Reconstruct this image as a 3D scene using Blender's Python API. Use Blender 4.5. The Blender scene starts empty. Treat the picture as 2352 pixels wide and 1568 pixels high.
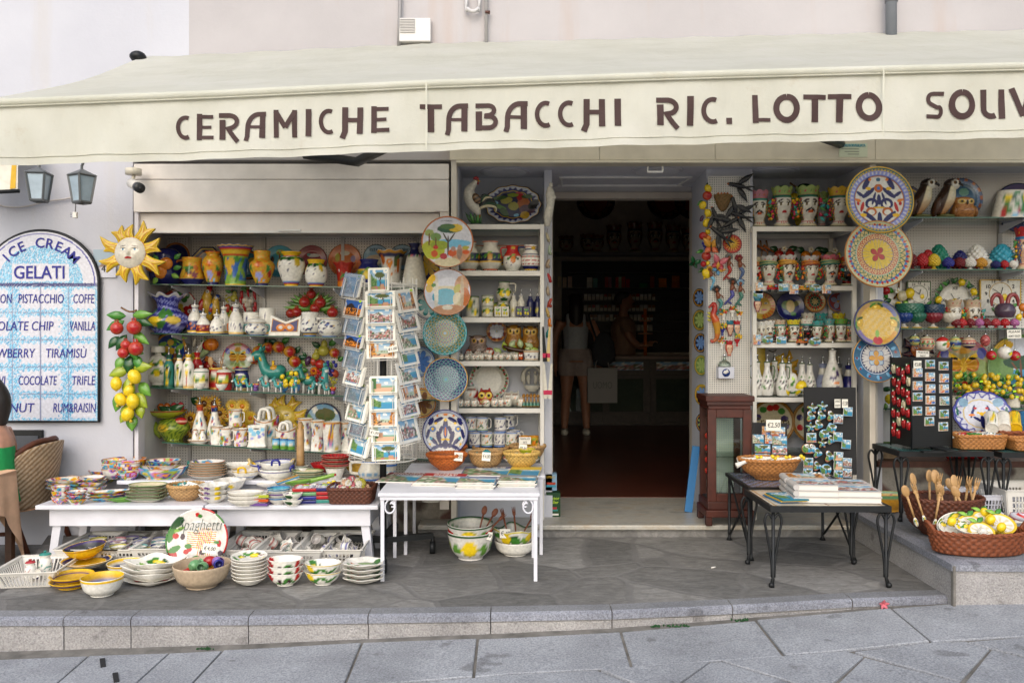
import bpy,math,random
import numpy as np
from math import sin,cos,pi,radians,sqrt
from mathutils import Euler,Vector
LS=np.linspace;AR=np.array;WH=np.where;TL=np.tile;CS=np.column_stack;SN=np.sin;CO=np.cos;AB=np.abs;CLP=np.clip;MX=np.maximum;EN=enumerate;RG=range
CUB=[(0,3,2,1),(4,5,6,7),(0,1,5,4),(1,2,6,5),(2,3,7,6),(3,0,4,7)]
def SV(x,v):x.default_value=v
class RD(random.Random):un=random.Random.uniform
W=1897.0;CX=1176.0;HY=770.0;CZ=1.256
SC=bpy.context.scene
COL=SC.collection
cam=bpy.data.cameras.new('camera');camo=bpy.data.objects.new('camera',cam);COL.objects.link(camo)
camo.location=(0,0,CZ);camo.rotation_euler=(pi/2,0,0)
cam.sensor_width=36.0;cam.lens=36.0*W/2352.0;cam.shift_y=(784-HY)/2352.0*-1.0
cam.clip_start=.05;cam.clip_end=500
SC.camera=camo
world=bpy.data.worlds.new('World');SC.world=world;world.use_nodes=True
wn=world.node_tree;bg=wn.nodes['Background']
sky=wn.nodes.new('ShaderNodeTexSky');sky.sky_type='NISHITA';sky.sun_disc=False
SUN_EL,SUN_ROT=37,190
sky.sun_elevation=radians(SUN_EL);sky.sun_rotation=radians(SUN_ROT);sky.air_density=1.2;sky.dust_density=2.5
wn.links.new(sky.outputs[0],bg.inputs[0]);SV(bg.inputs[1],.15)
sl=bpy.data.lights.new('sun','SUN');sl.energy=1.15;sl.angle=radians(80);sl.color=(1,.98,.95)
slo=bpy.data.objects.new('sun',sl);COL.objects.link(slo)
_a=radians(SUN_ROT);_e=radians(SUN_EL)
slo.rotation_euler=Vector((-sin(_a)*cos(_e),-cos(_a)*cos(_e),-sin(_e))).to_track_quat('-Z','Y').to_euler()
SC.view_settings.view_transform='Standard';SC.view_settings.look='None'
SC.view_settings.exposure=.55;SC.view_settings.gamma=1
SC.cycles.max_bounces=8;SC.cycles.diffuse_bounces=5;SC.cycles.transparent_max_bounces=12
def X_(u,Y):return(u-CX)/W*Y
def Z_(v,Y):return CZ-(v-HY)/W*Y
def P(u,v,Y):return(X_(u,Y),Y,Z_(v,Y))
def FY(v,z=0.):return W*(CZ-z)/(v-HY)
def H(s):
 v=AR([int(s[i:i+2],16)for i in(0,2,4)])/255.
 return WH(v<=.04045,v/12.92,((v+.055)/1.055)**2.4)
wh=H('e6e2d8');cm=H('dfd8c4');nv=H('1b1f5c');yl=H('e3b51e');lm=H('e8c820');gn=H('3f7a2f');dg=H('1f4a24')
rd=H('b51f1d');oj=H('d97a1e');te=H('2a8a86');bu=H('3a6fb8');SKY=H('7fb9dc');BLK=H('151515');BRN=H('6b3c1e')
PUR=H('6b4a8c');TER=H('a8602f');LIM=H('b6e31c');PNK=H('c86a7a');lgn=H('7ba640')
class MB:
 def __init__(s):s.v=[];s.f=[];s.c=[];s.n=0
 def add(s,v,f,c):
  v=np.asarray(v,float).reshape(-1,3);k=len(v);c=np.asarray(c,float)
  if c.ndim==1:c=TL(c,(k,1))
  s.v.append(v);s.c.append(c);n=s.n
  s.f.extend([tuple([i+n for i in q])for q in f]);s.n+=k;return s
 def mark(s):return len(s.v)
 def move(s,k,loc=(0,0,0),rot=(0,0,0),sc=1):
  R=AR(Euler(rot).to_matrix());sc=np.asarray(sc,float)
  for i in RG(k,len(s.v)):s.v[i]=(s.v[i]*sc)@R.T+np.asarray(loc,float)
  return s
 def bd(s,name,mat,pr_=None,loc=(0,0,0),rot=(0,0,0),sm=True,bevel=0):
  me=bpy.data.meshes.new(name);V=np.concatenate(s.v);C=np.concatenate(s.c)
  me.from_pydata(V.tolist(),[],s.f)
  at=me.color_attributes.new('Col','FLOAT_COLOR','POINT')
  at.data.foreach_set('color',np.hstack([C,np.ones((len(C),1))]).astype(np.float32).ravel())
  me.polygons.foreach_set('use_smooth',[sm]*len(me.polygons))
  me.materials.append(mat)
  o=bpy.data.objects.new(name,me);COL.objects.link(o);o.location=loc;o.rotation_euler=rot
  s.__init__()
  if pr_:o.parent=pr_
  if bevel:
   b=o.modifiers.new('bevel','BEVEL');b.width=bevel;b.segments=2;b.limit_method='ANGLE'
  return o
def tag(o,lb_=None,cat=None,gp_=None,kind=None):
 if lb_:o['label']=lb_
 if cat:o['category']=cat
 if gp_:o['group']=gp_
 if kind:o['kind']=kind
 return o
def th_g(name,lb_,cat,loc=(0,0,0),gp_=None,rot=(0,0,0)):
 o=bpy.data.objects.new(name,None);COL.objects.link(o);o.location=loc;o.rotation_euler=rot
 o.empty_display_size=.05
 return tag(o,lb_,cat,gp_)
def box(m,c,s,col,rot=None):
 x,y,z=[q/2 for q in s]
 v=AR([(-x,-y,-z),(x,-y,-z),(x,y,-z),(-x,y,-z),(-x,-y,z),(x,-y,z),(x,y,z),(-x,y,z)])
 if rot:v=v@AR(Euler(rot).to_matrix()).T
 return m.add(v+AR(c),CUB,col)
def bx(m,x0,x1,y0,y1,z0,z1,col):return box(m,((x0+x1)/2,(y0+y1)/2,(z0+z1)/2),(x1-x0,y1-y0,z1-z0),col)
def crom(p,sub):
 p=np.asarray(p,float);n=len(p);out=[]
 for i in RG(n-1):
  a,b,c,d=p[max(i-1,0)],p[i],p[i+1],p[min(i+2,n-1)]
  for k in RG(sub):
   t=k/sub;out.append(.5*((2*b)+(c-a)*t+(2*a-5*b+4*c-d)*t*t+(3*b-a-3*c+d)*t**3))
 out.append(p[-1]);return AR(out)
def tube(m,pts,r,col,n=6,sub=0,flat=1.0,cap=True):
 pts=np.asarray(pts,float)
 if sub:
  rr=np.asarray(r if np.ndim(r)else[r]*len(pts),float)
  q=crom(CS([pts,rr]),sub);pts=q[:,:3];r=MX(q[:,3],1e-4)
 k=len(pts);r=np.asarray(r if np.ndim(r)else[r]*k,float)
 T=np.gradient(pts,axis=0);T/=np.linalg.norm(T,axis=1)[:,None]+1e-9
 ref=AR([0,1.,0])if abs(T[:,1]).max()<.9 else AR([1.,0,0])if abs(T[:,0]).max()<.9 else AR([.3,.2,.93])
 A=np.cross(T,ref);A/=np.linalg.norm(A,axis=1)[:,None]+1e-9;B=np.cross(T,A)
 th=LS(0,2*pi,n,endpoint=False)
 v=pts[:,None]+r[:,None,None]*(CO(th)[None,:,None]*A[:,None]+flat*SN(th)[None,:,None]*B[:,None])
 f=[(i*n+j,i*n+(j+1)%n,(i+1)*n+(j+1)%n,(i+1)*n+j)for i in RG(k-1)for j in RG(n)]
 if cap:f+=[tuple(RG(n))[::-1],tuple(RG((k-1)*n,k*n))]
 c=col if np.ndim(col)==1 else np.repeat(np.asarray(col)[LS(0,len(col)-1,k).astype(int)],n,axis=0)
 return m.add(v,f,c)
def lathe(m,prof,R,Hh,col,in_=None,n=36,sub=3,sy=1.,wob=None,c=(0,0,0)):
 p=crom(prof,sub)if sub>1 else np.asarray(prof,float)
 p[:,0]=MX(p[:,0],0);k=len(p)
 th=LS(-pi,pi,n,endpoint=False)
 TH=TL(th,k);r=np.repeat(p[:,0],n);t=np.repeat(p[:,1],n)
 rw,zw=(1,0)if wob is None else wob(TH,t)
 v=CS([r*rw*R*SN(TH),-sy*r*rw*R*CO(TH),t*Hh+zw*Hh])+AR(c)
 C=col(TH,t)if callable(col)else TL(col,(len(TH),1))
 if in_ is not None:
  ip=int(np.argmax(p[:,1]));row=np.repeat(np.arange(k),n);mk=row>ip
  C=C.copy();C[mk]=(in_(TH,r,t)[mk]if callable(in_)else in_)
 f=[(i*n+j,i*n+(j+1)%n,(i+1)*n+(j+1)%n,(i+1)*n+j)for i in RG(k-1)for j in RG(n)]
 return m.add(v,f,C)
def disc(m,R,col,hf=None,nr=24,nt=96,rad=None,thick=.012,back=None,sx=1.,sz=1.):
 rr=LS(0,1,nr);k=nr+2;th=LS(-pi,pi,nt,endpoint=False)
 Rg=np.concatenate([np.repeat(rr,nt),np.repeat([.97,0.],nt)]);TH=TL(th,k)
 q=1. if rad is None else rad(TH)
 x=Rg*SN(TH)*q;z=Rg*CO(TH)*q
 y=np.zeros(len(x))if hf is None else-hf(Rg,TH)*R
 y[nr*nt:]=MX(y[nr*nt:],0)*0+thick
 C=col(x,z,Rg,TH)if callable(col)else TL(col,(len(x),1));C=C.copy()
 C[(nr)*nt:]=(cm if back is None else back)
 f=[(i*nt+j,i*nt+(j+1)%nt,(i+1)*nt+(j+1)%nt,(i+1)*nt+j)for i in RG(k-1)for j in RG(nt)]
 return m.add(CS([x*R*sx,y,z*R*sz]),f,C)
def blob(m,c,r,col,n=12,rot=None,noise=0,seed=0,pw=1.):
 r=np.asarray(r if np.ndim(r)else(r,r,r),float);k=n//2+2
 ph=LS(0,pi,k);th=LS(-pi,pi,n,endpoint=False)
 PH=np.repeat(ph,n);TH=TL(th,k);s=SN(PH)**pw
 v=CS([s*SN(TH),-s*CO(TH),CO(PH)])
 if noise:
  g=np.random.RandomState(seed);a=g.rand(6)*6
  v*=(1+noise*(SN(3*v[:,0]+a[0]+2*v[:,2])*SN(4*v[:,1]+a[1])+.6*SN(7*v[:,2]+a[2])*SN(6*v[:,0]+a[3])))[:,None]
 C=col(TH,1-PH/pi)if callable(col)else col
 v=v*r
 if rot:v=v@AR(Euler(rot).to_matrix()).T
 f=[(i*n+j,(i+1)*n+j,(i+1)*n+(j+1)%n,i*n+(j+1)%n)for i in RG(k-1)for j in RG(n)]
 return m.add(v+AR(c),f,C)
def leaf(m,c,ang,L,wd,col,tilt=0,th=.12,bend=.15):
 k=7;t=LS(0,1,k);w=SN(pi*t**.8)*wd/2+1e-4;u=AR([-1,-.5,0,.5,1.])
 x=(w[:,None]*u).ravel();z=np.repeat(t*L,5)
 y=(-(1-AB(u))[None,:]*w[:,None]*th*4*.5).ravel()-np.repeat(bend*L*SN(pi*t),5)*.5-np.repeat(t*L*sin(tilt),5)
 cc=TL(col,(len(x),1));cc[TL(np.arange(5)==2,k)]*=1.35
 a=cos(ang);b=sin(ang)
 X=x*a+z*b;Zz=-x*b+z*a
 v=CS([X,y,Zz]);v2=v.copy();v2[:,1]+=wd*.10
 f=[(i*5+j,i*5+j+1,(i+1)*5+j+1,(i+1)*5+j)for i in RG(k-1)for j in RG(4)]
 f2=[tuple(q+35 for q in g[::-1])for g in f]
 e=[(i*5,(i+1)*5,(i+1)*5+35,i*5+35)for i in RG(k-1)]+[((i+1)*5+4,i*5+4,i*5+39,(i+1)*5+39)for i in RG(k-1)]
 return m.add(np.vstack([v,v2])+AR(c),f+f2+e,np.vstack([cc,cc]))
def sheet(m,w,h,col,nx=16,nz=12,thick=.003,z0=0,curve=0):
 u,v=UV(nx,nz)
 C=col(u,v)if callable(col)else TL(col,(len(u),1))
 y=-curve*SN(pi*u)
 A=CS([(u-.5)*w,y,v*h+z0]);B=A.copy();B[:,1]+=thick;n=nx*nz
 f=[(i*nx+j,i*nx+j+1,(i+1)*nx+j+1,(i+1)*nx+j)for i in RG(nz-1)for j in RG(nx-1)]
 g=[tuple(q+n for q in k[::-1])for k in f]
 ed=list(RG(nx-1));e=[]
 for j in RG(nx-1):
  e.append((j,n+j,n+j+1,j+1));a=(nz-1)*nx+j;e.append((a,a+1,n+a+1,n+a))
 for i in RG(nz-1):
  a=i*nx;e.append((a,a+nx,n+a+nx,n+a));b=i*nx+nx-1;e.append((b,n+b,n+b+nx,b+nx))
 Cb=TL(H('e8e6e0')if callable(col)else col,(n,1))
 return m.add(np.vstack([A,B]),f+g+e,np.vstack([C,Cb]))
def prism(m,pts,y0,y1,col):
 n=len(pts);v=[(x,y0,z)for x,z in pts]+[(x,y1,z)for x,z in pts]
 f=[tuple(RG(n)),tuple(RG(n,2*n))[::-1]]+[(i,i+n,(i+1)%n+n,(i+1)%n)for i in RG(n)]
 return m.add(v,f,col)
def text(m,s,size,loc,col,depth=.0015,align='CENTER',shear=0,bold=0,rot=(0,0,0),width=None):
 cu=bpy.data.curves.new('t','FONT');cu.body=s;cu.size=size;cu.align_x=align;cu.align_y='CENTER'
 cu.shear=shear;cu.offset=bold;cu.extrude=depth;cu.resolution_u=3
 o=bpy.data.objects.new('t',cu);COL.objects.link(o)
 bpy.context.view_layer.update()
 me=o.evaluated_get(bpy.context.evaluated_depsgraph_get()).to_mesh()
 v=np.zeros(len(me.vertices)*3);me.vertices.foreach_get('co',v);v=v.reshape(-1,3)
 f=[tuple(p.vertices)for p in me.polygons]
 o.evaluated_get(bpy.context.evaluated_depsgraph_get()).to_mesh_clear()
 bpy.data.objects.remove(o);bpy.data.curves.remove(cu)
 if width and len(v):v[:,0]*=width/(np.ptp(v[:,0])+1e-9)
 v=CS([v[:,0],-v[:,2],v[:,1]])
 if any(rot):v=v@AR(Euler(rot).to_matrix()).T
 if len(v):m.add(v+AR(loc),f,col)
 return m
def GF(nx,nz):return[(i*nx+j,i*nx+j+1,(i+1)*nx+j+1,(i+1)*nx+j)for i in range(nz-1)for j in range(nx-1)]
def UV(nx,nz):u,v=np.meshgrid(np.linspace(0,1,nx),np.linspace(0,1,nz));return u.ravel(),v.ravel()
m=MB()
def gl(f):return lambda*a,**k:f(m,*a,**k)
def gs(n,mt,t,f,/,*a,**k):f(*a,**k);return m.bd(n,mt,t)
def gq(n,mt,t,f,/,*a,**k):f(*a,**k);return m.bd(n,mt,t,sm=0)
tu,la,bl_,lf,bq,bw,di_,sh_t,pm,tt_=map(gl,(tube,lathe,blob,leaf,box,bx,disc,sheet,prism,text))
def gz(n,t,f,/,*a,**k):return gs(n,GLZ,t,f,*a,**k)
MB.gz=lambda s,n,t:s.bd(n,GLZ,t)
MB.gq=lambda s,n,mt,t:s.bd(n,mt,t,sm=0)
def mat(name,col=None,rough=.5,metal=0.,attr=False,bump=None,var=None,spec=.5,trans=0.):
 M=bpy.data.materials.new(name);M.use_nodes=True;t=M.node_tree;b=t.nodes['Principled BSDF']
 SV(b.inputs['Roughness'],rough);SV(b.inputs['Metallic'],metal)
 SV(b.inputs['Specular IOR Level'],spec)
 tc=t.nodes.new('ShaderNodeTexCoord')
 if attr:
  a=t.nodes.new('ShaderNodeAttribute');a.attribute_name='Col';src=a.outputs['Color']
 else:
  r=t.nodes.new('ShaderNodeRGB');SV(r.outputs[0],(*col,1));src=r.outputs[0]
 if var:
  nz=t.nodes.new('ShaderNodeTexNoise');SV(nz.inputs['Scale'],var[0]);SV(nz.inputs['Detail'],6)
  t.links.new(tc.outputs['Object'],nz.inputs['Vector'])
  rp=t.nodes.new('ShaderNodeMapRange');SV(rp.inputs[1],.3);SV(rp.inputs[2],.7)
  SV(rp.inputs[3],1-var[1]);SV(rp.inputs[4],1+var[1]*.6)
  t.links.new(nz.outputs[0],rp.inputs[0])
  mx=t.nodes.new('ShaderNodeMix');mx.data_type='RGBA';mx.blend_type='MULTIPLY';SV(mx.inputs[0],1)
  t.links.new(src,mx.inputs[6]);t.links.new(rp.outputs[0],mx.inputs[7]);src=mx.outputs[2]
 t.links.new(src,b.inputs['Base Color'])
 if bump:
  n2=t.nodes.new('ShaderNodeTexNoise');SV(n2.inputs['Scale'],bump[0]);SV(n2.inputs['Detail'],5)
  t.links.new(tc.outputs['Object'],n2.inputs['Vector'])
  bp=t.nodes.new('ShaderNodeBump');SV(bp.inputs['Strength'],bump[1]);SV(bp.inputs['Distance'],bump[2]if len(bump)>2 else .01)
  t.links.new(n2.outputs[0],bp.inputs['Height']);t.links.new(bp.outputs[0],b.inputs['Normal'])
 return M
GLZ=mat('glazed_ceramic',rough=.2,attr=True,var=(60,.16),bump=(90,.12,.002))
MAT=mat('painted_matte',rough=.75,attr=True,var=(40,.14),bump=(120,.2,.002))
PAP=mat('printed_paper',rough=.55,attr=True,spec=.3)
STL=mat('painted_metal',rough=.42,attr=True,var=(9,.10),bump=(160,.05,.001))
IRN=mat('wrought_iron',H('1c1e20'),rough=.5,metal=.3,var=(30,.3),bump=(80,.3,.002))
CHR=mat('chrome',H('c9c9c9'),rough=.18,metal=1.)
WKR=mat('wicker',rough=.6,attr=True,var=(70,.3),bump=(150,.4,.003))
WOD=mat('wood',rough=.5,attr=True,var=(25,.3),bump=(60,.25,.003))
PLS=mat('white_plastic',rough=.4,attr=True,var=(12,.06))
CLT=mat('cloth',rough=.85,attr=True,var=(18,.12),bump=(300,.3,.002))
def links(M):return M.node_tree,M.node_tree.nodes,M.node_tree.links
def glassy(name,tint,gl=.10,rough=.02):
 M=bpy.data.materials.new(name);M.use_nodes=True;t,N,L=links(M);N.remove(N['Principled BSDF'])
 a=N.new('ShaderNodeBsdfTransparent');SV(a.inputs[0],(*tint,1))
 g=N.new('ShaderNodeBsdfGlossy');SV(g.inputs['Roughness'],rough)
 fr=N.new('ShaderNodeFresnel');SV(fr.inputs[0],1.45)
 ad=N.new('ShaderNodeMath');ad.operation='MULTIPLY_ADD';SV(ad.inputs[1],.8);SV(ad.inputs[2],gl*.3)
 mx=N.new('ShaderNodeMixShader');L.new(fr.outputs[0],ad.inputs[0]);L.new(ad.outputs[0],mx.inputs[0])
 L.new(a.outputs[0],mx.inputs[1]);L.new(g.outputs[0],mx.inputs[2]);L.new(mx.outputs[0],N['Material Output'].inputs[0])
 return M
GLS=glassy('clear_glass',(.86,.94,.90));PLF=glassy('plastic_film',(.97,.97,.98),.04,.10)
GED=mat('glass_edge',H('2f5a4c'),rough=.15)
def noise(N,L,vec,scale,det=6,rough=.6,dist=0):
 n=N.new('ShaderNodeTexNoise');SV(n.inputs['Scale'],scale);SV(n.inputs['Detail'],det)
 SV(n.inputs['Roughness'],rough);SV(n.inputs['Distortion'],dist)
 if vec:L.new(vec,n.inputs['Vector'])
 return n.outputs[0]
def ramp(N,L,fac,stops):
 r=N.new('ShaderNodeValToRGB');e=r.color_ramp.elements
 for i,(p,c)in EN(stops):
  q=e[i]if i<2 else e.new(p)
  q.position=p;q.color=(*c,1)
 if fac:L.new(fac,r.inputs[0])
 return r.outputs[0]
def mixc(N,L,fac,a,b,mode='MIX'):
 m=N.new('ShaderNodeMix');m.data_type='RGBA';m.blend_type=mode
 for s,k in((fac,0),(a,6),(b,7)):
  if hasattr(s,'links'):L.new(s,m.inputs[k])
  elif k==0:SV(m.inputs[0],s)
  else:SV(m.inputs[k],(*s,1))
 return m.outputs[2]
def math_(N,L,op,a,b=0.):
 m=N.new('ShaderNodeMath');m.operation=op
 for i,s in EN((a,b)):
  if hasattr(s,'links'):L.new(s,m.inputs[i])
  else:SV(m.inputs[i],s)
 return m.outputs[0]
def start(name,rough):
 M=bpy.data.materials.new(name);M.use_nodes=True;t,N,L=links(M);b=N['Principled BSDF'];SV(b.inputs['Roughness'],rough)
 tc=N.new('ShaderNodeTexCoord');return M,N,L,b,tc.outputs['Object']
def bumpto(N,L,b,h,st,d):
 k=N.new('ShaderNodeBump');SV(k.inputs['Strength'],st);SV(k.inputs['Distance'],d)
 L.new(h,k.inputs['Height']);L.new(k.outputs[0],b.inputs['Normal'])
def plaster(name,c1,c2,stain):
 M,N,L,b,o=start(name,.9)
 c=ramp(N,L,noise(N,L,o,.9,8,.62),[(.35,c1),(.68,c2)])
 mp=N.new('ShaderNodeMapping');SV(mp.inputs['Scale'],(2.2,1,.22));L.new(o,mp.inputs[0])
 s=ramp(N,L,noise(N,L,mp.outputs[0],1.6,7,.6),[(.56,(0,0,0)),(.75,(1,1,1))])
 s2=math_(N,L,'MULTIPLY',s,.55)
 L.new(mixc(N,L,s2,c,stain),b.inputs['Base Color'])
 bumpto(N,L,b,noise(N,L,o,35,8,.7),.25,.01);return M
PLW=plaster('white_plaster',H('bcbdc5'),H('c7c8cf'),H('bdb6ac'))
PLP=plaster('pink_plaster',H('aca8a9'),H('b9b5b6'),H('b09a8c'))
def flag():
 M,N,L,b,o=start('flagstone',.8)
 w=N.new('ShaderNodeMix');w.data_type='VECTOR';SV(w.inputs[0],.15)
 n=N.new('ShaderNodeTexNoise');SV(n.inputs['Scale'],2.4);SV(n.inputs['Detail'],5);L.new(o,n.inputs[0])
 L.new(o,w.inputs[4]);L.new(n.outputs[1],w.inputs[5])
 v=N.new('ShaderNodeTexVoronoi');v.feature='DISTANCE_TO_EDGE';SV(v.inputs['Scale'],2.7);L.new(w.outputs[1],v.inputs['Vector'])
 vc=N.new('ShaderNodeTexVoronoi');SV(vc.inputs['Scale'],2.7);L.new(w.outputs[1],vc.inputs['Vector'])
 edge=ramp(N,L,v.outputs['Distance'],[(.0,(0,0,0)),(.02,(.15,)*3),(.045,(1,1,1))])
 sep=N.new('ShaderNodeSeparateColor');L.new(vc.outputs['Color'],sep.inputs[0])
 st=ramp(N,L,sep.outputs[0],[(0,H('646361')),(.5,H('797774')),(1,H('8a8885'))])
 mp=N.new('ShaderNodeMapping');SV(mp.inputs['Scale'],(3,8,3));SV(mp.inputs['Rotation'],(0,0,.3));L.new(o,mp.inputs[0])
 fl=noise(N,L,mp.outputs[0],3.5,12,.75,1.2)
 st=mixc(N,L,1.,st,ramp(N,L,fl,[(.36,(.66,.65,.64)),(.5,(.95,.95,.95)),(.62,(1.25,1.25,1.24))]),'MULTIPLY')
 mo=ramp(N,L,noise(N,L,o,14,8,.7),[(.3,H('6b6967')),(.7,H('7a7876'))])
 c=mixc(N,L,edge,mo,st)
 c=mixc(N,L,1.,c,ramp(N,L,noise(N,L,o,1.3,6,.65),[(.3,(.72,.72,.72)),(.7,(1.15,1.15,1.15))]),'MULTIPLY')
 L.new(c,b.inputs['Base Color'])
 h=math_(N,L,'ADD',fl,math_(N,L,'MULTIPLY',edge,.5));bumpto(N,L,b,h,.6,.012);return M
FLG=flag()
def granite(name,dark,light,bumpd=.008):
 M,N,L,b,o=start(name,.78)
 f=noise(N,L,o,120,6,.75)
 c=ramp(N,L,f,[(.34,dark),(.66,light)])
 c=mixc(N,L,1.,c,ramp(N,L,noise(N,L,o,2.1,7,.65),[(.3,(.7,.7,.71)),(.72,(1.18,1.18,1.18))]),'MULTIPLY')
 spot=ramp(N,L,noise(N,L,o,7,3,.5),[(.30,(.55,.54,.53)),(.36,(1,1,1))])
 c=mixc(N,L,.8,c,spot,'MULTIPLY')
 L.new(c,b.inputs['Base Color']);bumpto(N,L,b,math_(N,L,'ADD',f,noise(N,L,o,45,8,.7)),.7,bumpd);return M
GRA=granite('street_granite',H('76797e'),H('bcbec3'));GRK=granite('kerb_granite',H('8d8987'),H('c6c2bf'),.014)
GRD=granite('kerb_edge',H('5b5d65'),H('a0a2ab'),.003);GRT=granite('kerb_top_stone',H('6a6b6e'),H('95969a'),.006)
MOR=mat('mortar',H('77736d'),rough=.95,var=(12,.4),bump=(60,.6,.01))
def marble():
 M,N,L,b,o=start('marble',.32)
 mp=N.new('ShaderNodeMapping');SV(mp.inputs['Scale'],(1,3,1));L.new(o,mp.inputs[0])
 c=ramp(N,L,noise(N,L,mp.outputs[0],2.6,9,.7,2.2),[(.33,H('8f8c84')),(.5,H('b4b1a8')),(.62,H('a79a86')),(.75,H('c5c2ba'))])
 L.new(c,b.inputs['Base Color']);return M
MRB=marble()
def pegm(name,base,hole,pitch,rad):
 M,N,L,b,o=start(name,.6);s=N.new('ShaderNodeSeparateXYZ');L.new(o,s.inputs[0])
 q=[]
 for k in(0,2):
  f=math_(N,L,'SUBTRACT',math_(N,L,'FRACT',math_(N,L,'MULTIPLY',s.outputs[k],1/pitch)),.5)
  q.append(math_(N,L,'MULTIPLY',f,f))
 d=math_(N,L,'LESS_THAN',math_(N,L,'ADD',q[0],q[1]),(rad/pitch)**2)
 c=ramp(N,L,noise(N,L,o,3,6),[(.3,base*.93),(.7,base)])
 L.new(mixc(N,L,d,c,hole),b.inputs['Base Color']);return M
PEG=pegm('pegboard',H('cfcac4'),H('3a3530'),.0185,.0033);PGB=pegm('black_pegboard',H('121212'),H('020202'),.014,.003)
def rubble():
 M,N,L,b,o=start('rubble_wall',.9)
 v=N.new('ShaderNodeTexVoronoi');SV(v.inputs['Scale'],5.5);SV(v.inputs['Randomness'],1)
 w=N.new('ShaderNodeMix');w.data_type='VECTOR';SV(w.inputs[0],.12)
 n=N.new('ShaderNodeTexNoise');SV(n.inputs['Scale'],5);L.new(o,n.inputs[0]);L.new(o,w.inputs[4]);L.new(n.outputs[1],w.inputs[5]);L.new(w.outputs[1],v.inputs['Vector'])
 m=ramp(N,L,v.outputs['Distance'],[(.40,(0,0,0)),(.5,(1,1,1))])
 sp=N.new('ShaderNodeSeparateColor');L.new(v.outputs['Color'],sp.inputs[0])
 st=ramp(N,L,sp.outputs[1],[(0,H('4a403c')),(.6,H('5d4c46')),(1,H('6b3f36'))])
 mo=ramp(N,L,noise(N,L,o,9,9,.7),[(.3,H('7a746a')),(.7,H('a39c90'))])
 L.new(mixc(N,L,m,st,mo),b.inputs['Base Color']);bumpto(N,L,b,noise(N,L,o,16,9,.7),.8,.02);return M
RUB=rubble()
def awn(name,tl):
 M,N,L,b,o=start(name,.85);SV(b.inputs['Base Color'],(*H('dfe2d2'),1))
 mp=N.new('ShaderNodeMapping');SV(mp.inputs['Scale'],(1.1,2,.6));L.new(o,mp.inputs[0])
 c=ramp(N,L,noise(N,L,mp.outputs[0],2.2,7,.62),[(.3,H('dbdacb')),(.55,H('e5e4d7')),(.8,H('eae8df'))])
 st=ramp(N,L,noise(N,L,o,5.5,6,.7),[(.62,(0,0,0)),(.8,(.5,)*3)])
 c=mixc(N,L,st,c,H('c3b295'))
 L.new(c,b.inputs['Base Color'])
 m2=N.new('ShaderNodeMapping');SV(m2.inputs['Scale'],(7,3,.9));SV(m2.inputs['Rotation'],(0,.35,0));L.new(o,m2.inputs[0])
 bumpto(N,L,b,math_(N,L,'ADD',noise(N,L,m2.outputs[0],.8,3,.5),math_(N,L,'MULTIPLY',noise(N,L,o,9,8,.7),.25)),.5,.05)
 tr=N.new('ShaderNodeBsdfTranslucent');L.new(c,tr.inputs[0]);mx=N.new('ShaderNodeMixShader');SV(mx.inputs[0],tl)
 L.new(b.outputs[0],mx.inputs[1]);L.new(tr.outputs[0],mx.inputs[2]);L.new(mx.outputs[0],N['Material Output'].inputs[0]);return M
AWN=awn('awning_fabric',.42);AWC=awn('awning_canopy_fabric',.5)
TIL=mat('red_floor_tile',H('5a2f24'),rough=.3,var=(3,.3))
def ip(pts,u):
 return float(np.interp(u,[p[0]for p in pts],[p[1]for p in pts]))
def street_pt(u,v):
 dx=(u-CX)/W;dz=-(v-HY)/W;s=(-.083-CZ)/(dz-.027*dx);X=dx*s
 return AR([X,s,-.083+.027*X])
KB=[(-300,1518),(0,1511),(205,1503),(390,1497),(572,1488),(845,1473),(1125,1463),(1176,1461),(1426,1448),(1736,1422),(1951,1403),(2191,1383),(2352,1372),(2560,1356)]
KT=[(-300,1420),(0,1419),(300,1418),(570,1417),(845,1413),(1127,1409),(1406,1404),(1683,1392),(1958,1377),(2186,1369)]
KJ=[-300,145,300,570,845,1127,1406,1683,1958,2188]
L1=[(-300,1660),(250,1618),(950,1568),(1176,1548),(1376,1538),(1631,1520),(1946,1496),(2136,1475),(2352,1463),(2560,1446)]
base=MB();base.add([(-40,-30,-.083-1.08-.007),(40,-30,-.083+1.08-.007),(40,6,-.083+1.08-.007),(-40,6,-.083-1.08-.007)],[(0,1,2,3)],wh)
tag(base.bd('street_bed',MOR),kind='structure')
st=MB()
JT=[(-300,-420),(205,60),(390,262),(512,408),(832,790),(1097,1088),(1426,1451),(1736,1801),(2046,2138),(2560,2560)]
polys=[]
for(a,a2),(b_,b2)in zip(JT[:-1],JT[1:]):
 us=[a]+[k[0]for k in KB if a<k[0]<b_]+[b_]
 lo=[b2]+[k[0]for k in L1[::-1]if a2<k[0]<b2]+[a2]
 polys.append([(u,ip(KB,u)+2)for u in us]+[(u,ip(L1,u)-2)for u in lo])
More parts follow.
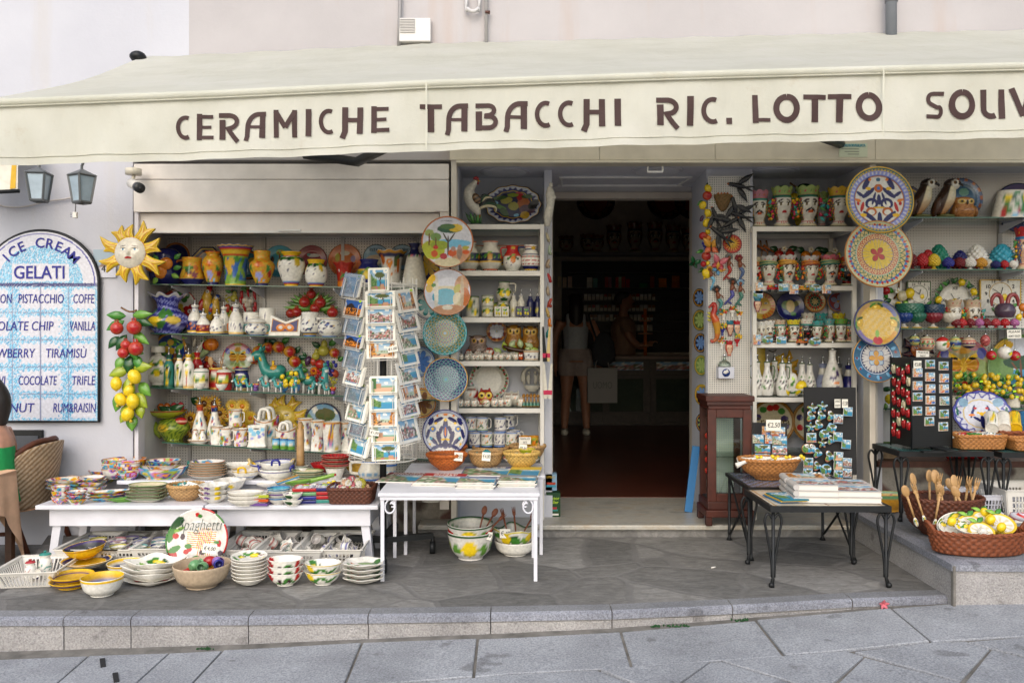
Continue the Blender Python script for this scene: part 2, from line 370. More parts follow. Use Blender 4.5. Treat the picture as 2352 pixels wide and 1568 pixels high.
polys+=[[(-300,1660),(250,1618),(950,1568),(1176,1548),(1376,1538),(1500,1588),(1400,1690),(600,1760),(-300,1800)],[(1376,1538),(1631,1520),(1530,1592),(1500,1588)],[(1656,1518),(1631,1520),(1530,1592),(1480,1650),(1700,1720),(1890,1590)],[(1656,1518),(1946,1496),(1986,1508),(1890,1590)],[(1960,1497),(2136,1475),(2221,1473),(2276,1490),(2205,1566)],[(1986,1509),(2210,1568),(2150,1650),(1850,1700),(1900,1590)],[(2221,1473),(2560,1446),(2560,1550),(2280,1490)],[(2276,1492),(2560,1555),(2560,1720),(2160,1650),(2212,1568)],[(-300,1800),(600,1760),(1000,1730),(900,2100),(-300,2300)],[(1000,1730),(1400,1690),(1480,1650),(1700,1720),(1600,2050),(900,2100)],[(1700,1720),(1850,1700),(2150,1650),(2560,1720),(2700,2000),(1600,2050)]]
rs=RD(3)
for pl in polys:
 w=AR([street_pt(u,v)for u,v in pl]);c=w.mean(0);d=w-c
 w=c+d*(1-.0075/MX(np.linalg.norm(d,axis=1),.1))[:,None];w[:,2]+=rs.uniform(-.003,.003)
 n=len(w);lowv=w.copy();lowv[:,2]-=.010;inn=c+(w-c)*.985;inn[:,2]+=.003
 st.add(np.vstack([inn,w,lowv]),[tuple(RG(n))]+[(n+i,n+(i+1)%n,(i+1)%n,i)for i in RG(n)]+[(2*n+i,2*n+(i+1)%n,n+(i+1)%n,n+i)for i in RG(n)],wh)
tag(st.bd('street',GRA,sm=0),kind='structure')
kf=MB();ke=MB();kt=MB()
for a,b_ in zip(KJ[:-1],KJ[1:]):
 us=[a+1.2]+[q for q in RG(int(a)+20,int(b_)-15,40)]+[b_-1.2];R0=[]
 for u in us:
  v=ip(KT,u);Y=FY(v);X=X_(u,Y);R0.append((X,Y))
 R0=AR(R0);n=len(R0);one=np.ones(n);z0=-.25
 def strip(m,A,B):m.add(np.vstack([A,B]),[(i,i+1,n+i+1,n+i)for i in RG(n-1)],wh)
 dep=.10;jj=AR([rs.uniform(-.003,.003)for _ in us])
 T0=CS([R0[:,0],R0[:,1]+dep,one*.002]);T1=CS([R0[:,0],R0[:,1]+.018,one*.002]);T2=CS([R0[:,0],R0[:,1],-.008*one])
 T3=CS([R0[:,0],R0[:,1]-.002,-.034*one]);T4=CS([R0[:,0],R0[:,1]+.006+jj,-.042*one]);T5=CS([R0[:,0],R0[:,1]+.006+jj,z0*one])
 strip(kt,T0,T1);strip(ke,T1,T2);strip(ke,T2,T3);strip(kf,T3,T4);strip(kf,T4,T5)
 for T in((T0,T1,T2,T3,T4,T5),):
  for e in(0,-1):
   q=AR([t[e]for t in T]+[[T[0][e][0],T[0][e][1],z0]]);kf.add(q,[tuple(RG(7))],wh)
tag(kf.bd('kerb',GRK,sm=0),kind='structure');tag(ke.bd('kerb_edge',GRD,sm=0),kind='structure');tag(kt.bd('kerb_top',GRT,sm=0),kind='structure')
us=list(RG(-100,2190,60));fr=[(X_(u,FY(ip(KT,u))),FY(ip(KT,u))+.08)for u in us]
tp=fr+[(2.3,3.98),(2.3,6.2),(-2.40,6.2),(-2.94,5.25),(-2.5,4.15)]
tr=MB();n=len(tp);tr.add([(x,y,0)for x,y in tp]+[(x,y,-.2)for x,y in tp],[tuple(RG(n))]+[(i+n,(i+1)%n+n,(i+1)%n,i)for i in RG(n)],wh)
tag(tr.bd('terrace',FLG,sm=0),kind='structure')
sp=MB();bx(sp,-9,-2.3,3.72,5.4,-.4,-.06,wh);tag(sp.bd('side_pavement',FLG,sm=0),kind='structure')
rb=MB();pl=[(2.095,3.925),(6,3.80),(6,5.3),(2.12,5.3)]
rb.add([(x,y,.140)for x,y in pl]+[(x,y,-.3)for x,y in pl],[(0,1,2,3),(4,5,1,0),(7,4,0,3)],wh)
raised=th_g('raised_terrace',None,None);raised['kind']='structure'
rb.bd('granite_face',GRK,raised,sm=0)
re_=MB();q=[(2.083,3.913),(6,3.788),(6,5.3),(2.108,5.3)];q2=[(2.15,3.98),(6,3.86),(6,5.3),(2.17,5.3)]
re_.add([(x,y,.172)for x,y in q]+[(x,y,.140)for x,y in q]+[(x,y,.18)for x,y in q2],[(4,5,1,0),(7,4,0,3),(0,1,9,8),(3,0,8,11),(4,7,6,5)],wh)
re_.bd('edge_band',GRD,raised,sm=0)
rt=MB();rt.add([(x,y,.181)for x,y in q2],[(0,1,2,3)],wh);rt.bd('top_paving',GRT,raised,sm=0)
jt=MB();bx(jt,2.088,2.099,3.906,3.93,-.1,.165,H('1d1c1a'));jt.bd('joint',MOR,raised,sm=0)
BEI=H('ddd6cf');BE2=H('d0c9c2');LIL=H('cfccd2');WH2=H('dcdad6');FAS=H('cfc6b2')
nb=MB();bx(nb,-9,X_(305,5.2),5.2,5.6,-.4,2.62,wh);bx(nb,-9,X_(434,5.2),5.2,5.6,2.62,7,wh)
tag(nb.bd('house_wall',PLW,sm=0),'plain white plastered house wall behind the tiled ice cream sign','wall')
sb=th_g('shop_building','pink plastered ceramics shop front with open doorway and display bays','building')
def part(name,m,mt,p=None,**k):return m.bd(name,mt,p or sb,sm=0,**k)
bw(X_(434,5.2),7,5.2,5.6,2.62,7,wh);part('upper_wall',m,PLP)
bw(X_(305,5.2),X_(1033,5.2),5.2,6,2.36,2.62,wh);bw(X_(1033,5.2),6,5.35,6.2,2.36,2.62,wh);part('lintel_wall',m,PLP)
Yf=5.14
bw(X_(306,Yf),X_(1031,Yf),Yf,5.40,Z_(486,Yf),Z_(413,Yf),BEI);bw(X_(306,Yf),X_(1031,Yf),Yf+.004,5.40,Z_(411.5,Yf),Z_(376,Yf),BEI)
bw(X_(312,Yf),X_(1000,Yf),Yf-.008,Yf,Z_(488,Yf),Z_(484,Yf),BE2)
sh=part('shutter_box',m,STL,bevel=.004)
bw(X_(317,5.17),X_(1008,5.17),5.175,5.19,Z_(531,5.17),Z_(490,5.17),BEI);bw(X_(313,5.17),X_(1010,5.17),5.165,5.20,Z_(535,5.17),Z_(530,5.17),WH2);part('roller_shutter',m,STL,sh)
bw(X_(640,5.16),X_(690,5.16),5.15,5.165,Z_(531,5.16),Z_(527,5.16),WH2);part('pull_handle',m,STL,sh)
bw(X_(1010,Yf),X_(1031,Yf),Yf+.01,5.3,Z_(1170,Yf),Z_(486,Yf),BEI);part('shutter_guide',m,STL)
bw(X_(308,Yf),X_(316,Yf),Yf+.01,5.24,0,Z_(486,Yf),LIL);part('shutter_guide',m,STL)
for u0,u1 in((1036,1049),(1998,2012)):
 bw(X_(u0,5.12),X_(u1,5.12),5.12,5.22,.08,Z_(366,5.12),H('cdc5b8'));part('post',m,STL,bevel=.004)
for a,b_ in((1033,1377),(1378,1642),(1643,2010),(2011,2560)):bw(X_(a,5.1),X_(b_,5.1),5.1,5.2,Z_(367,5.1),Z_(300,5.1),FAS)
bw(X_(1048,5.1),X_(2500,5.1),5.085,5.2,Z_(374,5.09),Z_(368,5.09),H('cfc7b2'));part('fascia',m,STL)
zs=2.335
bw(X_(1049,5.2),X_(1998,5.2),5.2,6.02,zs,zs+.03,H('c4c4cc'));bw(X_(2012,5.2),3.9,5.2,5.55,Z_(376,5.2),Z_(370,5.2),H('c4c4cc'));part('ceiling',m,STL)
for a,b_ in(((.33,5.62),(1.22,5.62)),((.33,5.93),(1.22,5.93)),((.33,5.62),(.36,5.93)),((1.22,5.62),(1.19,5.93))):tu([(a[0],a[1],zs-.003),(b_[0],b_[1],zs-.003)],.009,WH2,6)
part('ceiling_moulding',m,STL)
for u,v in((1160,394),(1510,391),(1775,393)):
 Y=W*(zs-CZ)/(HY-v);tu([(X_(u,Y),Y,zs+.002),(X_(u,Y),Y,zs-.010)],.165,H('b8b8c0'),32);tu([(X_(u,Y),Y,zs),(X_(u,Y),Y,zs-.013)],.14,H('c9c9cf'),32);part('recessed_lamp',m,STL)
tu([P(1488,384,5.13),P(1488,395,5.09),P(1522,395,5.09),P(1522,384,5.13)],.007,WH2,6);part('shutter_handle',m,STL)
bw(X_(372,5.64),X_(1040,5.64),5.64,5.68,.1,2.05,wh);part('pegboard',m,PEG)
bw(X_(307,5.2),X_(317,5.2),5.21,5.7,0,2.05,H('cfcac6'));bw(X_(307,5.2),X_(1040,5.2),5.3,5.7,1.93,2.05,H('c9c4c0'))
m.add([(X_(317,5.2),5.21,.0),(X_(372,5.64),5.64,0),(X_(372,5.64),5.64,1.95),(X_(317,5.2),5.21,1.95)],[(0,1,2,3)],H('cbc7c3'));part('bay_lining',m,STL)
for u in(432,603,784,950):
 bw(X_(u,5.63),X_(u+7,5.63),5.625,5.64,.2,Z_(545,5.63),H('a9a5a2'));part('slotted_upright',m,STL)
bw(X_(305,5.3),X_(1040,5.3),5.30,5.6,0,.2,wh);part('bay_plinth',m,RUB)
bw(X_(305,5.24),X_(1040,5.24),5.24,5.66,.2,.235,H('8f877e'));part('bay_sill',m,STL)
bw(X_(1040,5.66),.262,5.66,5.7,.05,2.34,WH2);bw(X_(1049,5.2),X_(1052,5.2),5.22,5.66,.05,2.34,WH2);bw(.212,.262,5.40,6.0,.05,2.34,WH2)
bw(X_(1049,5.4),.262,5.35,5.66,.05,.22,WH2)
part('niche_wall',m,PLW)
m.add([(1.262,5.36,.08),(1.303,6.0,.08),(1.303,6.0,2.34),(1.262,5.36,2.34),(1.56,5.36,.08),(1.56,6,.08),(1.56,6,2.34),(1.56,5.36,2.34)],[(0,1,2,3),(0,4,7,3)],H('c9c9cc'))
bw(1.53,2.36,5.70,5.74,.05,2.34,WH2);bw(X_(1975,5.3),2.36,5.25,5.72,.05,2.34,H('b5b5b8'));part('niche_wall',m,PLW)
fc=H('b9aea0')
bw(.262,.296,5.97,6.06,.08,2.25,fc);bw(1.30,1.345,5.97,6.06,.08,2.25,fc);bw(.262,1.345,5.965,6.06,2.243,2.29,fc);bw(.2,1.6,6.0,6.08,2.29,2.40,H('c4c0c0'));part('door_frame',m,STL,bevel=.004)
bw(X_(2012,5.5),4.2,5.5,5.54,.4,2.36,wh);part('pegboard',m,PEG)
bw(X_(2012,5.2),X_(2016,5.2),5.2,5.5,.4,2.36,WH2);bw(X_(2016,5.49),X_(2068,5.49),5.47,5.5,.4,2.36,WH2);part('bay_lining',m,STL)
for u in(2292,2070):
 bw(X_(u,5.49),X_(u+8,5.49),5.485,5.5,.5,Z_(455,5.49),H('9b9895'));part('slotted_upright',m,STL)
bw(X_(2000,5.2),4.6,5.2,5.5,.1,.43,wh);part('rubble_base',m,RUB)
bw(X_(2000,5.2),X_(2012,5.2)+.03,5.18,5.24,.17,.43,H('9b948a'));part('rendered_corner',m,PLW)
bw(X_(2012,5.2),4.6,5.16,5.5,.432,.470,H('5a3427'));part('wooden_sill',m,WOD)
bw(X_(960,5.12),2.2,5.12,6.02,.05,.08,wh);part('threshold',m,MRB,bevel=.006)
bw(X_(960,5.15),2.2,5.15,5.5,-.02,.05,wh);part('step_riser',m,FLG)
dk=H('cfc3b2')
bw(-1.6,-1.5,6.05,12.6,.08,3.9,dk);bw(3.6,3.7,6.05,12.6,.08,3.9,dk);bw(-1.6,3.7,12.5,12.6,.08,3.9,dk);bw(-1.6,3.7,6.05,12.6,3.9,4,dk)
bw(-1.6,.262,6.05,6.1,.08,3.9,dk);bw(1.345,3.7,6.05,6.1,.08,3.9,dk);bw(.262,1.345,6.05,6.1,2.29,3.9,dk);part('interior_wall',m,STL)
bw(-1.6,3.7,6.0,12.6,.0,.084,wh);part('interior_floor',m,TIL)
t=th_g('junction_box','weathered white louvred vent box on the pink wall above the awning','box',P(955,75,5.2))
s=5.2/W;bw(-36*s,36*s,-.05,0,-27*s,27*s,H('cfcdca'));m.bd('housing',PLS,t,bevel=.006,sm=0)
for k in RG(9):bw(-34*s,0,-.058,-.05,(22-k*3.6)*s,(24-k*3.6)*s,H('bdbab6'))
m.gq('louvre',PLS,t)
tu([P(919,-300,5.17),P(919,20,5.17),P(918,50,5.16),P(916,110,5.17)],.012,H('8e8c8c'),8);tag(m.bd('cable_conduit',PLS),'thin grey conduit running up beside the white vent box','pipe')
tu([P(1117,-300,5.17),P(1117,120,5.17)],.011,H('a5a3a3'),8);bq(P(1120,29,5.16),(.03,.03,.012),H('5d3a30'));tag(m.bd('cable_conduit',PLS),'thin grey conduit with rusty clip below the looped cable','pipe')
tu([P(1071,-200,5.17),P(1071,5,5.17),P(1074,20,5.15),P(1086,27,5.15),P(1098,20,5.15),P(1101,5,5.17),P(1101,-200,5.17)],.012,H('c2c0c0'),8,4);tag(m.bd('cable',PLS),'white cable hanging in a loop on the pink wall','cable')
tu([P(2047,-400,5.12),P(2047,110,5.12)],.033,H('7b8088'),14);tu([P(2047,-4,5.12),P(2047,6,5.12)],.038,H('6d7076'),14);tag(m.bd('drainpipe',STL),'grey metal drainpipe coming down the pink wall','pipe')
AY=3.42
aw=th_g('awning','long cream fabric awning with brown shop lettering on its valance','awning')
AT=[(-70,236),(0,233),(500,213),(980,190),(1500,172),(2000,158),(2352,149),(2800,138)]
AWB=[(-70,384),(0,380),(500,366),(1030,345),(1500,333),(2000,322),(2352,317),(2800,309)]
def vy(u,t):return AY-.010*sin(u*.021+3*t)*t-.006*sin(u*.053-5*t)*t-.004*sin(u*.11+7*t)*t*(1-t)*2+.01*(1-t)
us=LS(-70,2800,220);rows=[]
for k,t in EN(LS(0,1,12)):
 rows.append([(X_(u,AY),vy(u,t),Z_(ip(AT,u)*(1-t)+ip(AWB,u)*t,AY))for u in us])
v=AR(rows).reshape(-1,3);n=len(us)
m.add(v,[(i*n+j,i*n+j+1,(i+1)*n+j+1,(i+1)*n+j)for i in RG(11)for j in RG(n-1)],wh);m.bd('valance',AWN,aw)
RW=[(300,133),(330,131),(500,124),(980,100),(1500,88),(2000,76),(2352,69),(2800,58)]
ul=LS(330,2800,120);rows=[]
uf=LS(-70,2800,120)
for t in LS(0,1,10):
 r_=[]
 for a,b_ in zip(ul,uf):
  A=AR(P(a,ip(RW,a),5.19));B=AR((X_(b_,AY),AY,Z_(ip(AT,b_),AY)));q=A*(1-t)+B*t
  q[2]-=.035*sin(pi*t)+.004*sin(a*.05+9*t);r_.append(q)
 rows.append(r_)
m.add(AR(rows).reshape(-1,3),[(i*120+j,i*120+j+1,(i+1)*120+j+1,(i+1)*120+j)for i in RG(9)for j in RG(119)],wh);m.bd('canopy',AWC,aw)
tu([(X_(u,AY),AY+.004,Z_(ip(AT,u)+2,AY))for u in us],.017,H('e4e5da'),8);tu([(X_(u,AY),AY-.002,Z_(ip(AT,u)+12,AY))for u in us],.004,H('d8d8c8'),5);m.bd('front_bar',AWN,aw)
tu([(X_(u,AY),vy(u,.88)-.002,Z_(ip(AWB,u)-18,AY))for u in us],.0025,H('cfc9b2'),4);m.bd('hem',AWN,aw)
for ua in(980,2026):
 m.add([(X_(q,AY),AY-.014,Z_(ip(a,q),AY))for q,a in((ua-2,AT),(ua+2,AT),(ua+2,AWB),(ua-2,AWB))],[(0,1,2,3)],wh);m.bd('seam',AWN,aw)
tu([P(700,355,5.1),P(820,372,5.0),(X_(900,4.3),4.3,2.25),(X_(700,3.5),3.5,2.16)],.03,H('2b2826'),8);m.bd('folding_arm',IRN,aw)
tu([P(1930,330,5.1),(X_(1800,4.2),4.2,2.33),(X_(2050,3.5),3.5,2.2)],.03,H('2b2826'),8);m.bd('folding_arm',IRN,aw)
bl_(P(317,131,5.1),(.05,.05,.035),BLK);m.bd('end_bracket',IRN,aw)
def arc(cx,cy,rx,ry,a0,a1,n=14):return[(cx+rx*cos(radians(a0+(a1-a0)*i/(n-1))),cy+ry*sin(radians(a0+(a1-a0)*i/(n-1))))for i in RG(n)]
LET={'C':[(arc(.62,.5,.47,.40,68,296,20),.24)],'E':[([(.16,0),(.16,1)],.30),([(.1,.895),(.95,.895)],.21),([(.1,.5),(.84,.5)],.19),([(.1,.105),(1,.105)],.21)],'R':[([(.16,0),(.16,.74)],.27),([(.0,.90),(.40,.90)]+arc(.45,.66,.37,.24,85,-75,12)+[(.36,.44),(.50,.30),(.68,.1),(.88,-.10)],.21)],'A':[([(.84,0),(.84,.95)],.27),([(1,.90),(.66,.90)]+arc(.66,.38,.50,.52,96,178,12)+[(.15,.05),(.09,-.12)],.22),([(.22,.42),(.8,.42)],.14)],'M':[([(.13,0),(.13,1)],.2),([(.87,0),(.87,1)],.2),([(.1,.96),(.5,.36)],.2),([(.9,.96),(.5,.36)],.2)],'I':[([(.5,0),(.5,1)],.95)],'H':[([(.15,1),(.15,.1),(.02,-.15)],.28),([(.84,0),(.84,1)],.28),([(.2,.53),(.8,.53)],.20)],'T':[([(.5,0),(.5,.88)],.30),([(0,.89),(1,.89)],.21)],'B':[([(.14,0),(.14,.70)],.27),([(.0,.90),(.45,.90)]+arc(.52,.72,.26,.18,80,-80,9)+[(.4,.54)],.19),([(.36,.52)]+arc(.55,.30,.30,.21,75,-80,10)+[(.1,.10)],.2)],'L':[([(.16,0),(.16,1)],.32),([(.1,.105),(1,.105)],.21)],'O':[(arc(.5,.5,.385,.40,90,450,28),.23)],'S':[([(.96,.88),(.45,.89)]+arc(.38,.70,.22,.18,105,245,9)+[(.6,.42)]+arc(.64,.28,.20,.18,55,-85,9)+[(.03,.10)],.21)],'U':[([(.12,1),(.12,.38)]+arc(.46,.33,.34,.23,180,300,9),.25),([(.88,1),(.88,0)],.25)],'V':[([(.1,1),(.5,.06)],.24),([(.9,1),(.5,.06)],.24)],'.':[([(.5,0),(.5,1)],1)]}
LP=[('C',402,440,264,322),('E',451,490,261,322),('R',502,554,259,321),('A',562,611,256,318),('M',627,684,253,316),('I',701,715,250,313),('C',730,770,248,309),('H',785,835,246,309),('E',852,895,244,306),('T',964,1015,238,303),('A',1022,1075,236,302),('B',1092,1147,236,300),('A',1157,1212,232,297),('C',1227,1270,231,295),('C',1280,1324,229,293),('H',1340,1391,227,291),('I',1411,1427,226,290),('R',1507,1564,224,289),('I',1578,1594,221,288),('C',1610,1655,221,286),('.',1669,1682,270,285),('L',1728,1768,218,284),('O',1776,1837,216,283),('T',1845,1898,216,281),('T',1903,1957,214,280),('O',1966,2027,211,279),('S',2125,2170,208,275),('O',2180,2242,205,274),('U',2255,2308,205,273),('V',2318,2376,203,272)]
q=0
for ch,u0,u1,v0,v1 in LP:
 for pts,wd in LET[ch]:
  p=AR(pts,float);p=AR([p[0]+(p[1]-p[0])*f for f in LS(0,1,8)])if len(p)==2 else p;p=CS([(u0+(u1-u0)*p[:,0]),v1+(v0-v1)*p[:,1]])
  T=np.gradient(p,axis=0);T/=np.linalg.norm(T,axis=1)[:,None];N_=CS([-T[:,1],T[:,0]])
  hw=wd*(max(u1-u0,40)if ch not in 'I.' else(u1-u0))/2
  q+=1;vq=lambda a:(vy(a[0],min(1,max(0,(a[1]-ip(AT,a[0]))/(ip(AWB,a[0])-ip(AT,a[0])))))-.0035-.0004*(q%4));A=p+N_*hw;B=p-N_*hw;n=len(p)
  vv=[(X_(a[0],AY),vq(a),Z_(a[1],AY))for a in A]+[(X_(a[0],AY),vq(a),Z_(a[1],AY))for a in B]
  m.add(vv,[(i,i+1,n+i+1,n+i)for i in RG(n-1)],H('3d2724'))
m.bd('lettering',MAT,aw,sm=0)
t=th_g('notice','small pale video surveillance notice stuck on the beige fascia','sign',P(1960,344,5.095))
gq('card',PAP,t,sh_t,.175,.085,H('c6cdb4'),2,2,.003,-.045)
tt_('VIDEOSORVEGLIATA',.022,(0,-.002,.025),H('5a9aa8'),width=.15,bold=.0006)
for k in RG(3):bq((-.02+.01*k,-.002,.004-.016*k),(.11-.02*k,.001,.003),H('6a6f66'))
m.gq('lettering',PAP,t)
QA,QB,QC,QD,QE,QF,QG,QH,QI,QJ,QK,QL,QM,QN,QO,QP,QQ,QR,QS,QT,QU,QV,QW,QX,QY,QZ,JA,JB,JC,JD,JE,JF,JG,JH,JI,JJ,JK,JL,JM,JN,JO,JP,JQ,JR,JS,JU,JV,JW,JX,JY,JZ,VA,VB,VC,VD,VE,VF,VG,VH,VJ,VK,VL,VM,VN,VO,VP,VQ,VR,VS,VT,VU,VV,VW,VX,VY,VZ,UA,UB,UC,UD,UE,UF,UG,UH,UI,UJ,UK,UL,UM,UN,UO,UP,UQ,UR,US,UT,UU,UW,UX,UY,UZ,KA,KC,KD,KE,KF,KG,KH,KI,KK,KL,KM,KO,KP,KQ,KR,KS,KU,KV,KW,KX,KY,KZ,ZA,ZB,ZC,ZD,ZE,ZF,ZG,ZH,ZI,ZJ,ZK,ZL,ZM,ZN,ZO,ZP,ZQ,ZR,ZS,ZT,ZU,ZV,ZW,ZX,ZY,ZZ=map(H,"c9a030 1c1e5e 1f7a62 a81a20 ece8dc 7f86a0 2a1a10 5f8f36 b8606a 4a9ab0 2a4650 4a2a4a f3e27a 2f5fa8 76936a b8601e 8fc9e4 1f4426 d0a88a 1a1a1c b877b8 5a5a2a a9c83a 7a4a8c 55554a 8a3a3a a9b9a0 4a4a96 4a7a8a b08a5a 1f6f80 9a9fd8 c02a50 1f3a7a 1f6a3a 3f7a6a 5f9ac0 14182e 3f6a38 3a1f2a cfc9ba 3a2a5a 9a6a22 8a8a4a c9b27a 5a2f1c b0402a b0707a 4a5f86 2a2c30 8d8a86 d9801e 8a6ab0 7a5a34 7a3a4a 3f8ab0 1a2a20 4f5f4a 4a2f6a 3a3a30 6a6f9a 4a5a2a 8fa05a 8a9a2a 3f8f8c c9b82e c9cad4 6a8a4a 3a6a6a 5a5e60 a05a8a a86a4a c0603a 7fa0b8 6a1018 16502c 6a9a6a 5a3a4a 2a5a7a b9b4b0 8a3a1e a81f22 4a4038 6a4418 9aa878 a5323a 2d2f86 8a7466 5f7a3a 1a4f58 d3b64a 6fa08a 1c1614 3a5a1e a9a03a 24604a 8a7a2a 33433a c08a2a 16324a d8d4cc 5a4a24 c9bd9c b98a6a 5f7fb0 a8703a 5a2a20 6d5a62 9fb0bc 7a8fc8 d0b02a 6a6a6a 1f3f8a 464a52 3f2415 2f8f96 a82a1e 171a48 c9a45a c0501e 6fb0d0 3795ad 7a6a9a a9857a 8a6a4a b9a48a 4f8a86 48603c 333333 4f86ad 2a6a9a 24503a 2a2a50 2f7f74 7a1f2a 9a8f5a 5f7a4a 15706c b8605a 23286a a9b02e 8a7a9a 7a4a22 b8642a c98a3a 4a3a4a 8a8fd0 3f7ab0 7a3f20".split())
def wrap(a):return(a+pi)%(2*pi)-pi
def mixv(a,b,t):return a*(1-t)+b*t
def pa(base,bands=(),spots=(),fn=None):
 def f(th,t):
  C=TL(base,(len(th),1))
  if fn:C=fn(th,t,C)
  for a,b,k in bands:C[(t>=a)&(t<=b)]=k
  for s in spots:
   dx=wrap(th-s[0]);dz=(t-s[1])*f.asp;ro=s[5]if len(s)>5 else 0
   u=dx*cos(ro)+dz*sin(ro);w=-dx*sin(ro)+dz*cos(ro)
   C[(u/s[2])**2+(w/s[3])**2<1]=s[4]
  return C
 f.asp=2.;f.paint=1
 return f
def lem(a,b,s=.4,col=lm):
 return[(a-.95*s,b+.12*s,.6*s,.3*s,gn,.5),(a+.95*s,b+.1*s,.6*s,.3*s,dg,-.5),(a,b+.38*s,.5*s,.25*s,lgn,.3),(a,b,.64*s,.78*s,col*.62),(a-.04*s,b+.01*s,.56*s,.70*s,col)]
PC=[KL,UF,VE,VN,VA,UK,QU,QJ]
def pk_(seed,n=26,big=.34):
 g=RD(seed);S=[]
 for i in RG(n):
  a=g.un(-2,2);b=g.un(.05,.95);r=g.un(.4,1)*big;c=g.sample(PC,3)
  S+=[(a,b,r,r,c[0]),(a,b,r*.62,r*.62,c[1])]+([(a,b,r*.3,r*.3,c[2])]if r>.2 else[])
 return S
def majol(seed,dark=nv,n=22):
 g=RD(seed);S=[]
 for i in RG(n):
  a=g.un(-1.7,1.7);b=g.un(.18,.82)
  S.append((a,b,g.un(.10,.22),g.un(.05,.09),dark,g.un(-1.4,1.4)))
  if i%2:S.append((a+.1,b+.04,.06,.05,g.choice([oj,yl,te,KK])))
 return S
def speck(c2,seed,dens=.4,sc=1.):
 def f(th,t,C):
  h=SN(th*37*sc+seed)*SN(t*61*sc+seed*2)+SN(th*53*sc+t*40)*.8
  m=h>(1-dens*2);C=C.copy();C[m]=c2;return C
 return f
def fp(base,rings=(),mand=(),spots=(),fn=None):
 def f(x,z,r,th):
  C=TL(base,(len(x),1))
  if fn:C=fn(x,z,r,th,C)
  for a,b,k in rings:C[(r>=a)&(r<=b)]=k
  for q in mand:
   kind,a,b,n,c1,c2=q[:6];off=q[6]if len(q)>6 else 0;ph=(th*n/(2*pi)+off)%1-.5
   if kind=='pet':
    e=a+(b-a)*np.sqrt(MX(0,1-(2.02*ph)**2))*(1-.12*AB(ph)*2);m=(r<e);C[m]=c2
    C[(r<e-(b-a)*.07)&(AB(ph)<.48)]=c1
    if len(q)>7:C[(r<a+(e-a)*.42)]=q[7]
   elif kind=='tri':C[(r>a)&(r<b)&(AB(ph)*2<(b-r)/(b-a))]=c1
   elif kind=='dot':C[((r-(a+b)/2)/((b-a)/2))**2+(ph/.3)**2<1]=c1
   elif kind=='wav':C[AB(r-(a+b)/2-(b-a)/2*SN(ph*2*pi))<(b-a)*.22]=c1
   elif kind=='dia':C[(r>a)&(r<b)&(AB(AB(ph)*2-AB((r-a)/(b-a)*2-1))<.28)]=c1
   elif kind=='ray':C[(r>a)&(r<b)&(AB(ph)<.22)]=c1
  for s in spots:
   ro=s[5]if len(s)>5 else 0;dx=x-s[0];dz=z-s[1]
   u=dx*cos(ro)+dz*sin(ro);w=-dx*sin(ro)+dz*cos(ro);C[(u/s[2])**2+(w/s[3])**2<1]=s[4]
  return C
 return f
def inn(fp):return lambda th,r,t:fp(r*SN(th),-r*CO(th),r,th)
def flem(x,z,s,col=lm,a=0):
 d=lambda u,w:(x+s*(u*cos(a)-w*sin(a)),z+s*(u*sin(a)+w*cos(a)))
 return[(*d(-.8,.5),.75*s,.3*s,gn,.6+a),(*d(.8,.55),.75*s,.3*s,dg,-.6+a),(x,z,.95*s,.68*s,col*.6,a),(x-.03*s,z+.03*s,.86*s,.6*s,col,a),(x-.2*s,z+.2*s,.3*s,.16*s,QM,a)]
def fleaf(x,z,s,a,col=gn):return[(x,z,s,s*.36,col,a),(x,z,s*.8,s*.05,lgn,a)]
def brk(X,y0,y1,z,t):
 v=[(y0,z),(y1,z),(y1,z-.06),(y0,z-.012)];m.add([(X+d,*q)for d in(-.003,.003)for q in v],CUB,VQ);m.gq('bracket',STL,t)
def pos(x,Y,z):return(X_(x,Y),Y,z)
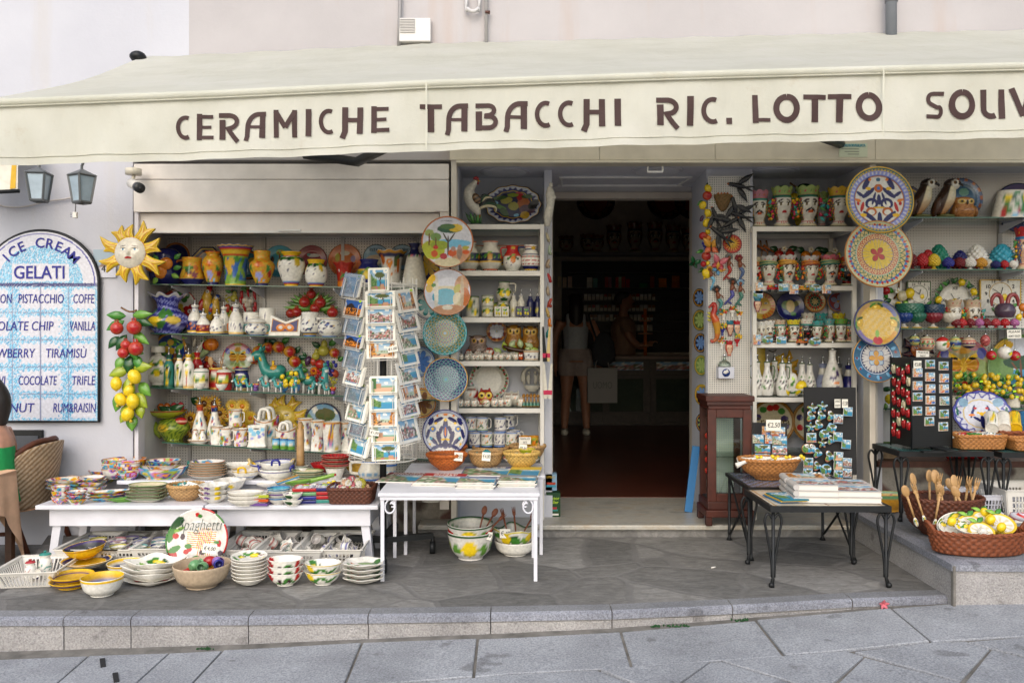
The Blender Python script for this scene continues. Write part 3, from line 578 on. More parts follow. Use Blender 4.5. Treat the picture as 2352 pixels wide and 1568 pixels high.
PRO={'amph':[(0,0),(.48,0),(.50,.04),(.72,.22),(.97,.52),(1,.66),(.86,.80),(.60,.87),(.60,.92),(.72,.97),(.72,1),(.60,.985),(.5,.9),(.4,.7),(0,.6)],'jar':[(0,0),(.58,0),(.6,.03),(.92,.22),(1,.45),(.93,.68),(.70,.84),(.70,.9),(.80,.97),(.80,1),(.70,.985),(.62,.85),(0,.6)],'flare':[(0,0),(.56,0),(.58,.04),(.60,.3),(.66,.6),(.74,.80),(1,.985),(1,1),(.9,.985),(.66,.8),(.5,.5),(0,.4)],'squat':[(0,0),(.55,0),(.62,.04),(.98,.25),(1,.34),(.85,.48),(.52,.62),(.48,.75),(.62,.90),(.85,1),(.80,1),(.5,.86),(.38,.7),(0,.6)],'tall':[(0,0),(.75,0),(.80,.04),(1,.30),(.97,.42),(.6,.70),(.42,.80),(.42,.86),(.72,.985),(.74,1),(.64,.99),(.34,.84),(0,.7)],'jug':[(0,0),(.62,0),(.66,.03),(.96,.2),(1,.38),(.95,.58),(.72,.74),(.60,.84),(.64,.95),(.72,1),(.66,.995),(.54,.86),(.6,.6),(0,.5)],'mug':[(0,0),(.9,0),(.97,.05),(1,.12),(.97,.5),(1,.97),(1,1),(.93,1),(.9,.9),(.88,.5),(0,.4)],'can':[(0,0),(.92,0),(.98,.02),(1,.08),(1,.9),(1,.97),(.97,1),(.9,1),(.88,.9),(.86,.3),(0,.25)],'bowl':[(0,0),(.42,0),(.46,.08),(.78,.42),(.97,.92),(1,1),(.965,1),(.74,.48),(.4,.16),(0,.12)],'deep':[(0,0),(.5,0),(.54,.06),(.84,.35),(.98,.85),(1,1),(.96,1),(.80,.42),(.45,.14),(0,.1)],'dish':[(0,0),(.55,0),(.58,.1),(.86,.5),(1,.95),(1,1),(.96,1),(.80,.6),(.5,.24),(0,.22)],'plt':[(0,0),(.5,0),(.52,.16),(.72,.30),(.98,.88),(1,1),(.95,.98),(.70,.42),(.6,.32),(0,.28)],'footed':[(0,0),(.35,0),(.30,.3),(.38,.45),(.9,.85),(1,1),(.95,1),(.8,.86),(.3,.55),(0,.5)],'bottle':[(0,0),(.82,0),(.92,.03),(1,.14),(.98,.42),(.70,.66),(.42,.78),(.38,.92),(.46,.95),(.46,1),(0,1)],'sq':[(0,0),(.96,0),(1,.02),(1,.6),(.94,.70),(.52,.84),(.46,.92),(.54,.95),(.54,1),(0,1)],'pear':[(0,0),(.7,0),(.85,.05),(1,.22),(.86,.44),(.52,.68),(.40,.84),(.46,.98),(.46,1),(0,1)],'egg':[(0,0),(.6,0),(.82,.08),(1,.34),(.97,.58),(.78,.84),(.45,.97),(0,1)],'shaker':[(0,0),(.8,0),(1,.08),(.96,.3),(.62,.7),(.58,.8),(.62,.9),(.4,1),(0,1)]}
def rad_at(prof,t):
 p=crom(prof,6);k=int(np.argmax(p[:,1]));return float(np.interp(t,p[:k+1,1],p[:k+1,0]))
def ring(m,R,hh,prof,side,t0,t1,out,r,col,sy=1):
 a,b=rad_at(prof,t0)*R*.96,rad_at(prof,t1)*R*.96;z0,z1=t0*hh,t1*hh;o=max(a,b)+out
 d=AR([sin(side),-cos(side)*sy,0]);pts=[]
 for q,zz in((a,z0),(o*.96,z0+(z1-z0)*.12),(o,(z0+z1)/2),(o*.97,z1-(z1-z0)*.06),(b,z1)):pts.append(d*q+AR([0,0,zz]))
 tube(m,pts,r,col,7,4)
rg_=gl(ring)
def wr(name,lb_,cat,x,Y,z,w,h,prof,col,in_=None,hd_=(),n=44,sub=4,gp_=None,sy=1.,wob=None,yaw=0,mt=None,lid=None,spout=None,neckc=None,body='body'):
 s=Y/W;R=w*s/2;hh=h*s;pr=PRO[prof]if isinstance(prof,str)else prof;mt=mt or GLZ
 if hasattr(col,'paint'):col.asp=min(max(hh/R,1.4),4.5)
 la(pr,R,hh,col,in_,n,sub,sy,wob)
 if not hd_ and lid is None and spout is None and neckc is None:
  return tag(m.bd(name,mt,None,pos(x,Y,z),(0,0,yaw)),lb_,cat,gp_)
 t=th_g(name,lb_,cat,pos(x,Y,z),gp_,(0,0,yaw));m.bd(body,mt,t)
 for hd in hd_:
  rg_(R,hh,pr,hd[0],hd[1],hd[2],hd[3]*R,hd[4]*R,hd[5],sy);m.bd('handle',mt,t)
 if lid is not None:
  rr=rad_at(pr,.99)*R;la([(0,0),(1,0),(1,.12),(.8,.4),(.22,.55),(.16,.62),(.3,.8),(.2,.98),(0,1)],rr,rr*.8,lid,n=24);m.bd('lid',mt,t,(0,0,hh*.985))
 if neckc is not None:
  la([(0,0),(.46,0),(.50,.3),(.48,.9),(.3,1),(0,1)],R,R*.5,neckc,n=16,sub=2);m.bd('stopper',mt,t,(0,0,hh*.995))
 if spout is not None:
  z0=hh+(R*.45 if neckc is not None else 0);L=spout*s;tu([(0,0,z0-.004),(0,0,z0+L*.35)],[R*.28,R*.22],JO,10);tu([(0,0,z0+L*.3),(0,0,z0+L*.85),(R*.10,-.002,z0+L)],[R*.14,R*.13,R*.15],JO,8);m.bd('pourer',CHR,t)
 return t
def flute(n,a,zt=.0,top=.6):
 def f(th,t):
  k=CLP((t-top)/(1-top),0,1);return 1+a*k*CO(n*th),zt*k*CO(n*th)
 return f
def pl_(lb_,x,v,Y,r,col,hf=None,name='plate',cat='plate',nr=26,nt=110,rad=None,tilt=.10,gp_=None,thick=.012,sx=1.,sz=1.,yaw=0,txt=None,back=None):
 s=Y/W;
 hf=hf or(lambda q,th:.07*CLP((q-.62)/.3,0,1)+.015*SN(CLP((q-.93)/.07,0,1)*pi))
 di_(r*s,col,hf,nr,nt,rad,thick,back,sx,sz)
 if txt:
  for a in txt:tt_(a[0],a[1]*s,(a[2]*s,-.085*r*s-.002 if len(a)<5 else a[4],a[3]*s),a[5]if len(a)>5 else BLK,.0006,bold=.0002)
 return tag(m.bd(name,GLZ,None,P(x,v,Y),(-tilt,0,yaw)),lb_,cat,gp_)
def bo(lb_,x,Y,z,w,h,oc,ic,prof='bowl',name='bowl',cat='bowl',n=48,rot=(0,0,0),gp_=None,wob=None,hd_=(),sub=4,sy=1.,mt=None,lip=None):
 s=Y/W;pr=PRO[prof]if isinstance(prof,str)else prof
 if hasattr(oc,'paint'):oc.asp=max(.7,2*h/w*1.4)
 la(pr,w*s/2,h*s,oc,ic,n,sub,sy,wob)
 if not hd_:return tag(m.bd(name,mt or GLZ,None,pos(x,Y,z),rot),lb_,cat,gp_)
 t=th_g(name,lb_,cat,pos(x,Y,z),gp_,rot);m.bd('body',mt or GLZ,t)
 R=w*s/2
 for hd in hd_:
  k=MB();a=hd[0];d=AR([sin(a),-cos(a),0]);pn=AR([cos(a),sin(a),0]);q=hd[1]*R
  tube(k,[d*R*.93-pn*q+[0,0,h*s*.85],d*(R*1.0)-pn*q*.9+[0,0,h*s+q*.7],d*R*1.05+[0,0,h*s+q*1.1],d*R*1.0+pn*q*.9+[0,0,h*s+q*.7],d*R*.93+pn*q+[0,0,h*s*.85]],hd[2]*R,hd[3],7,4);k.bd('handle',mt or GLZ,t)
 return t
ORD=['topmost','second from top','third from top','fourth from top','fifth from top','sixth from top','seventh from top','eighth from top']
def fruit(m,kind,c,r,seed=0):
 if kind=='lemon':blob(m,c,(r*.82,r*.7,r),lambda th,t:mixv(lm,KL,(AB(t-.5)*1.6)[:,None]),14,(0,.5*((seed%3)-1),0));blob(m,(c[0]+r*.45*((seed%3)-1)*1,c[1],c[2]-r*.9),r*.22,KL,8)
 elif kind=='pom':
  g=np.array
  blob(m,c,(r,r*.8,r*.95),lambda th,t:WH((wrap(th-.3)/.5)**2+((t-.5)/.25)**2<1,1,0)[:,None]*(QD-JV)+JV,16)
  for k in RG(5):blob(m,(c[0]+r*.28*cos(k*1.26),c[1]-r*.1,c[2]+r*1.02+r*.1*sin(k*1.26)),(r*.09,r*.09,r*.26),KS,6)
 elif kind=='pomy':
  blob(m,c,(r,r*.8,r*.95),lambda th,t:WH(((wrap(th-.35)/.45)**2+((t-.45)/.3)**2<1)[:,None],QD,mixv(UX,JV,CLP(SN(th)*.6+.3,0,1)[:,None])),18)
  blob(m,(c[0]+r*.5,c[1]-r*.1,c[2]-r*.85),(r*.22,r*.2,r*.28),KF,6)
 elif kind=='orange':blob(m,c,(r,r*.85,r),VA,14)
 elif kind=='half':blob(m,c,(r,r*.5,r),lambda th,t:WH((AB(th)<1.1)[:,None],KC,KL),18)
 elif kind=='apple':blob(m,c,(r,r*.85,r*.92),lambda th,t:mixv(QD,ZU,CLP(SN(3*th)*.5+.1,0,1)[:,None]),14)
 elif kind=='cherry':blob(m,c,r,QD,12)
 elif kind=='pear':
  blob(m,(c[0],c[1],c[2]-r*.3),(r*.8,r*.7,r*.75),US,12);blob(m,(c[0]+r*.1,c[1],c[2]+r*.5),(r*.45,r*.42,r*.7),US,10)
 elif kind=='fig':blob(m,c,(r*.8,r*.6,r),lambda th,t:WH((AB(th)<.6)[:,None],JV,KA),12)
 elif kind=='eggp':blob(m,c,(r*.6,r*.6,r*1.1),QL,12,(0,.4,0))
 elif kind=='pumpkin':blob(m,c,(r,r*.7,r*.85),lambda th,t:mixv(VA,QP,(SN(th*8)*.5+.5)[:,None]),24)
 elif kind in('grape','rgrape','ggrape'):
  cc={'grape':UK,'rgrape':UF,'ggrape':US}[kind];g=RD(seed)
  for k in RG(14):
   u=g.un(0,1);blob(m,(c[0]+r*g.un(-1,1)*(1-u*.8),c[1]-r*g.un(0,.5),c[2]+r*(.9-u*2.1)),r*.27,cc*g.un(.8,1.3),8)
 elif kind=='flower':
  for k in RG(5):blob(m,(c[0]+r*.6*cos(k*1.257),c[1]-r*.1,c[2]+r*.6*sin(k*1.257)),(r*.45,r*.2,r*.45),QE,8)
  blob(m,(c[0],c[1]-r*.3,c[2]),r*.25,UO,8)
 elif kind=='pepper':tube(m,[(c[0],c[1],c[2]+r),(c[0]+r*.1,c[1]-r*.1,c[2]),(c[0]+r*.35,c[1],c[2]-r)],[r*.34,r*.32,r*.04],QD,8,3)
 elif kind=='garlic':blob(m,c,(r*.9,r*.8,r*.8),lambda th,t:mixv(UZ,ZC,(SN(th*6)*.5+.5)[:,None]),18);tube(m,[(c[0],c[1],c[2]+r*.5),(c[0]+r*.2,c[1],c[2]+r*1.2)],[r*.3,r*.08],UZ,8)
 elif kind=='carrot':tube(m,[(c[0]-r,c[1],c[2]+r*.6),(c[0]+r,c[1]-r*.1,c[2]-r*.7)],[r*.32,r*.06],ZU,8)
 elif kind=='sunf':
  for k in RG(16):leaf(m,(c[0],c[1]-r*.1,c[2]),k*pi/8+seed,r*1.02,r*.36,QA if k%2 else UX,.2)
  blob(m,(c[0],c[1]-r*.22,c[2]),(r*.36,r*.2,r*.36),lambda th,t:mixv(JU,UH,(SN(th*20)*.5+.5)[:,None]),18)
 elif kind=='mum':
  for k in RG(26):leaf(m,(c[0],c[1]-r*.1,c[2]),k*pi/13+seed,r*1.02,r*.22,KL if k%2 else QA,.12)
  blob(m,(c[0],c[1]-r*.15,c[2]),(r*.3,r*.16,r*.3),VA,14)
fr_t=gl(fruit)
KN={'lemon':'lemon','pom':'pomegranate','pomy':'pomegranate','orange':'orange','half':'lemon_slice','apple':'apple','cherry':'cherry','pear':'pear','fig':'fig','eggp':'aubergine','pumpkin':'pumpkin','grape':'grape_bunch','rgrape':'grape_bunch','ggrape':'grape_bunch','flower':'blossom','pepper':'chilli_pepper','garlic':'garlic_bulb','carrot':'carrot','sunf':'sunflower','mum':'flower_head'}
def wf(name,lb_,x,v,Y,fruits,leaves,lc=(gn,dg,lgn),cat='wall ornament',stem=None,hang=True,gp_=None):
 s=Y/W;t=th_g(name,lb_,cat,P(x,v,Y),gp_);
 for i,(du,dv,a,L,wd)in EN(leaves):lf((du*s,.004*(i%3)-.004,-dv*s),a,L*s,wd*s,lc[i%len(lc)],.12)
 if leaves:m.gz('leaves',t)
 if stem:gz('stem',t,tu,[(a*s,.0,-b*s)for a,b in stem],2.2*s,UH,7,3)
 for i,(du,dv,r,kind)in EN(fruits):
  fr_t(kind,(0,0,0),r*s,i);m.bd(KN[kind],GLZ,t,(du*s,-.012-.5*r*s,-dv*s))
 if not fruits and not leaves:raise ValueError
 return t
def fs_(sc=1.,lip=QD,eye=ZY,oz=0.):
 F=[]
 for sg in(-1,1):F+=[(sg*.36*sc,(.18+oz)*sc,.17*sc,.06*sc,QE),(sg*.36*sc,(.18+oz)*sc,.065*sc,.06*sc,eye),(sg*.36*sc,(.245+oz)*sc,.19*sc,.022*sc,QG),(sg*.38*sc,(.38+oz)*sc,.22*sc,.026*sc,KQ,-.18*sg)]
 return F+[(0,(-.34+oz)*sc,.22*sc,.065*sc,lip),(0,(-.335+oz)*sc,.22*sc,.012*sc,lip*.4)]
def sf_(name,lb_,x,v,Y,R,rf,nray,fc,rayc,strk,lip=QD,eye=ZG,cat='wall ornament',seed=1,tilt=.05):
 s=Y/W;g=RD(seed);q=rf/R;t=th_g(name,lb_,cat,P(x,v,Y),None,(-tilt,0,0))
 amp=[g.un(.8,1.12)for _ in RG(nray)]
 for k in RG(nray):
  a=k*2*pi/nray;L=R*s*amp[k];b=rf*s*.8;wd=2*pi*rf*s/nray*1.5;kk=10;u=LS(-1,1,13)
  tt=LS(0,1,kk);w=wd/2*SN(pi*CLP(.30+.70*tt,0,1))**.8+1e-4;sw=wd*.35*SN(tt*pi*1.1)*(1 if k%2 else-1)
  xx=(w[:,None]*u+sw[:,None]).ravel();zz=np.repeat(b+(L-b)*tt,13);yy=np.repeat(-.014*SN(pi*tt**.6)-.004,13)*(1-.55*TL(u,kk)**2)
  col=TL(rayc,(kk*13,1));ua=TL(AB(u),kk);T2=np.repeat(tt,13);col[(AB(ua-.33)<.05)&(T2<.85)]=strk
  V=CS([xx*cos(a)+zz*sin(a),yy,-xx*sin(a)+zz*cos(a)]);Bk=V.copy();Bk[:,1]=.012;n=kk*13
  f=GF(13,kk)
  e=[(i*13+c,(i+1)*13+c,(i+1)*13+n+c,i*13+n+c)for i in RG(kk-1)for c in(0,12)]
  m.add(np.vstack([V,Bk]),f+e,np.vstack([col,col]))
 m.gz('rays',t)
 def hf(r,th):
  X=r*SN(th);Z=r*CO(th)
  return .40*np.sqrt(MX(0,1-r*r*.96))+.17*np.exp(-((X/.10)**2+((Z+.06)/.2)**2))+.05*np.exp(-((X/.25)**2+((Z+.34)/.09)**2))-.05*np.exp(-(((AB(X)-.36)/.2)**2+((Z-.18)/.1)**2))+.04*np.exp(-(((AB(X)-.45)/.2)**2+((Z+.15)/.18)**2))
 di_(rf*s,fp(fc,[(.95,1.1,strk)],(),fs_(1,lip,eye)),hf,40,72,None,.012);m.gz('face',t)
 return t
def hv_(lb_,x,Y,z,w,h,skin,crown,hair,male=False,turban=None,yaw=0,fr=rd,beard=False,gp_='head vases',simple=False,hv='head_vase',collar=None):
 s=Y/W;R=w*s*.39;hh=h*s;t=th_g(hv,lb_,'vase',pos(x,Y,z),gp_,(0,0,yaw))
 pr=[(0,0),(.78,0),(.80,.05),(.60,.12),(.56,.20),(.66,.27),(.86,.38),(.97,.50),(1,.62),(.96,.74),(.90,.80),(.84,.82),(0,.82)]
 E=QG;br=.028 if not male else .045
 S=[]
 for sg in(-1,1):S+=[(sg*.42,.575,.25,.085,QE),(sg*.42,.575,.12,.08,KA),(sg*.42,.612,.27,.026,E),(sg*.44,.67,.32,br*1.35,E,-.2*sg)]
 S+=[(0,.375,.30,.075,UF if not male else KW),(0,.375,.24,.008,VY),(.0,.47,.10,.01,skin*.6)]
 if male:S+=[(-.22,.425,.32,.055,E,.30),(.22,.425,.32,.055,E,-.30)]+([(0,.305,.18,.07,E)]if beard else[])
 for a in(-.3,0,.3):S.append((a,.10,.07,.05,rd))
 def fn(th,t_,C):
  C=C.copy();side=(AB(th)>.86+.15*SN(t_*9))&(t_>.16);C[side]=hair;sp=side&(SN(th*23)*SN(t_*60)>.35);C[sp]=fr
  sp=side&(SN(th*17+2)*SN(t_*47+1)>.5);C[sp]=yl;C[t_<.07]=collar if collar is not None else KC;C[t_>.74]=turban if turban is not None else hair;return C
 la(pr,R,hh,pa(skin,[(.125,.145,fr)],S,fn),n=56,sub=5,sy=.95)
 v=m.v[0];th=np.arctan2(v[:,0],-v[:,1]);tt=v[:,2]/hh;rr=np.hypot(v[:,0],v[:,1])
 d=.15*np.exp(-((th/.13)**2+((tt-.475)/.065)**2))+.06*np.exp(-((th/.12)**2+((tt-.56)/.07)**2))+.055*np.exp(-((th/.3)**2+((tt-.375)/.03)**2))+.06*np.exp(-((th/.3)**2+((tt-.29)/.035)**2))-.05*np.exp(-(((AB(th)-.4)/.2)**2+((tt-.575)/.04)**2))
 k=(1+d*(rr>R*.3));v[:,0]*=k;v[:,1]*=k;m.gz('head',t)
 if turban is not None:
  for i in RG(4):
   a0=-1.5;tu([(R*1.02*sin(a),-R*1.0*cos(a),hh*(.70+.035*i+.05*sin((a+1.5)*.9+i*.3)))for a in LS(-1.7,1.7,14)],R*.13,mixv(turban,yl if i%2 else dg,.35),7)
  m.gz('turban',t)
 nz=8
 la([(.80,.0),(.86,.05),(.90,.4),(1.02,.9),(1.06,1),(1.0,1),(.84,.5),(.7,.05)],R,hh*.24,pa(crown,[(0,.16,fr*.9),(.16,.24,UZ)],[(a,.5,.16,.16,c)for a,c in((-1.1,yl),(-.55,fr),(0,gn),(.55,fr),(1.1,yl))]),crown*.6,64,3,.95,lambda th,t_:(1+0*th,WH(t_>.8,.22*AB(CO(nz/2*th))-.06,0)));m.bd('crown',GLZ,t,(0,0,hh*.775))
 if not simple:
  for sg in(-1,1):
   g=RD(int(x)+sg)
   for i in RG(16):
    q=g.random();c=(sg*R*(.95+.22*g.random()),-R*(.05+.35*g.random()),hh*(.22+.52*q));kd=g.choice('lfgg')
    if kd=='l':lf(c,sg*g.un(.3,2.6),R*.6,R*.3,g.choice([gn,dg,te]),.2)
    else:bl_(c,R*(.13 if kd=='g' else .17),fr if kd=='g' else g.choice([yl,oj,fr]),7)
   m.gz('fruit_garland',t)
 return t
def ow_(lb_,x,Y,z,w,h,base,spots,gp_,name='owl_figurine',ears=True):
 s=Y/W;R=w*s/2;hh=h*s;E=[]
 for sg in(-1,1):E+=[(sg*.42,.66,.36,.22,QE),(sg*.40,.66,.15,.13,BLK)]
 E+=[(0,.55,.12,.10,oj),(0,.86,.9,.05,BRN)]
 la(PRO['egg'],R,hh,pa(base,(),list(spots)+E),n=26,sub=2)
 if ears:
  for sg in(-1,1):bl_((sg*R*.5,-R*.1,hh*.95),(R*.2,R*.15,R*.32),base*.7,6)
 return tag(m.bd(name,GLZ,None,pos(x,Y,z)),lb_,'figurine',gp_)
def owlbig(lb_,x,Y,z,w,h,c1,c2,c3,ear=True,heads=1,name='owl_figurine'):
 s=Y/W;hh=h*s;t=th_g(name,lb_,'figurine',pos(x,Y,z));ww=w*s/heads
 for q in RG(heads):
  R=ww/2*(1 if heads==1 else 1.08);ox=(q-(heads-1)/2)*ww;g=lambda th,tt,C:WH(((AB(((tt*16)%1)-.5-.3*CO(th*14+np.floor(tt*16)*pi))<.16)&(tt<.6))[:,None],c2,C)
  E=[]
  for sg in(-1,1):E+=[(sg*.48,.76,.42,.24,c3),(sg*.46,.76,.24,.15,QA),(sg*.46,.76,.14,.09,BLK)]
  la([(0,0),(.55,0),(.8,.06),(.98,.25),(1,.4),(.86,.56),(.80,.64),(.88,.76),(.80,.90),(.4,.99),(0,1)],R,hh*(1 if q==0 else .96),pa(c1,(),E,g),n=48,sub=4,sy=.75);m.bd('body',GLZ,t,(ox,0,0))
  bl_((0,-R*.68,hh*.71),(R*.09,R*.10,R*.2),UG,8);m.bd('beak',GLZ,t,(ox,0,0))
  for sg in(-1,1):
   if ear:tu([(0,-R*.4,hh*.84),(sg*R*.5,-R*.45,hh*.90),(sg*R*.95,-R*.2,hh*.97)],[R*.07,R*.1,R*.02],KQ,6,3);m.bd('ear_tuft',GLZ,t,(ox,0,0))
   if heads==1:bl_((sg*R*.85,-R*.1,hh*.32),(R*.22,R*.5,hh*.28),c1*.6,12,(0,-.12*sg,0));m.bd('wing',GLZ,t,(ox,0,0))
 return t
def pine(lb_,x,Y,z,w,h,col,gp_,foot=True,n=11,rows=9):
 s=Y/W;R=w*s/2;hh=h*s;t=th_g('ceramic_pine_cone',lb_,'ornament',pos(x,Y,z),gp_);z0=.22*hh if foot else 0
 if foot:
  gz('foot',t,la,[(0,0),(.55,0),(.56,.1),(.3,.4),(.24,.7),(.4,1),(0,1)],R,z0*1.1,col*.9,n=20,sub=2)
 H1=hh-z0;k=rows*4;ts=LS(0,1,k+1)
 prf=[(float(SN(pi*(.08+.92*q)**.78)**.55)if q<1 else 0,q)for q in ts]
 def wob(th,tt):
  ph=np.floor(tt*rows);fr_=tt*rows-ph;a=CO(n*th+ph*pi)
  return 1+.2*MX(a,-.3)*SN(pi*fr_),0
 cf=lambda th,tt:col*(1-.0*tt[:,None])
 la(prf,R*.92,H1,cf,n=n*6,sub=1,wob=wob);m.bd('cone',GLZ,t,(0,0,z0));return t
def dk_(lb_,x,Y,z,w,h,face=1,c=VO,cart=None,saddle=UF,gp_='ceramic donkeys',yaw=0,big=False):
 s=Y/W;hh=h*s;L=w*s;t=th_g('donkey_figurine',lb_,'figurine',pos(x,Y,z),gp_,(0,0,yaw));f=face if face else .25
 b=hh*.40;lt=UZ
 bl=L*.25
 tu([(-f*bl,0,b),(-f*bl*.6,0,b*1.06),(0,0,b*1.0),(f*bl*.7,0,b*1.06),(f*bl*1.1,0,b*1.35),(f*bl*1.35,0,hh*.72),(f*bl*1.6,-.0,hh*.80),(f*(bl*1.6+hh*.16),-.004,hh*.72),(f*(bl*1.6+hh*.24),-.006,hh*.67)],[hh*.08,hh*.155,hh*.15,hh*.15,hh*.115,hh*.095,hh*.11,hh*.085,hh*.07],np.vstack([TL(c,(7,1)),TL(lt,(2,1))]),10,3)
 for sx in(-1,1):
  for sy in(-1,1):tu([(sx*bl*.75,sy*hh*.07,b*.95),(sx*bl*.78,sy*hh*.075,b*.45),(sx*bl*.80,sy*hh*.08,0)],[hh*.06,hh*.045,hh*.05],AR([c,lt,lt]),7)
 for sy in(-1,1):tu([(f*bl*1.45,sy*hh*.05,hh*.82),(f*bl*1.3,sy*hh*.10,hh*.92),(f*bl*1.2,sy*hh*.12,hh)],[hh*.03,hh*.045,hh*.008],AR([c,c*1.2,c]),6)
 tu([(-f*bl,0,b),(-f*bl*1.25,0,b*.7),(-f*bl*1.3,0,b*.4)],[hh*.03,hh*.02,hh*.03],c*.6,6)
 m.gz('body',t)
 bl_((0,0,b*1.22),(bl*.62,hh*.15,hh*.08),saddle,10);tu([(-bl*.2,0,b*1.3),(-bl*.2,0,b*1.3+hh*.14)],hh*.03,yl,6);m.gz('saddle',t)
 if big:
  tu([(f*bl*(1.35+.12*cos(a)),hh*.11*sin(a),hh*.70+hh*.05*cos(a))for a in LS(0,2*pi,12)],hh*.022,yl,6);tu([(f*(bl*1.6+hh*.10),hh*.09*sin(a),hh*.74+hh*.09*cos(a))for a in LS(0,2*pi,12)],hh*.018,oj,6);m.gz('bridle',t)
 if cart is not None:
  X0=-f*bl*2.3;la([(.0,0),(.7,0),(.75,.1),(1,1),(.92,1),(.7,.3),(0,.25)],hh*.24,hh*.22,pa(cart,[(.3,.5,cm)]),n=4,sub=1,c=(X0,0,hh*.26));m.gz('cart',t)
  for sy in(-1,1):gz('wheel',t,tu,[(X0,sy*hh*.16,hh*.15),(X0,sy*hh*.20,hh*.15)],hh*.15,PUR,14)
  k=MB()
  for q in RG(5):blob(k,(X0+hh*.09*(q-2),-hh*.03*(q%2),hh*.50),hh*.07,(yl,rd,oj)[q%3],8)
  k.gz('fruit_load',t)
 return t
def sn(kind,seed,border=.0,bc=QE):
 g=np.random.RandomState(seed);A=g.rand(20)
 def f(u,v):
  x=(u-border)/(1-2*border);y=(v-border)/(1-2*border);C=mixv(QE,JK,CLP(y,0,1)[:,None])
  cl=SN(x*9+A[0]*6)*SN(y*14+A[1]*6)+.5*SN(x*21+A[2]*9+y*9);C[(cl>.55)&(y>.5)]=QE
  cell=(np.floor(x*17)*7.13+np.floor(y*13)*3.77+seed*1.7);rn=(SN(cell*12.9898)*43758.5453)%1
  if kind in('pine','sea','coast'):
   C[y<.50]=QJ;C[y<.40]=VE;hl=.52+.30*MX(0,1-x*2.4)+.03*SN(x*19);m=(y<hl)&(x<.42)&(y>.2-.3*x);C[m]=VR;C[m&(rn>.62)]=JM
  if kind=='pine':
   tx=.56+.06*A[3];C[(AB(x-tx-.05*SN(y*5))<.022)&(y<.66)]=KQ;C[(AB(x-tx-(y-.42)*.5)<.016)&(y>.42)&(y<.66)]=KQ;C[(AB(x-tx+(y-.45)*.5)<.016)&(y>.45)&(y<.66)]=KQ
   m=(((x-tx)/.30)**2+((y-.75)/.15)**2<1);C[m]=VL;C[m&(rn>.5)]=QV;m=(y<.17);C[m]=JR;C[m&(rn>.5)]=QI;m=(y<.24)&(AB(x-.72)<.10);C[m]=KD
  if kind=='coast':
   m=(y<.95-1.0*x+.08*SN(x*15));C[m]=QO;C[m&(rn>.35)]=ZA;C[m&(rn>.6)]=JO;C[m&(rn>.8)]=VG
  if kind=='town':
   m=y<.62+.12*SN(x*7+A[4]*6)+.06*SN(x*17);C[m]=ZA;C[m&(rn>.3)]=UZ;C[m&(rn>.5)]=KH;C[m&(rn>.68)]=ZP;C[m&(rn>.82)]=ZE;C[y<.06]=ZG
  if kind=='piazza':
   C[y<.30]=QS;m=(y>.2)&(y<.46);C[m]=JA;m=(x<.3-.12*y)|(x>.74+.10*y);C[m&(y>.12)]=ZV;C[m&(rn>.6)&(y>.12)]=ZZ;C[(AB(x-.34)<.05)&(y<.82)&(y>.3)]=QS;C[(rn>.8)&(y<.4)]=UG
  if kind=='stair':
   C[(y<.46)&(y>.30)]=UP;m=y<.32;C[m]=QS;C[m&(AB(x-.5)>.5-.4*(.4-y))]=VR;m=(x<.42)&(x>.18)&(y>.28)&(y<.62);C[m]=KD;m=(x<.2)&(y>.2);C[m]=JM
  if kind=='night':
   C=mixv(KO,QN,CLP(y,0,1)[:,None]);m=y<.5+.3*np.exp(-((x-.35)/.25)**2);C[m]=QG;C[m&(rn>.45)&(y<.5)]=VA;C[y<.16]=ZT
  if kind=='arch':
   m=(y<.5)|(x<.3);C[m]=ZV;C[m&(rn>.5)]=KD;C[(y<.34)&(x>.55)]=QN;C[(y<.2)&(x<.5)]=VW;C[(rn>.8)&m]=UZ
  if kind=='ital':
   m=y<.55+.2*SN(x*6+A[5]*5);C[m]=ZM;C[m&(rn>.5)]=QS;C[y<.2]=VV
  if border>0:C[(x<0)|(x>1)|(y<0)|(y>1)]=bc
  return C
 return f
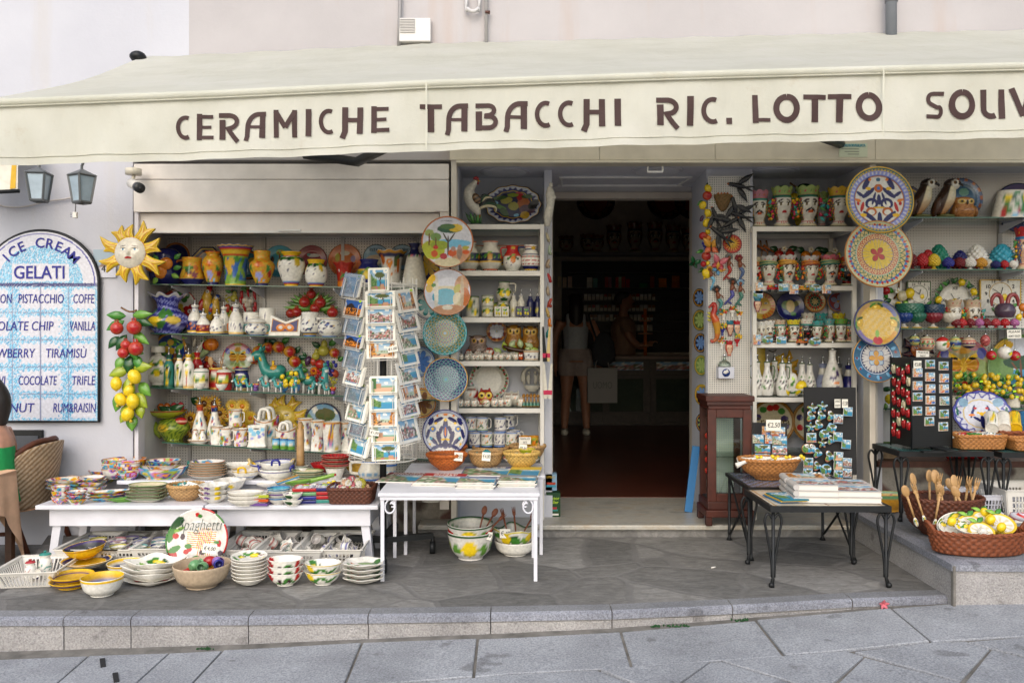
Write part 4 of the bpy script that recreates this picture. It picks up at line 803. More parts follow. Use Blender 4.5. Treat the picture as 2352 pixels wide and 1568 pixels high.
def bk_t(name,lb_,x,Y,z,w,h,col,prof='deep',sy=.8,n=26,gp_=None,handles=False,rows=9,square=False,rim=True):
 s=Y/W;R=w*s/2;hh=h*s;t=th_g(name,lb_,'basket',pos(x,Y,z),gp_);k=rows*4
 if square:wobs=lambda th:(AB(SN(th))**8+AB(CO(th))**8)**(-1/8.)
 else:wobs=lambda th:1.
 def wob(th,tt):
  a=SN(n*th+np.floor(tt*rows)*pi)*AB(SN(pi*tt*rows));return wobs(th)*(1+.022*a+.010*AB(SN(pi*tt*rows))),0
 q=LS(0,1,k);pr=PRO[prof];op=[(rad_at(pr,min(a,.999)),a)for a in q];op=[(0,0)]+op+[(op[-1][0]*.955,1.0)]+[(rad_at(pr,max(a,.12))*.93,max(a,.10))for a in LS(.95,.1,10)]+[(0,.1)]
 cf=lambda th,tt:WH((SN(n*th+np.floor(tt*rows)*pi)*AB(SN(pi*tt*rows))>-.45)[:,None],col,col*.55)  # weave gaps coloured darker, shade between the strands painted in
 la(op,R,hh,cf,col*.7,n*6,1,sy,wob);m.bd('weave',WKR,t)
 if rim:
  k=MB();th=LS(0,2*pi,72)
  for ph in(0,pi):tube(k,[(wobs(a)*R*.98*sin(a)*(1+.02*sin(20*a+ph)),-sy*wobs(a)*R*.98*cos(a)*(1+.02*sin(20*a+ph)),hh+.006*cos(20*a+ph))for a in th],.0075,col*1.1,6)
  k.bd('rim',WKR,t)
 if handles:
  for sg in(-1,1):tu([(sg*R*.95,-R*.22*sy,hh),(sg*R*1.05,-R*.15*sy,hh+R*.16),(sg*R*1.05,R*.15*sy,hh+R*.16),(sg*R*.95,R*.22*sy,hh)],.010,col*1.05,7,4);m.bd('handle',WKR,t)
 return t
def cr_(lb_,x,Y,z,w,d,h,col=UZ,gp_='white plastic crates',slots='grid',rot=0,name='plastic_crate'):
 t=th_g(name,lb_,'crate',(x,Y,z),gp_,(0,0,rot));fl=.035
 def wall(a,b,out):
  a=AR(a);b=AR(b);o=AR(out);L=np.linalg.norm(b-a);u=(b-a)/L
  def q(p,zz):return a+u*p*L+o*fl*(zz/h)+u*(p-.5)*2*fl*(zz/h)+AR([0,0,zz])
  def bar(p0,p1,z0,z1):
   V=[q(p0,z0),q(p1,z0),q(p1,z1),q(p0,z1)];V+=[v+o*.004 for v in V];m.add(V,CUB,col)
  bar(0,1,0,h*.10);bar(0,1,h*.82,h);bar(0,.10,h*.1,h*.82);bar(.90,1,h*.1,h*.82)
  nb=max(4,int(L/.019));
  for i in RG(1,nb):p=.10+.80*i/nb;bar(p-.0026/L,p+.0026/L,h*.1,h*.82)
  if slots=='grid':
   for zz in(.28,.46,.64):bar(.1,.9,h*(zz-.02),h*(zz+.02))
  V=[q(-.01,h*.96)+o*-.002,q(1.01,h*.96)+o*-.002,q(1.01,h)+o*.010,q(-.01,h)+o*.010];V+=[v+AR([0,0,.006])for v in V];m.add(V,CUB,col);m.gq('side_wall',PLS,t)
 W2,D2=w/2-fl,d/2-fl
 wall((-W2,-D2,0),(W2,-D2,0),(0,-1,0));wall((W2,-D2,0),(W2,D2,0),(1,0,0));wall((W2,D2,0),(-W2,D2,0),(0,1,0));wall((-W2,D2,0),(-W2,-D2,0),(-1,0,0))
 gq('base',PLS,t,bw,-W2,W2,-D2,D2,0,.005,col);return t
def wt_(lb_,loc,L,kind,rot,gp_='wooden spoons and forks',col=JD,hd_=None):
 t=th_g('wooden_'+kind,lb_,'utensil',loc,gp_,rot);c=col
 tu([(0,0,0),(0,0,L*.35),(0,0,L*.72)],[L*.022,L*.026,L*.03],c,8)
 if kind=='fork':
  bl_((0,0,L*.76),(L*.06,L*.02,L*.07),c,10)
  for k in(-1,0,1):tu([(k*L*.035,0,L*.78),(k*L*.045,0,L*.9),(k*L*.05,-.002,L)],[L*.02,L*.017,L*.006],c,6)
 elif kind=='fork':pass
 else:bl_((0,0,L*.85),(L*.095,L*.03,L*.15),lambda th,tt:TL(c,(len(th),1)),14)
 m.bd('blade',WOD,t)
 if hd_ is not None:gz('ceramic_handle',t,bl_,(0,-.003,L*.06),(L*.05,L*.035,L*.12),pa(wh,(),lem(0,.5,.7)),14)
 return t
def ct_(lb_,txt,loc,w,h,rot=(0,0,0),name='price_tag'):
 sh_t(w,h,QE,2,2,.002);lines=txt.split('|')
 for i,l in EN(lines):tt_(l,h*.62/len(lines)**.75,(0,-.0018,h*(1-(i+.5)/len(lines))),JY,.0004,shear=.15,width=w*.84 if len(l)>3 else None)
 return tag(m.bd(name,PAP,None,loc,rot,sm=0),lb_,'price tag')
LSH={1:(651,658),2:(764,774),3:(888,908),4:(1012,1041)}
def zl(n,x,Y=5.3):
 a,b=LSH[n];return Z_(a+(b-a)*(x-345)/445,5.3)
LSN={1:'top',2:'second',3:'third',4:'lowest'}
for n in LSH:
 x0=X_(372 if n==4 else 345,5.3);x1=X_(1030,5.3);t=th_g('glass_shelf','long glass shelf, %s of the four in the left display bay'%LSN[n],'shelf',(0,0,0),'glass shelves of the left bay')
 za,zb=zl(n,CX+x0*W/5.3),zl(n,CX+x1*W/5.3);
 v=[(x0,5.3,za-.008),(x1,5.3,zb-.008),(x1,5.62,zb-.008),(x0,5.62,za-.008)];m.add(v+[(a,b,c+.007)for a,b,c in v],[(0,1,2,3),(4,7,6,5),(1,5,6,2),(2,6,7,3),(3,7,4,0)],wh);m.gq('glass_pane',GLS,t)
 m.add([(x0,5.299,za-.008),(x1,5.299,zb-.008),(x1,5.299,zb-.001),(x0,5.299,za-.001)],[(0,1,2,3)],wh);m.bd('front_edge',GED,t,sm=0)
 for u in(436,607,788,954):
  brk(X_(u,5.63),5.33,5.63,zl(n,u)-.009,t)
A,B_,C_=5.38,5.46,5.54;PB=5.625
OC=QA;YSP=speck(VA,3,.25)
pl_('round blue plate with brown rim behind the lemon vase',404,590,PB,33,fp(nv,[(.86,.93,KF),(.93,.96,nv),(.96,1.1,QP)]))
t=wr('lemon_vase','deep blue pot with three raised orange lemons at the end of the top shelf','vase',384,5.42,zl(1,384),78,84,[(0,0),(.5,0),(.7,.04),(.98,.2),(1,.32),(.86,.52),(.80,.7),(.70,.88),(.45,.98),(0,1)],QB,n=48,lid=None,spout=None,hd_=[(-1.7,.3,.7,.12,.06,QB)])
s=5.42/W
for k,(du,dv)in EN(((-22,42),(12,46),(0,26))):
 fr_t('orange',(0,0,0),15*s,k);o=m.bd('lemon',GLZ,t,(du*s,-34*s-.002,dv*s));o.scale=(1,.6,.95)
for du,dv,a in((-6,50,-.5),(30,56,.9),(-34,52,-1.2),(-8,16,3.6),(24,22,2.0),(28,34,1.3)):lf((du*s,-35*s,dv*s),a,20*s,12*s,gn if dv>30 else lgn)
m.gz('leaves',t)
grp=[(x,b,.13,.13,VD)for x,b in((.35,.42),(.6,.42),(.85,.40),(.48,.34),(.72,.33),(.6,.27))]
wr('pitcher','yellow pitcher with blue foot with lemon and purple grapes','pitcher',441,A,zl(1,441),52,61,[(0,0),(.62,0),(.7,.03),(1,.2),(1,.34),(.84,.6),(.78,.8),(.86,1),(.80,1),(.7,.8),(0,.6)],pa(OC,[(0,.2,QB)],lem(-.6,.42,.55,QA)+grp+[(.1,.62,.5,.2,gn),(.8,.62,.3,.25,ZU)],YSP),UX,[(-1.57,.25,.92,.40,.10,ZU)])
def octo(th):return CO(pi/8)/CO((th+pi/8)%(pi/4)-pi/8)
pl_('black octagonal plate with yellow line behind the yellow urn',476,602,5.60,38,fp(KU,[(.0,.62,UD),(.62,.66,oj),(.84,.88,UO)],(),flem(0,-.1,.3)),rad=octo)
fv=[(-.0,.62,.3,.22,KW),(-.2,.58,.15,.2,VA),(.2,.6,.2,.2,VA)]+[(x,b,.17,.15,c)for(x,b)in((-.2,.36),(.12,.36),(-.05,.28),(-.3,.26),(.2,.26),(-.05,.18))for c in(JF,)]+[(.85,.45,.2,.45,gn,.4),(-.85,.45,.2,.5,gn,-.4),(-1.1,.35,.3,.35,yl),(1.1,.33,.28,.3,KS),(-.45,.12,.25,.12,gn,.6),(.5,.14,.15,.1,SKY)]
wr('urn','yellow urn with red flower and lilac grapes left of the tall lemon vase','vase',489,A,zl(1,489),47,77,'amph',pa(OC,[(0,.09,QB),(.96,1,QP)],fv,YSP),JQ)
wr('flared_vase','tall flared vase with wavy yellow rim, lemons and green leaves on blue','vase',541,A,zl(1,541),80,91,'flare',pa(QN,[(0,.04,yl),(.04,.10,lgn),(.70,.745,lgn),(.745,.77,rd),(.77,.88,KL),(.88,.91,rd),(.91,.955,KO),(.955,1,yl)],[(a,b,.4,.17,k,r)for a,b,k,r in((-.9,.6,gn,.8),(-1,.35,gn,-.4),(.9,.55,gn,1),(1.1,.3,lgn,-.8),(.5,.2,gn,.9),(-.4,.2,lgn,.3),(.3,.63,gn,.2),(.7,.4,lgn,1.2),(-.2,.3,gn,-.9),(0,.14,lgn,.2))]+[(-.55,.55,.26,.26,QA),(-.05,.58,.28,.26,QA),(-.25,.38,.28,.26,QA)]),QA,n=64,wob=flute(14,.05,.012,.93))
pl_('turquoise sea plate with dark rim behind the flared lemon vase',570,609,PB,35,fp(JE,[(.82,.90,QP),(.90,1.1,BLK)],(),[(.3,.3,.3,.2,QA),(.2,-.2,.2,.1,KR)]))
wr('urn','narrow necked yellow urn with red flower and lilac grapes left of the turquoise plate','vase',602,A,zl(1,602),57,79,[(0,0),(.42,0),(.44,.03),(.66,.2),(.96,.48),(1,.58),(.9,.68),(.66,.76),(.62,.84),(.66,1),(.58,1),(.5,.8),(0,.6)],pa(OC,[(0,.07,QB)],fv,YSP),JQ)
pl_('turquoise plate with a green tree behind the white lemon jar',642,600,PB,37,fp(KY,[(.9,1.1,KY)],(),[(.05,.55,.3,.2,lgn),(.0,.2,.05,.3,BRN),(-.45,.1,.12,.2,UG)]+[(x,.55+.1*z,.05,.05,rd)for x,z in((-.1,0),(.1,1),(.2,-.6),(0,-1))]))
lg=[q for a in(-1.25,-.65,.05,.72,1.3)for q in((a,.78,.22,.16,dg,.2),(a+.28,.80,.18,.14,gn,-.2))]+lem(.72,.68,.42,KL)[2:]+lem(-1.2,.66,.42,KL)[2:]+[(a,b,.06,.05,nv)for a,b in((-.7,.55),(.1,.62),(-.05,.45),(.05,.43),(.5,.5),(1,.4),(-.9,.3),(.55,.25),(.65,.23),(.1,.82))]
wr('jar','large white jar with yellow rim and hanging lemons','jar',669,A,zl(1,669),62,79,'amph',pa(wh,[(0,.05,yl),(.05,.075,rd),(.10,.115,bu),(.87,.885,rd),(.885,1,yl)],lg),JO)
pl_('plain dark red plate behind the small white lemon jar',716,599,PB,36,fp(ZL,[(.86,.89,VY)],(),[(.1,.35,.4,.12,UD),(-.2,.4,.12,.08,ZD)]))
wr('jar','small white jar with yellow rim and hanging lemons','jar',726,A,zl(1,726),50,62,'jar',pa(wh,[(0,.05,yl),(.05,.08,rd),(.11,.125,bu),(.84,.86,rd),(.86,1,yl)],lg),JO)
pl_('bright orange plate behind the red fluted vase',792,598,PB,38,fp(ZU,[(.83,.86,KW),(.5,.55,QP)],(),[(0,.45,.3,.15,JO),(-.45,.2,.14,.25,US),(.5,.1,.15,.2,ZS)]))
wr('vase','red fluted vase with green leaf pattern by the postcard rack','vase',790,B_,zl(1,790),50,57,'flare',pa(KS,[(0,.25,oj)],[(0,.45,.5,.12,gn,.4),(.2,.5,.4,.1,gn,-.6),(-.5,.7,.15,.1,wh),(.5,.6,.15,.1,wh)]),n=54,wob=flute(7,.06,.02,.6))
wr('jar','round dark blue jar with yellow leaf band behind the postcards','jar',848,B_,zl(1,848),54,66,'jar',pa(ZQ,[(.8,1,ZQ),(.62,.65,yl),(.35,.58,VN)],lem(0,.45,.5)+lem(1,.4,.4)),KU)
pl_('pale season plate reading ESTATE on the pegboard',864,591,PB,30,fp(VX,[(.93,1.1,QK)],(),[(0,-.2,.8,.4,ZC),(.1,-.3,.4,.2,KC)]),txt=[('ESTATE',9,0,17,-.012,QK)])
wr('fluted_vase','fluted vase with orange grape relief and wavy rim','vase',899,B_,zl(1,899),68,86,'flare',pa(UZ,[(.85,.93,ZJ),(.93,1,UX)],[(a,b,.13,.09,VA)for a,b in((-.2,.75),(.05,.75),(-.3,.68),(-.08,.67),(.15,.68),(-.2,.60),(.04,.6),(-.1,.52))]+[(.7,.7,.35,.4,VL),(-.8,.75,.3,.3,QP),(.9,.6,.2,.5,QP),(.3,.4,.3,.06,oj,.5)]),UX,n=56,wob=flute(8,.07,.02,.85))
pl_('pale season plate reading INVERNO on the pegboard',924,591,PB,30,fp(VX,[(.93,1.1,QK)],(),[(0,-.2,.8,.4,JZ)]),txt=[('INVERNO',8.5,0,17,-.012,QK)])
wr('bottle_vase','large cream bottle vase with dark blue neck and flower garland','vase',952,A,zl(1,952),58,103,[(0,0),(.93,0),(1,.03),(.98,.12),(.78,.45),(.58,.72),(.36,.82),(.32,.90),(.50,1),(.46,1),(.24,.88),(0,.8)],pa(JO,[(.735,1,KU)],[(a,.715,.18,.04,k)for a,k in((-1.2,PNK),(-.7,gn),(-.3,PNK),(.1,PUR),(.5,gn),(.9,PNK))]),nv)
flw=[q for(x,z,r,c,d)in((-.45,.55,.34,JV,wh),(.25,.62,.36,gn,rd),(.05,-.15,.36,KL,nv),(.62,-.2,.36,rd,wh),(-.5,-.1,.3,bu,wh),(.35,-.75,.34,JW,wh))for q in[(x+r*.62*cos(k*1.257),z+r*.62*sin(k*1.257),r*.42,r*.42,c)for k in RG(5)]+[(x,z,r*.3,r*.3,d),(x,z,r*.14,r*.14,c*.5)]]
pl_('big plate with red, green and yellow flowers behind the blue vase',409,706,5.60,43,fp(wh,[(.95,1.1,rd)],(),flw),nt=130,nr=34)
wr('frilled_vase','big blue swirl vase with frilled white mouth and raised lemons','vase',385,A,zl(2,385),96,88,'squat',pa(UK,[(.95,1,UZ)],[(-.25,.30,.42,.26,UU),(-.27,.31,.38,.23,lm),(.65,.34,.36,.2,UO),(-1.1,.36,.3,.15,KL),(-.7,.52,.2,.2,gn),(.05,.22,.3,.14,gn,.7),(-.6,.2,.25,.1,dg,-.5),(.1,.5,.2,.3,gn,.3),(.5,.52,.2,.2,gn,-.3),(.9,.22,.12,.1,VQ),(-.9,.2,.1,.08,wh)],speck(ZX,5,.33,1.4)),UZ,n=72,wob=lambda th,t:(1+.10*CLP((t-.85)/.15,0,1)*CO(8*th),.045*CLP((t-.85)/.15,0,1)*CO(8*th)),hd_=[(1.8,.2,.35,.01,.01,nv)])
def parrot(x,lb_,h,head,wing,yaw):
 Y=5.58;s=Y/W;t=th_g('parrot_figurine',lb_,'figurine',pos(x,Y,Z_(733,Y)),'ceramic parrots');hh=h*s;yb=QA
 tu([(hh*.12,0,-.01),(hh*.04,0,hh*.25),(0,0,hh*.5),(hh*.03,0,hh*.75),(hh*.14,-.005,hh*.92),(hh*.2,-.005,hh*.97)],[hh*.08,hh*.16,hh*.19,hh*.15,hh*.13,hh*.05],AR([yb,yb,yb,yb,head,head]),14,4,.8);m.gz('body',t)
 gz('wing',t,bl_,(-hh*.14,-hh*.10,hh*.42),(hh*.10,hh*.06,hh*.25),lambda th,tt:WH((tt>.55)[:,None],wing,WH((tt>.3)[:,None],JV,VE)),14,(0,.3,0))
 gz('beak',t,bl_,(hh*.20,-hh*.06,hh*.84),(hh*.07,hh*.06,hh*.10),UG,8)
 bl_((hh*.08,-hh*.13,hh*.88),(hh*.06,hh*.03,hh*.06),wh,8);bl_((hh*.09,-hh*.16,hh*.88),hh*.022,BLK,6);m.gz('eye',t)
parrot(474,'yellow parrot with red cap and wing behind the oil cruets',72,UF,rd,0);parrot(494,'shorter yellow parrot with blue cap',56,JH,bu,0)
wf('pear_plaque','plaque of pears and figs on the pegboard',532,700,5.61,[(-7,-14,8,'ggrape'),(9,-18,11,'pear'),(-6,8,10,'fig'),(10,10,9,'apple'),(2,24,11,'pear')],[(0,-28,-1.2,16,8),(0,-28,1.2,16,8),(-8,14,3.6,16,8)],stem=[(-3,-30),(3,-34)])
wf('garlic_plaque','plaque of garlic bulbs and red chillies',572,692,5.61,[(-14,-12,11,'pepper'),(15,-12,11,'pepper'),(0,-17,10,'pepper'),(-17,0,9,'pepper'),(17,12,10,'pepper'),(-8,16,10,'pepper'),(14,22,9,'pepper'),(-5,-2,9,'garlic'),(7,0,9,'garlic'),(0,9,9,'garlic'),(3,19,8,'garlic')],[(0,-22,-1.2,20,8),(0,-22,1.2,20,8),(0,-24,-.6,18,8),(6,20,3.3,16,7)])
MJ=lambda sd,b=():pa(wh,[(0,.05,bu),(.07,.09,yl),(.13,.14,nv),(.86,.87,bu),(.93,.95,yl)]+list(b),majol(sd))
for x,Y,w,h,c,hd,lb in((448,A+.03,36,66,ZQ,0,'tall oil cruet with dark blue belly and ochre scrolls'),(467,A-.02,32,47,ZL,0,'short oil cruet with dark red belly and ochre scrolls'),(498,A-.02,31,46,wh,1,'white majolica cruet with a handle'),(514,B_,28,63,wh,0,'tall white majolica cruet behind the handled one'),(542,B_,34,69,wh,0,'tall white majolica cruet with red neck rings')):
 wr('oil_cruet',lb,'cruet',x,Y,zl(2,x),w,h,'bottle',pa(wh,[(.12,.48,c),(0,.04,nv),(.06,.1,yl),(.50,.53,yl),(.70,.72,rd),(.88,.91,nv)],[(a,b,.22,.09,(oj if c is not wh else nv),r)for a,b,r in((-.7,.3,.8),(-.2,.36,-.6),(.4,.3,.7),(.9,.36,-.8),(0,.22,.2))]+[(0,.82,.2,.1,bu),(.3,.78,.15,.05,nv)]),spout=11,hd_=[(1.57,.45,.85,.25,.08,wh)]if hd else(),gp_='majolica oil cruets')
wr('majolica_pot','small white majolica pot with orange handle before the tall cruet','jar',543,A-.02,zl(2,543),34,32,'can',MJ(2),UD,[(-1.57,.3,.8,.25,.08,QP)])
wr('majolica_cup','straight majolica cup with blue scrolls behind the sugar bowl','cup',578,B_,zl(2,578),36,52,'can',MJ(3),UD)
wr('sugar_bowl','low majolica sugar bowl with lid and handles','bowl',589,A-.02,zl(2,589),52,30,'jar',MJ(4),None,[(-1.57,.3,.8,.2,.07,ZD),(1.57,.3,.8,.2,.07,ZD)],lid=wh*.9)
wr('majolica_cup','tall majolica beaker by the letter holder','cup',614,B_-.03,zl(2,614),37,62,'can',MJ(5),UD)
t=th_g('letter_holder','white envelope shaped letter holder with an ochre mask on blue','holder',pos(655,A,zl(2,655)));s=A/W;
pm([(-37*s,0),(35*s,0),(39*s,46*s),(4*s,32*s),(-31*s,48*s)],-.02,.03,wh);m.bd('body',GLZ,t,sm=0,bevel=.003)
pm([(-31*s,9*s),(30*s,9*s),(33*s,38*s),(4*s,27*s),(-27*s,40*s)],-.022,-.015,KF);pm([(-29*s,11*s),(28*s,11*s),(31*s,36*s),(4*s,25*s),(-25*s,37*s)],-.0235,-.015,ZQ)
for sg in(-1,1):bl_((2*s+sg*10*s,-.0235,19*s),(11*s,.002,8*s),oj,12,(0,.3*sg,0));bl_((2*s+sg*10*s,-.025,19*s),(5*s,.002,4*s),UZ,10)
m.bd('painted_mask',GLZ,t,sm=0)
wf('pomegranate_plaque','wide plaque of red pomegranates in a fan of green leaves',718,700,5.60,[(-1,-24,11,'pom'),(-16,-6,13,'pom'),(20,-5,13,'pom'),(8,8,12,'pom'),(-48,20,11,'pom'),(-34,17,12,'pom'),(48,18,13,'pom')],[(0,10,a,L,14)for a,L in((-1.5,66),(-1.3,62),(-1.1,58),(-.9,54),(-.7,48),(-.45,44),(.4,44),(.65,50),(.85,54),(1.05,58),(1.25,60),(1.5,62))]+[(-20,18,-1.5,40,13),(24,18,1.5,40,13)],(QH,UR,QH))
wr('majolica_vase','white majolica vase with narrow foot between letter holder and teapot','vase',712,A,zl(2,712),45,54,[(0,0),(.55,0),(.6,.04),(.95,.25),(1,.42),(.9,.62),(.80,.8),(.84,1),(.78,1),(.7,.8),(0,.5)],MJ(6),UD)
wr('majolica_pot','squat majolica pot with ring handle at the right of the second shelf','jar',757,A,zl(2,757),56,44,'jar',MJ(7),UD,[(-1.4,.45,.95,.3,.12,wh)])
t=pl_('oval lemon plate with rope handle behind the flask',391,806,5.50,39,fp(JH,[(.86,1.1,UX)],(),[(a*.5,b*.5,.3,.14,gn if k%2 else lgn,r)for k,(a,b,r)in EN(((-1,.6,.5),(.2,.9,-.5),(1.1,.4,.6),(-.9,-.5,1),(.9,-.7,-.8),(0,-1.1,.3),(-.3,.1,.8),(.6,-.1,-.4)))]+[(.0,.45,.2,.16,QA),(-.2,.1,.22,.17,QA),(.12,.0,.2,.17,QA)]),sz=1.12)
for k in RG(7):lf((.01,-.012,.10),.6+k*.28,.16-.012*k,.022,(gn,lgn,dg)[k%3])
m.gz('leaf_spray',t)
wr('flask','round cream flask with knob stopper with lemons','flask',363,A,zl(3,363),60,78,[(0,0),(.5,0),(.52,.04),(.45,.1),(.8,.22),(1,.45),(.92,.68),(.55,.86),(.26,.92),(.24,.99),(.2,1),(0,1)],pa(JO,[(0,.05,dg)],lem(-.35,.62,.34)+lem(.5,.66,.3)+lem(.15,.38,.36)+[(-.9,.4,.2,.05,dg),(1.1,.4,.2,.06,dg)]),neckc=JO,sy=.6)
def oil(lb_,x,Y,w,h,base,cap,sp,n=3,prof='sq',spout=13):
 return wr('oil_bottle',lb_,'bottle',x,Y,zl(n,x),w,h,prof,pa(base,[(0,.025,cap),(.9,1,cap),(.84,.86,yl)],sp),n=32,spout=spout,gp_='oil bottles of the lemon series')
OB=lambda c:lem(0,.44,.62,c)+lem(.05,.20,.62,c)+[(0,.60,.55,.07,QE),(0,.60,.3,.015,BLK)]
oil('green oil bottle lettered Olio with two lemons',388,A-.02,23,74,ZK,ZI,OB(lm),spout=17)
oil('white oil bottle with two yellow green lemons',412,A-.03,21,76,wh,ZI,OB(VP),spout=12)
oil('white oil bottle with orange base, lemon above pomegranate',433,A-.04,24,78,wh,QA,lem(0,.46,.6)+[(0,.22,.5,.4,gn),(0,.22,.42,.40,KS)]+[(0,.60,.5,.06,QE)],spout=13)
oil('red oil bottle behind the salt jar',453,B_,24,80,QD,rd,[(0,.55,.5,.14,UZ),(-.3,.4,.4,.3,VY)]+lem(.1,.3,.4),spout=14)
oil('slim dark bottle behind the green and white ones',402,B_,15,76,ZT,BRN,[],spout=14);oil('slim navy bottle behind the orange based bottle',427,B_,15,80,KU,nv,[],spout=15)
wf('vegetable_plaque','plaque of fennel, courgette, pumpkin, carrots and tomato',474,815,5.61,[(16,-24,17,'pumpkin'),(6,-22,12,'apple'),(-28,8,12,'pear'),(9,27,14,'apple'),(-3,16,8,'eggp'),(16,12,13,'carrot'),(14,18,13,'carrot')],[(-26,8,.5,50,13),(-18,6,.9,46,14),(-14,-34,2.2,30,8),(-30,-18,.3,24,9),(-6,-42,2.6,24,9),(-22,-6,1.2,40,13)],(JO,UI,gn))
LJ=lambda b,c2:pa(b,[(0,.04,c2),(.95,1,c2)],lem(-.45,.45,.62,VP)+lem(.5,.45,.62,VP)+[(0,.75,.55,.10,QE),(0,.75,.3,.02,BLK)])
wr('salt_jar','white salt jar with lid and two lemons','jar',462,A-.01,zl(3,462),34,40,'can',LJ(wh,JJ),None,n=32,lid=UZ)
wr('salt_jar','red salt jar with lid and orange knob','jar',515,A-.01,zl(3,515),34,40,'can',LJ(UF,rd),None,n=32,lid=JO)
t=wr('utensil_jar','red lemon jar holding wooden spoons and a whisk','jar',499,B_,zl(3,499),37,47,'can',LJ(UF,UO),KS,n=32)
p0=pos(499,B_,zl(3,499))
wt_('wooden spoon in the red utensil jar',(p0[0]-.02,p0[1],p0[2]+.02),.19,'spoon',(0,-.15,0));wt_('wooden fork in the red utensil jar',(p0[0]+.015,p0[1],p0[2]+.02),.20,'fork',(0,.1,0))
q=(p0[0]+.03,p0[1],p0[2]+.09)
for k in RG(5):
 a=k*pi/5;tu([(q[0],q[1],q[2]),(q[0]+.022*cos(a),q[1]+.022*sin(a),q[2]+.07),(q[0],q[1],q[2]+.12),(q[0]-.022*cos(a),q[1]-.022*sin(a),q[2]+.07),(q[0],q[1],q[2])],.0012,UD,4,4)
tag(m.bd('whisk',CHR),'wire whisk in the red utensil jar','whisk')
wr('lemon_pot','blue necked jar with lemons lettered around the rim','jar',555,B_,zl(3,555),35,48,[(0,0),(.8,0),(.95,.06),(1,.3),(.97,.6),(.84,.78),(.86,.9),(.92,1),(.86,1),(.8,.8),(0,.5)],pa(ZQ,[(.86,.97,KC),(0,.1,JS)],lem(-.4,.4,.6)+lem(.6,.42,.6)+[(0,.72,.8,.12,UZ)]),ZJ)
for x,lb in((459,'tiny white bowl before the white salt jar'),(509,'tiny white bowl before the red salt jar')):bo(lb,x,5.32,zl(3,x),27,13,wh,lambda th,r,t:TL(wh,(len(th),1)),n=24)
arc_sp=[(-.3,.05,.26,.26,ZU),(.3,.05,.26,.26,ZU),(-.3,.05,.2,.2,UX),(.3,.05,.2,.2,UX),(0,.0,.12,.3,QA),(-.45,.38,.4,.07,yl,-.5),(.45,.38,.4,.07,yl,.5),(0,-.45,.5,.14,VM),(0,-.66,.14,.12,rd),(-.22,-.66,.14,.09,oj),(.22,-.66,.14,.09,oj),(0,.62,.34,.2,UX),(-.4,.72,.22,.18,JW),(.4,.72,.22,.18,JW),(0,.85,.3,.12,JR),(-.66,.45,.16,.2,JB),(.66,.45,.16,.2,JB),(-.3,.26,.12,.05,BLK),(.3,.26,.12,.05,BLK)]
pl_('plate with a face made of fruit and a red rim on the third shelf',546,822,5.61,35,fp(UI,[(.93,1.1,rd)],(),[(-.7,-.2,.25,.4,JA),(.7,-.2,.25,.4,JA)]+arc_sp),hf=lambda r,th:.05*CLP((r-.85)/.1,0,1)+.10*np.exp(-((r-.33)/.2)**2)*CO(3*th)**2)
wf('pomegranate_garland','arched garland of yellow pomegranates hanging above the donkeys',638,812,5.61,[(-42,-6,13,'pomy'),(-20,-14,13,'pomy'),(5,-15,14,'pomy'),(30,-5,14,'pomy'),(42,18,14,'pomy'),(-52,12,12,'pomy')],[(-18,-20,-.6,18,13),(0,-24,-1.2,22,13),(8,-24,1.0,24,14),(40,0,.6,22,13),(46,8,1.6,20,12),(-30,-16,-1.2,18,12),(24,8,2.6,20,12)],(dg,ZI,gn))
wf('fruit_plaque','tall plaque of pears, aubergine, grapes and plums',742,838,5.61,[(4,-38,17,'pear'),(-14,-24,12,'pear'),(28,-28,12,'pomy'),(-32,-10,11,'eggp'),(-20,-8,10,'fig'),(22,6,15,'grape'),(-4,-2,12,'apple'),(28,20,11,'apple'),(-12,22,13,'rgrape'),(28,36,11,'ggrape'),(-26,30,9,'apple'),(6,40,10,'orange'),(-18,14,10,'orange')],[(14,-44,.9,26,14),(-6,-40,-1,24,13),(-36,2,-.9,22,13),(-34,12,-1.6,20,14),(-38,-18,-.6,16,8),(10,12,.4,22,16),(0,20,-.6,20,14),(-8,46,3.6,22,13),(18,48,2.8,22,13),(34,-10,1,16,12)])
DK=5.345
dk_('large teal donkey with fringed saddle and bridle below the pomegranate garland',632,B_+.01,zl(3,632),92,104,-1,ZK,saddle=UX,big=True)
dk_('tiny donkey at the left end of the donkey row',549,DK-.01,zl(3,549),24,30,-1);dk_('tiny donkey pulling a purple cart with fruit',574,DK-.02,zl(3,574),24,30,-1,cart=QX)
dk_('tiny donkey with red saddle under the large donkey',612,DK,zl(3,612),28,36,-1);dk_('tiny donkey with orange sail shaped saddle',640,DK,zl(3,640),28,36,-1,saddle=oj)
dk_('tiny donkey by the lemon basket',676,DK,zl(3,676),26,38,0);dk_('middle sized donkey looking left past the lemon bunch',709,B_-.02,zl(3,709),56,66,-1,ZK,saddle=yl)
dk_('tiny donkey with raised head before the middle sized one',714,DK,zl(3,714),22,30,1);dk_('long necked teal donkey staring up with white chest',743,A+.01,zl(3,743),42,72,0,VO,saddle=rd);dk_('tiny donkey with striped cart at the right end',751,DK-.01,zl(3,751),24,30,-1,cart=JV)
t=th_g('lemon_bunch','bunch of lemons and leaves on a blue wheeled cart','ornament',pos(666,B_-.04,zl(3,666)));s=B_/W;g=RD(4)
for k in RG(16):lf((g.un(-20,20)*s,g.un(-.01,.01),g.un(16,40)*s),g.un(0,6.3),18*s,9*s,g.choice([gn,lgn,dg]),.3)
m.gz('leaves',t)
for k in RG(11):fr_t('lemon',(0,0,0),6*s,k);m.bd('lemon',GLZ,t,(g.un(-22,22)*s,-.02,g.un(14,46)*s))
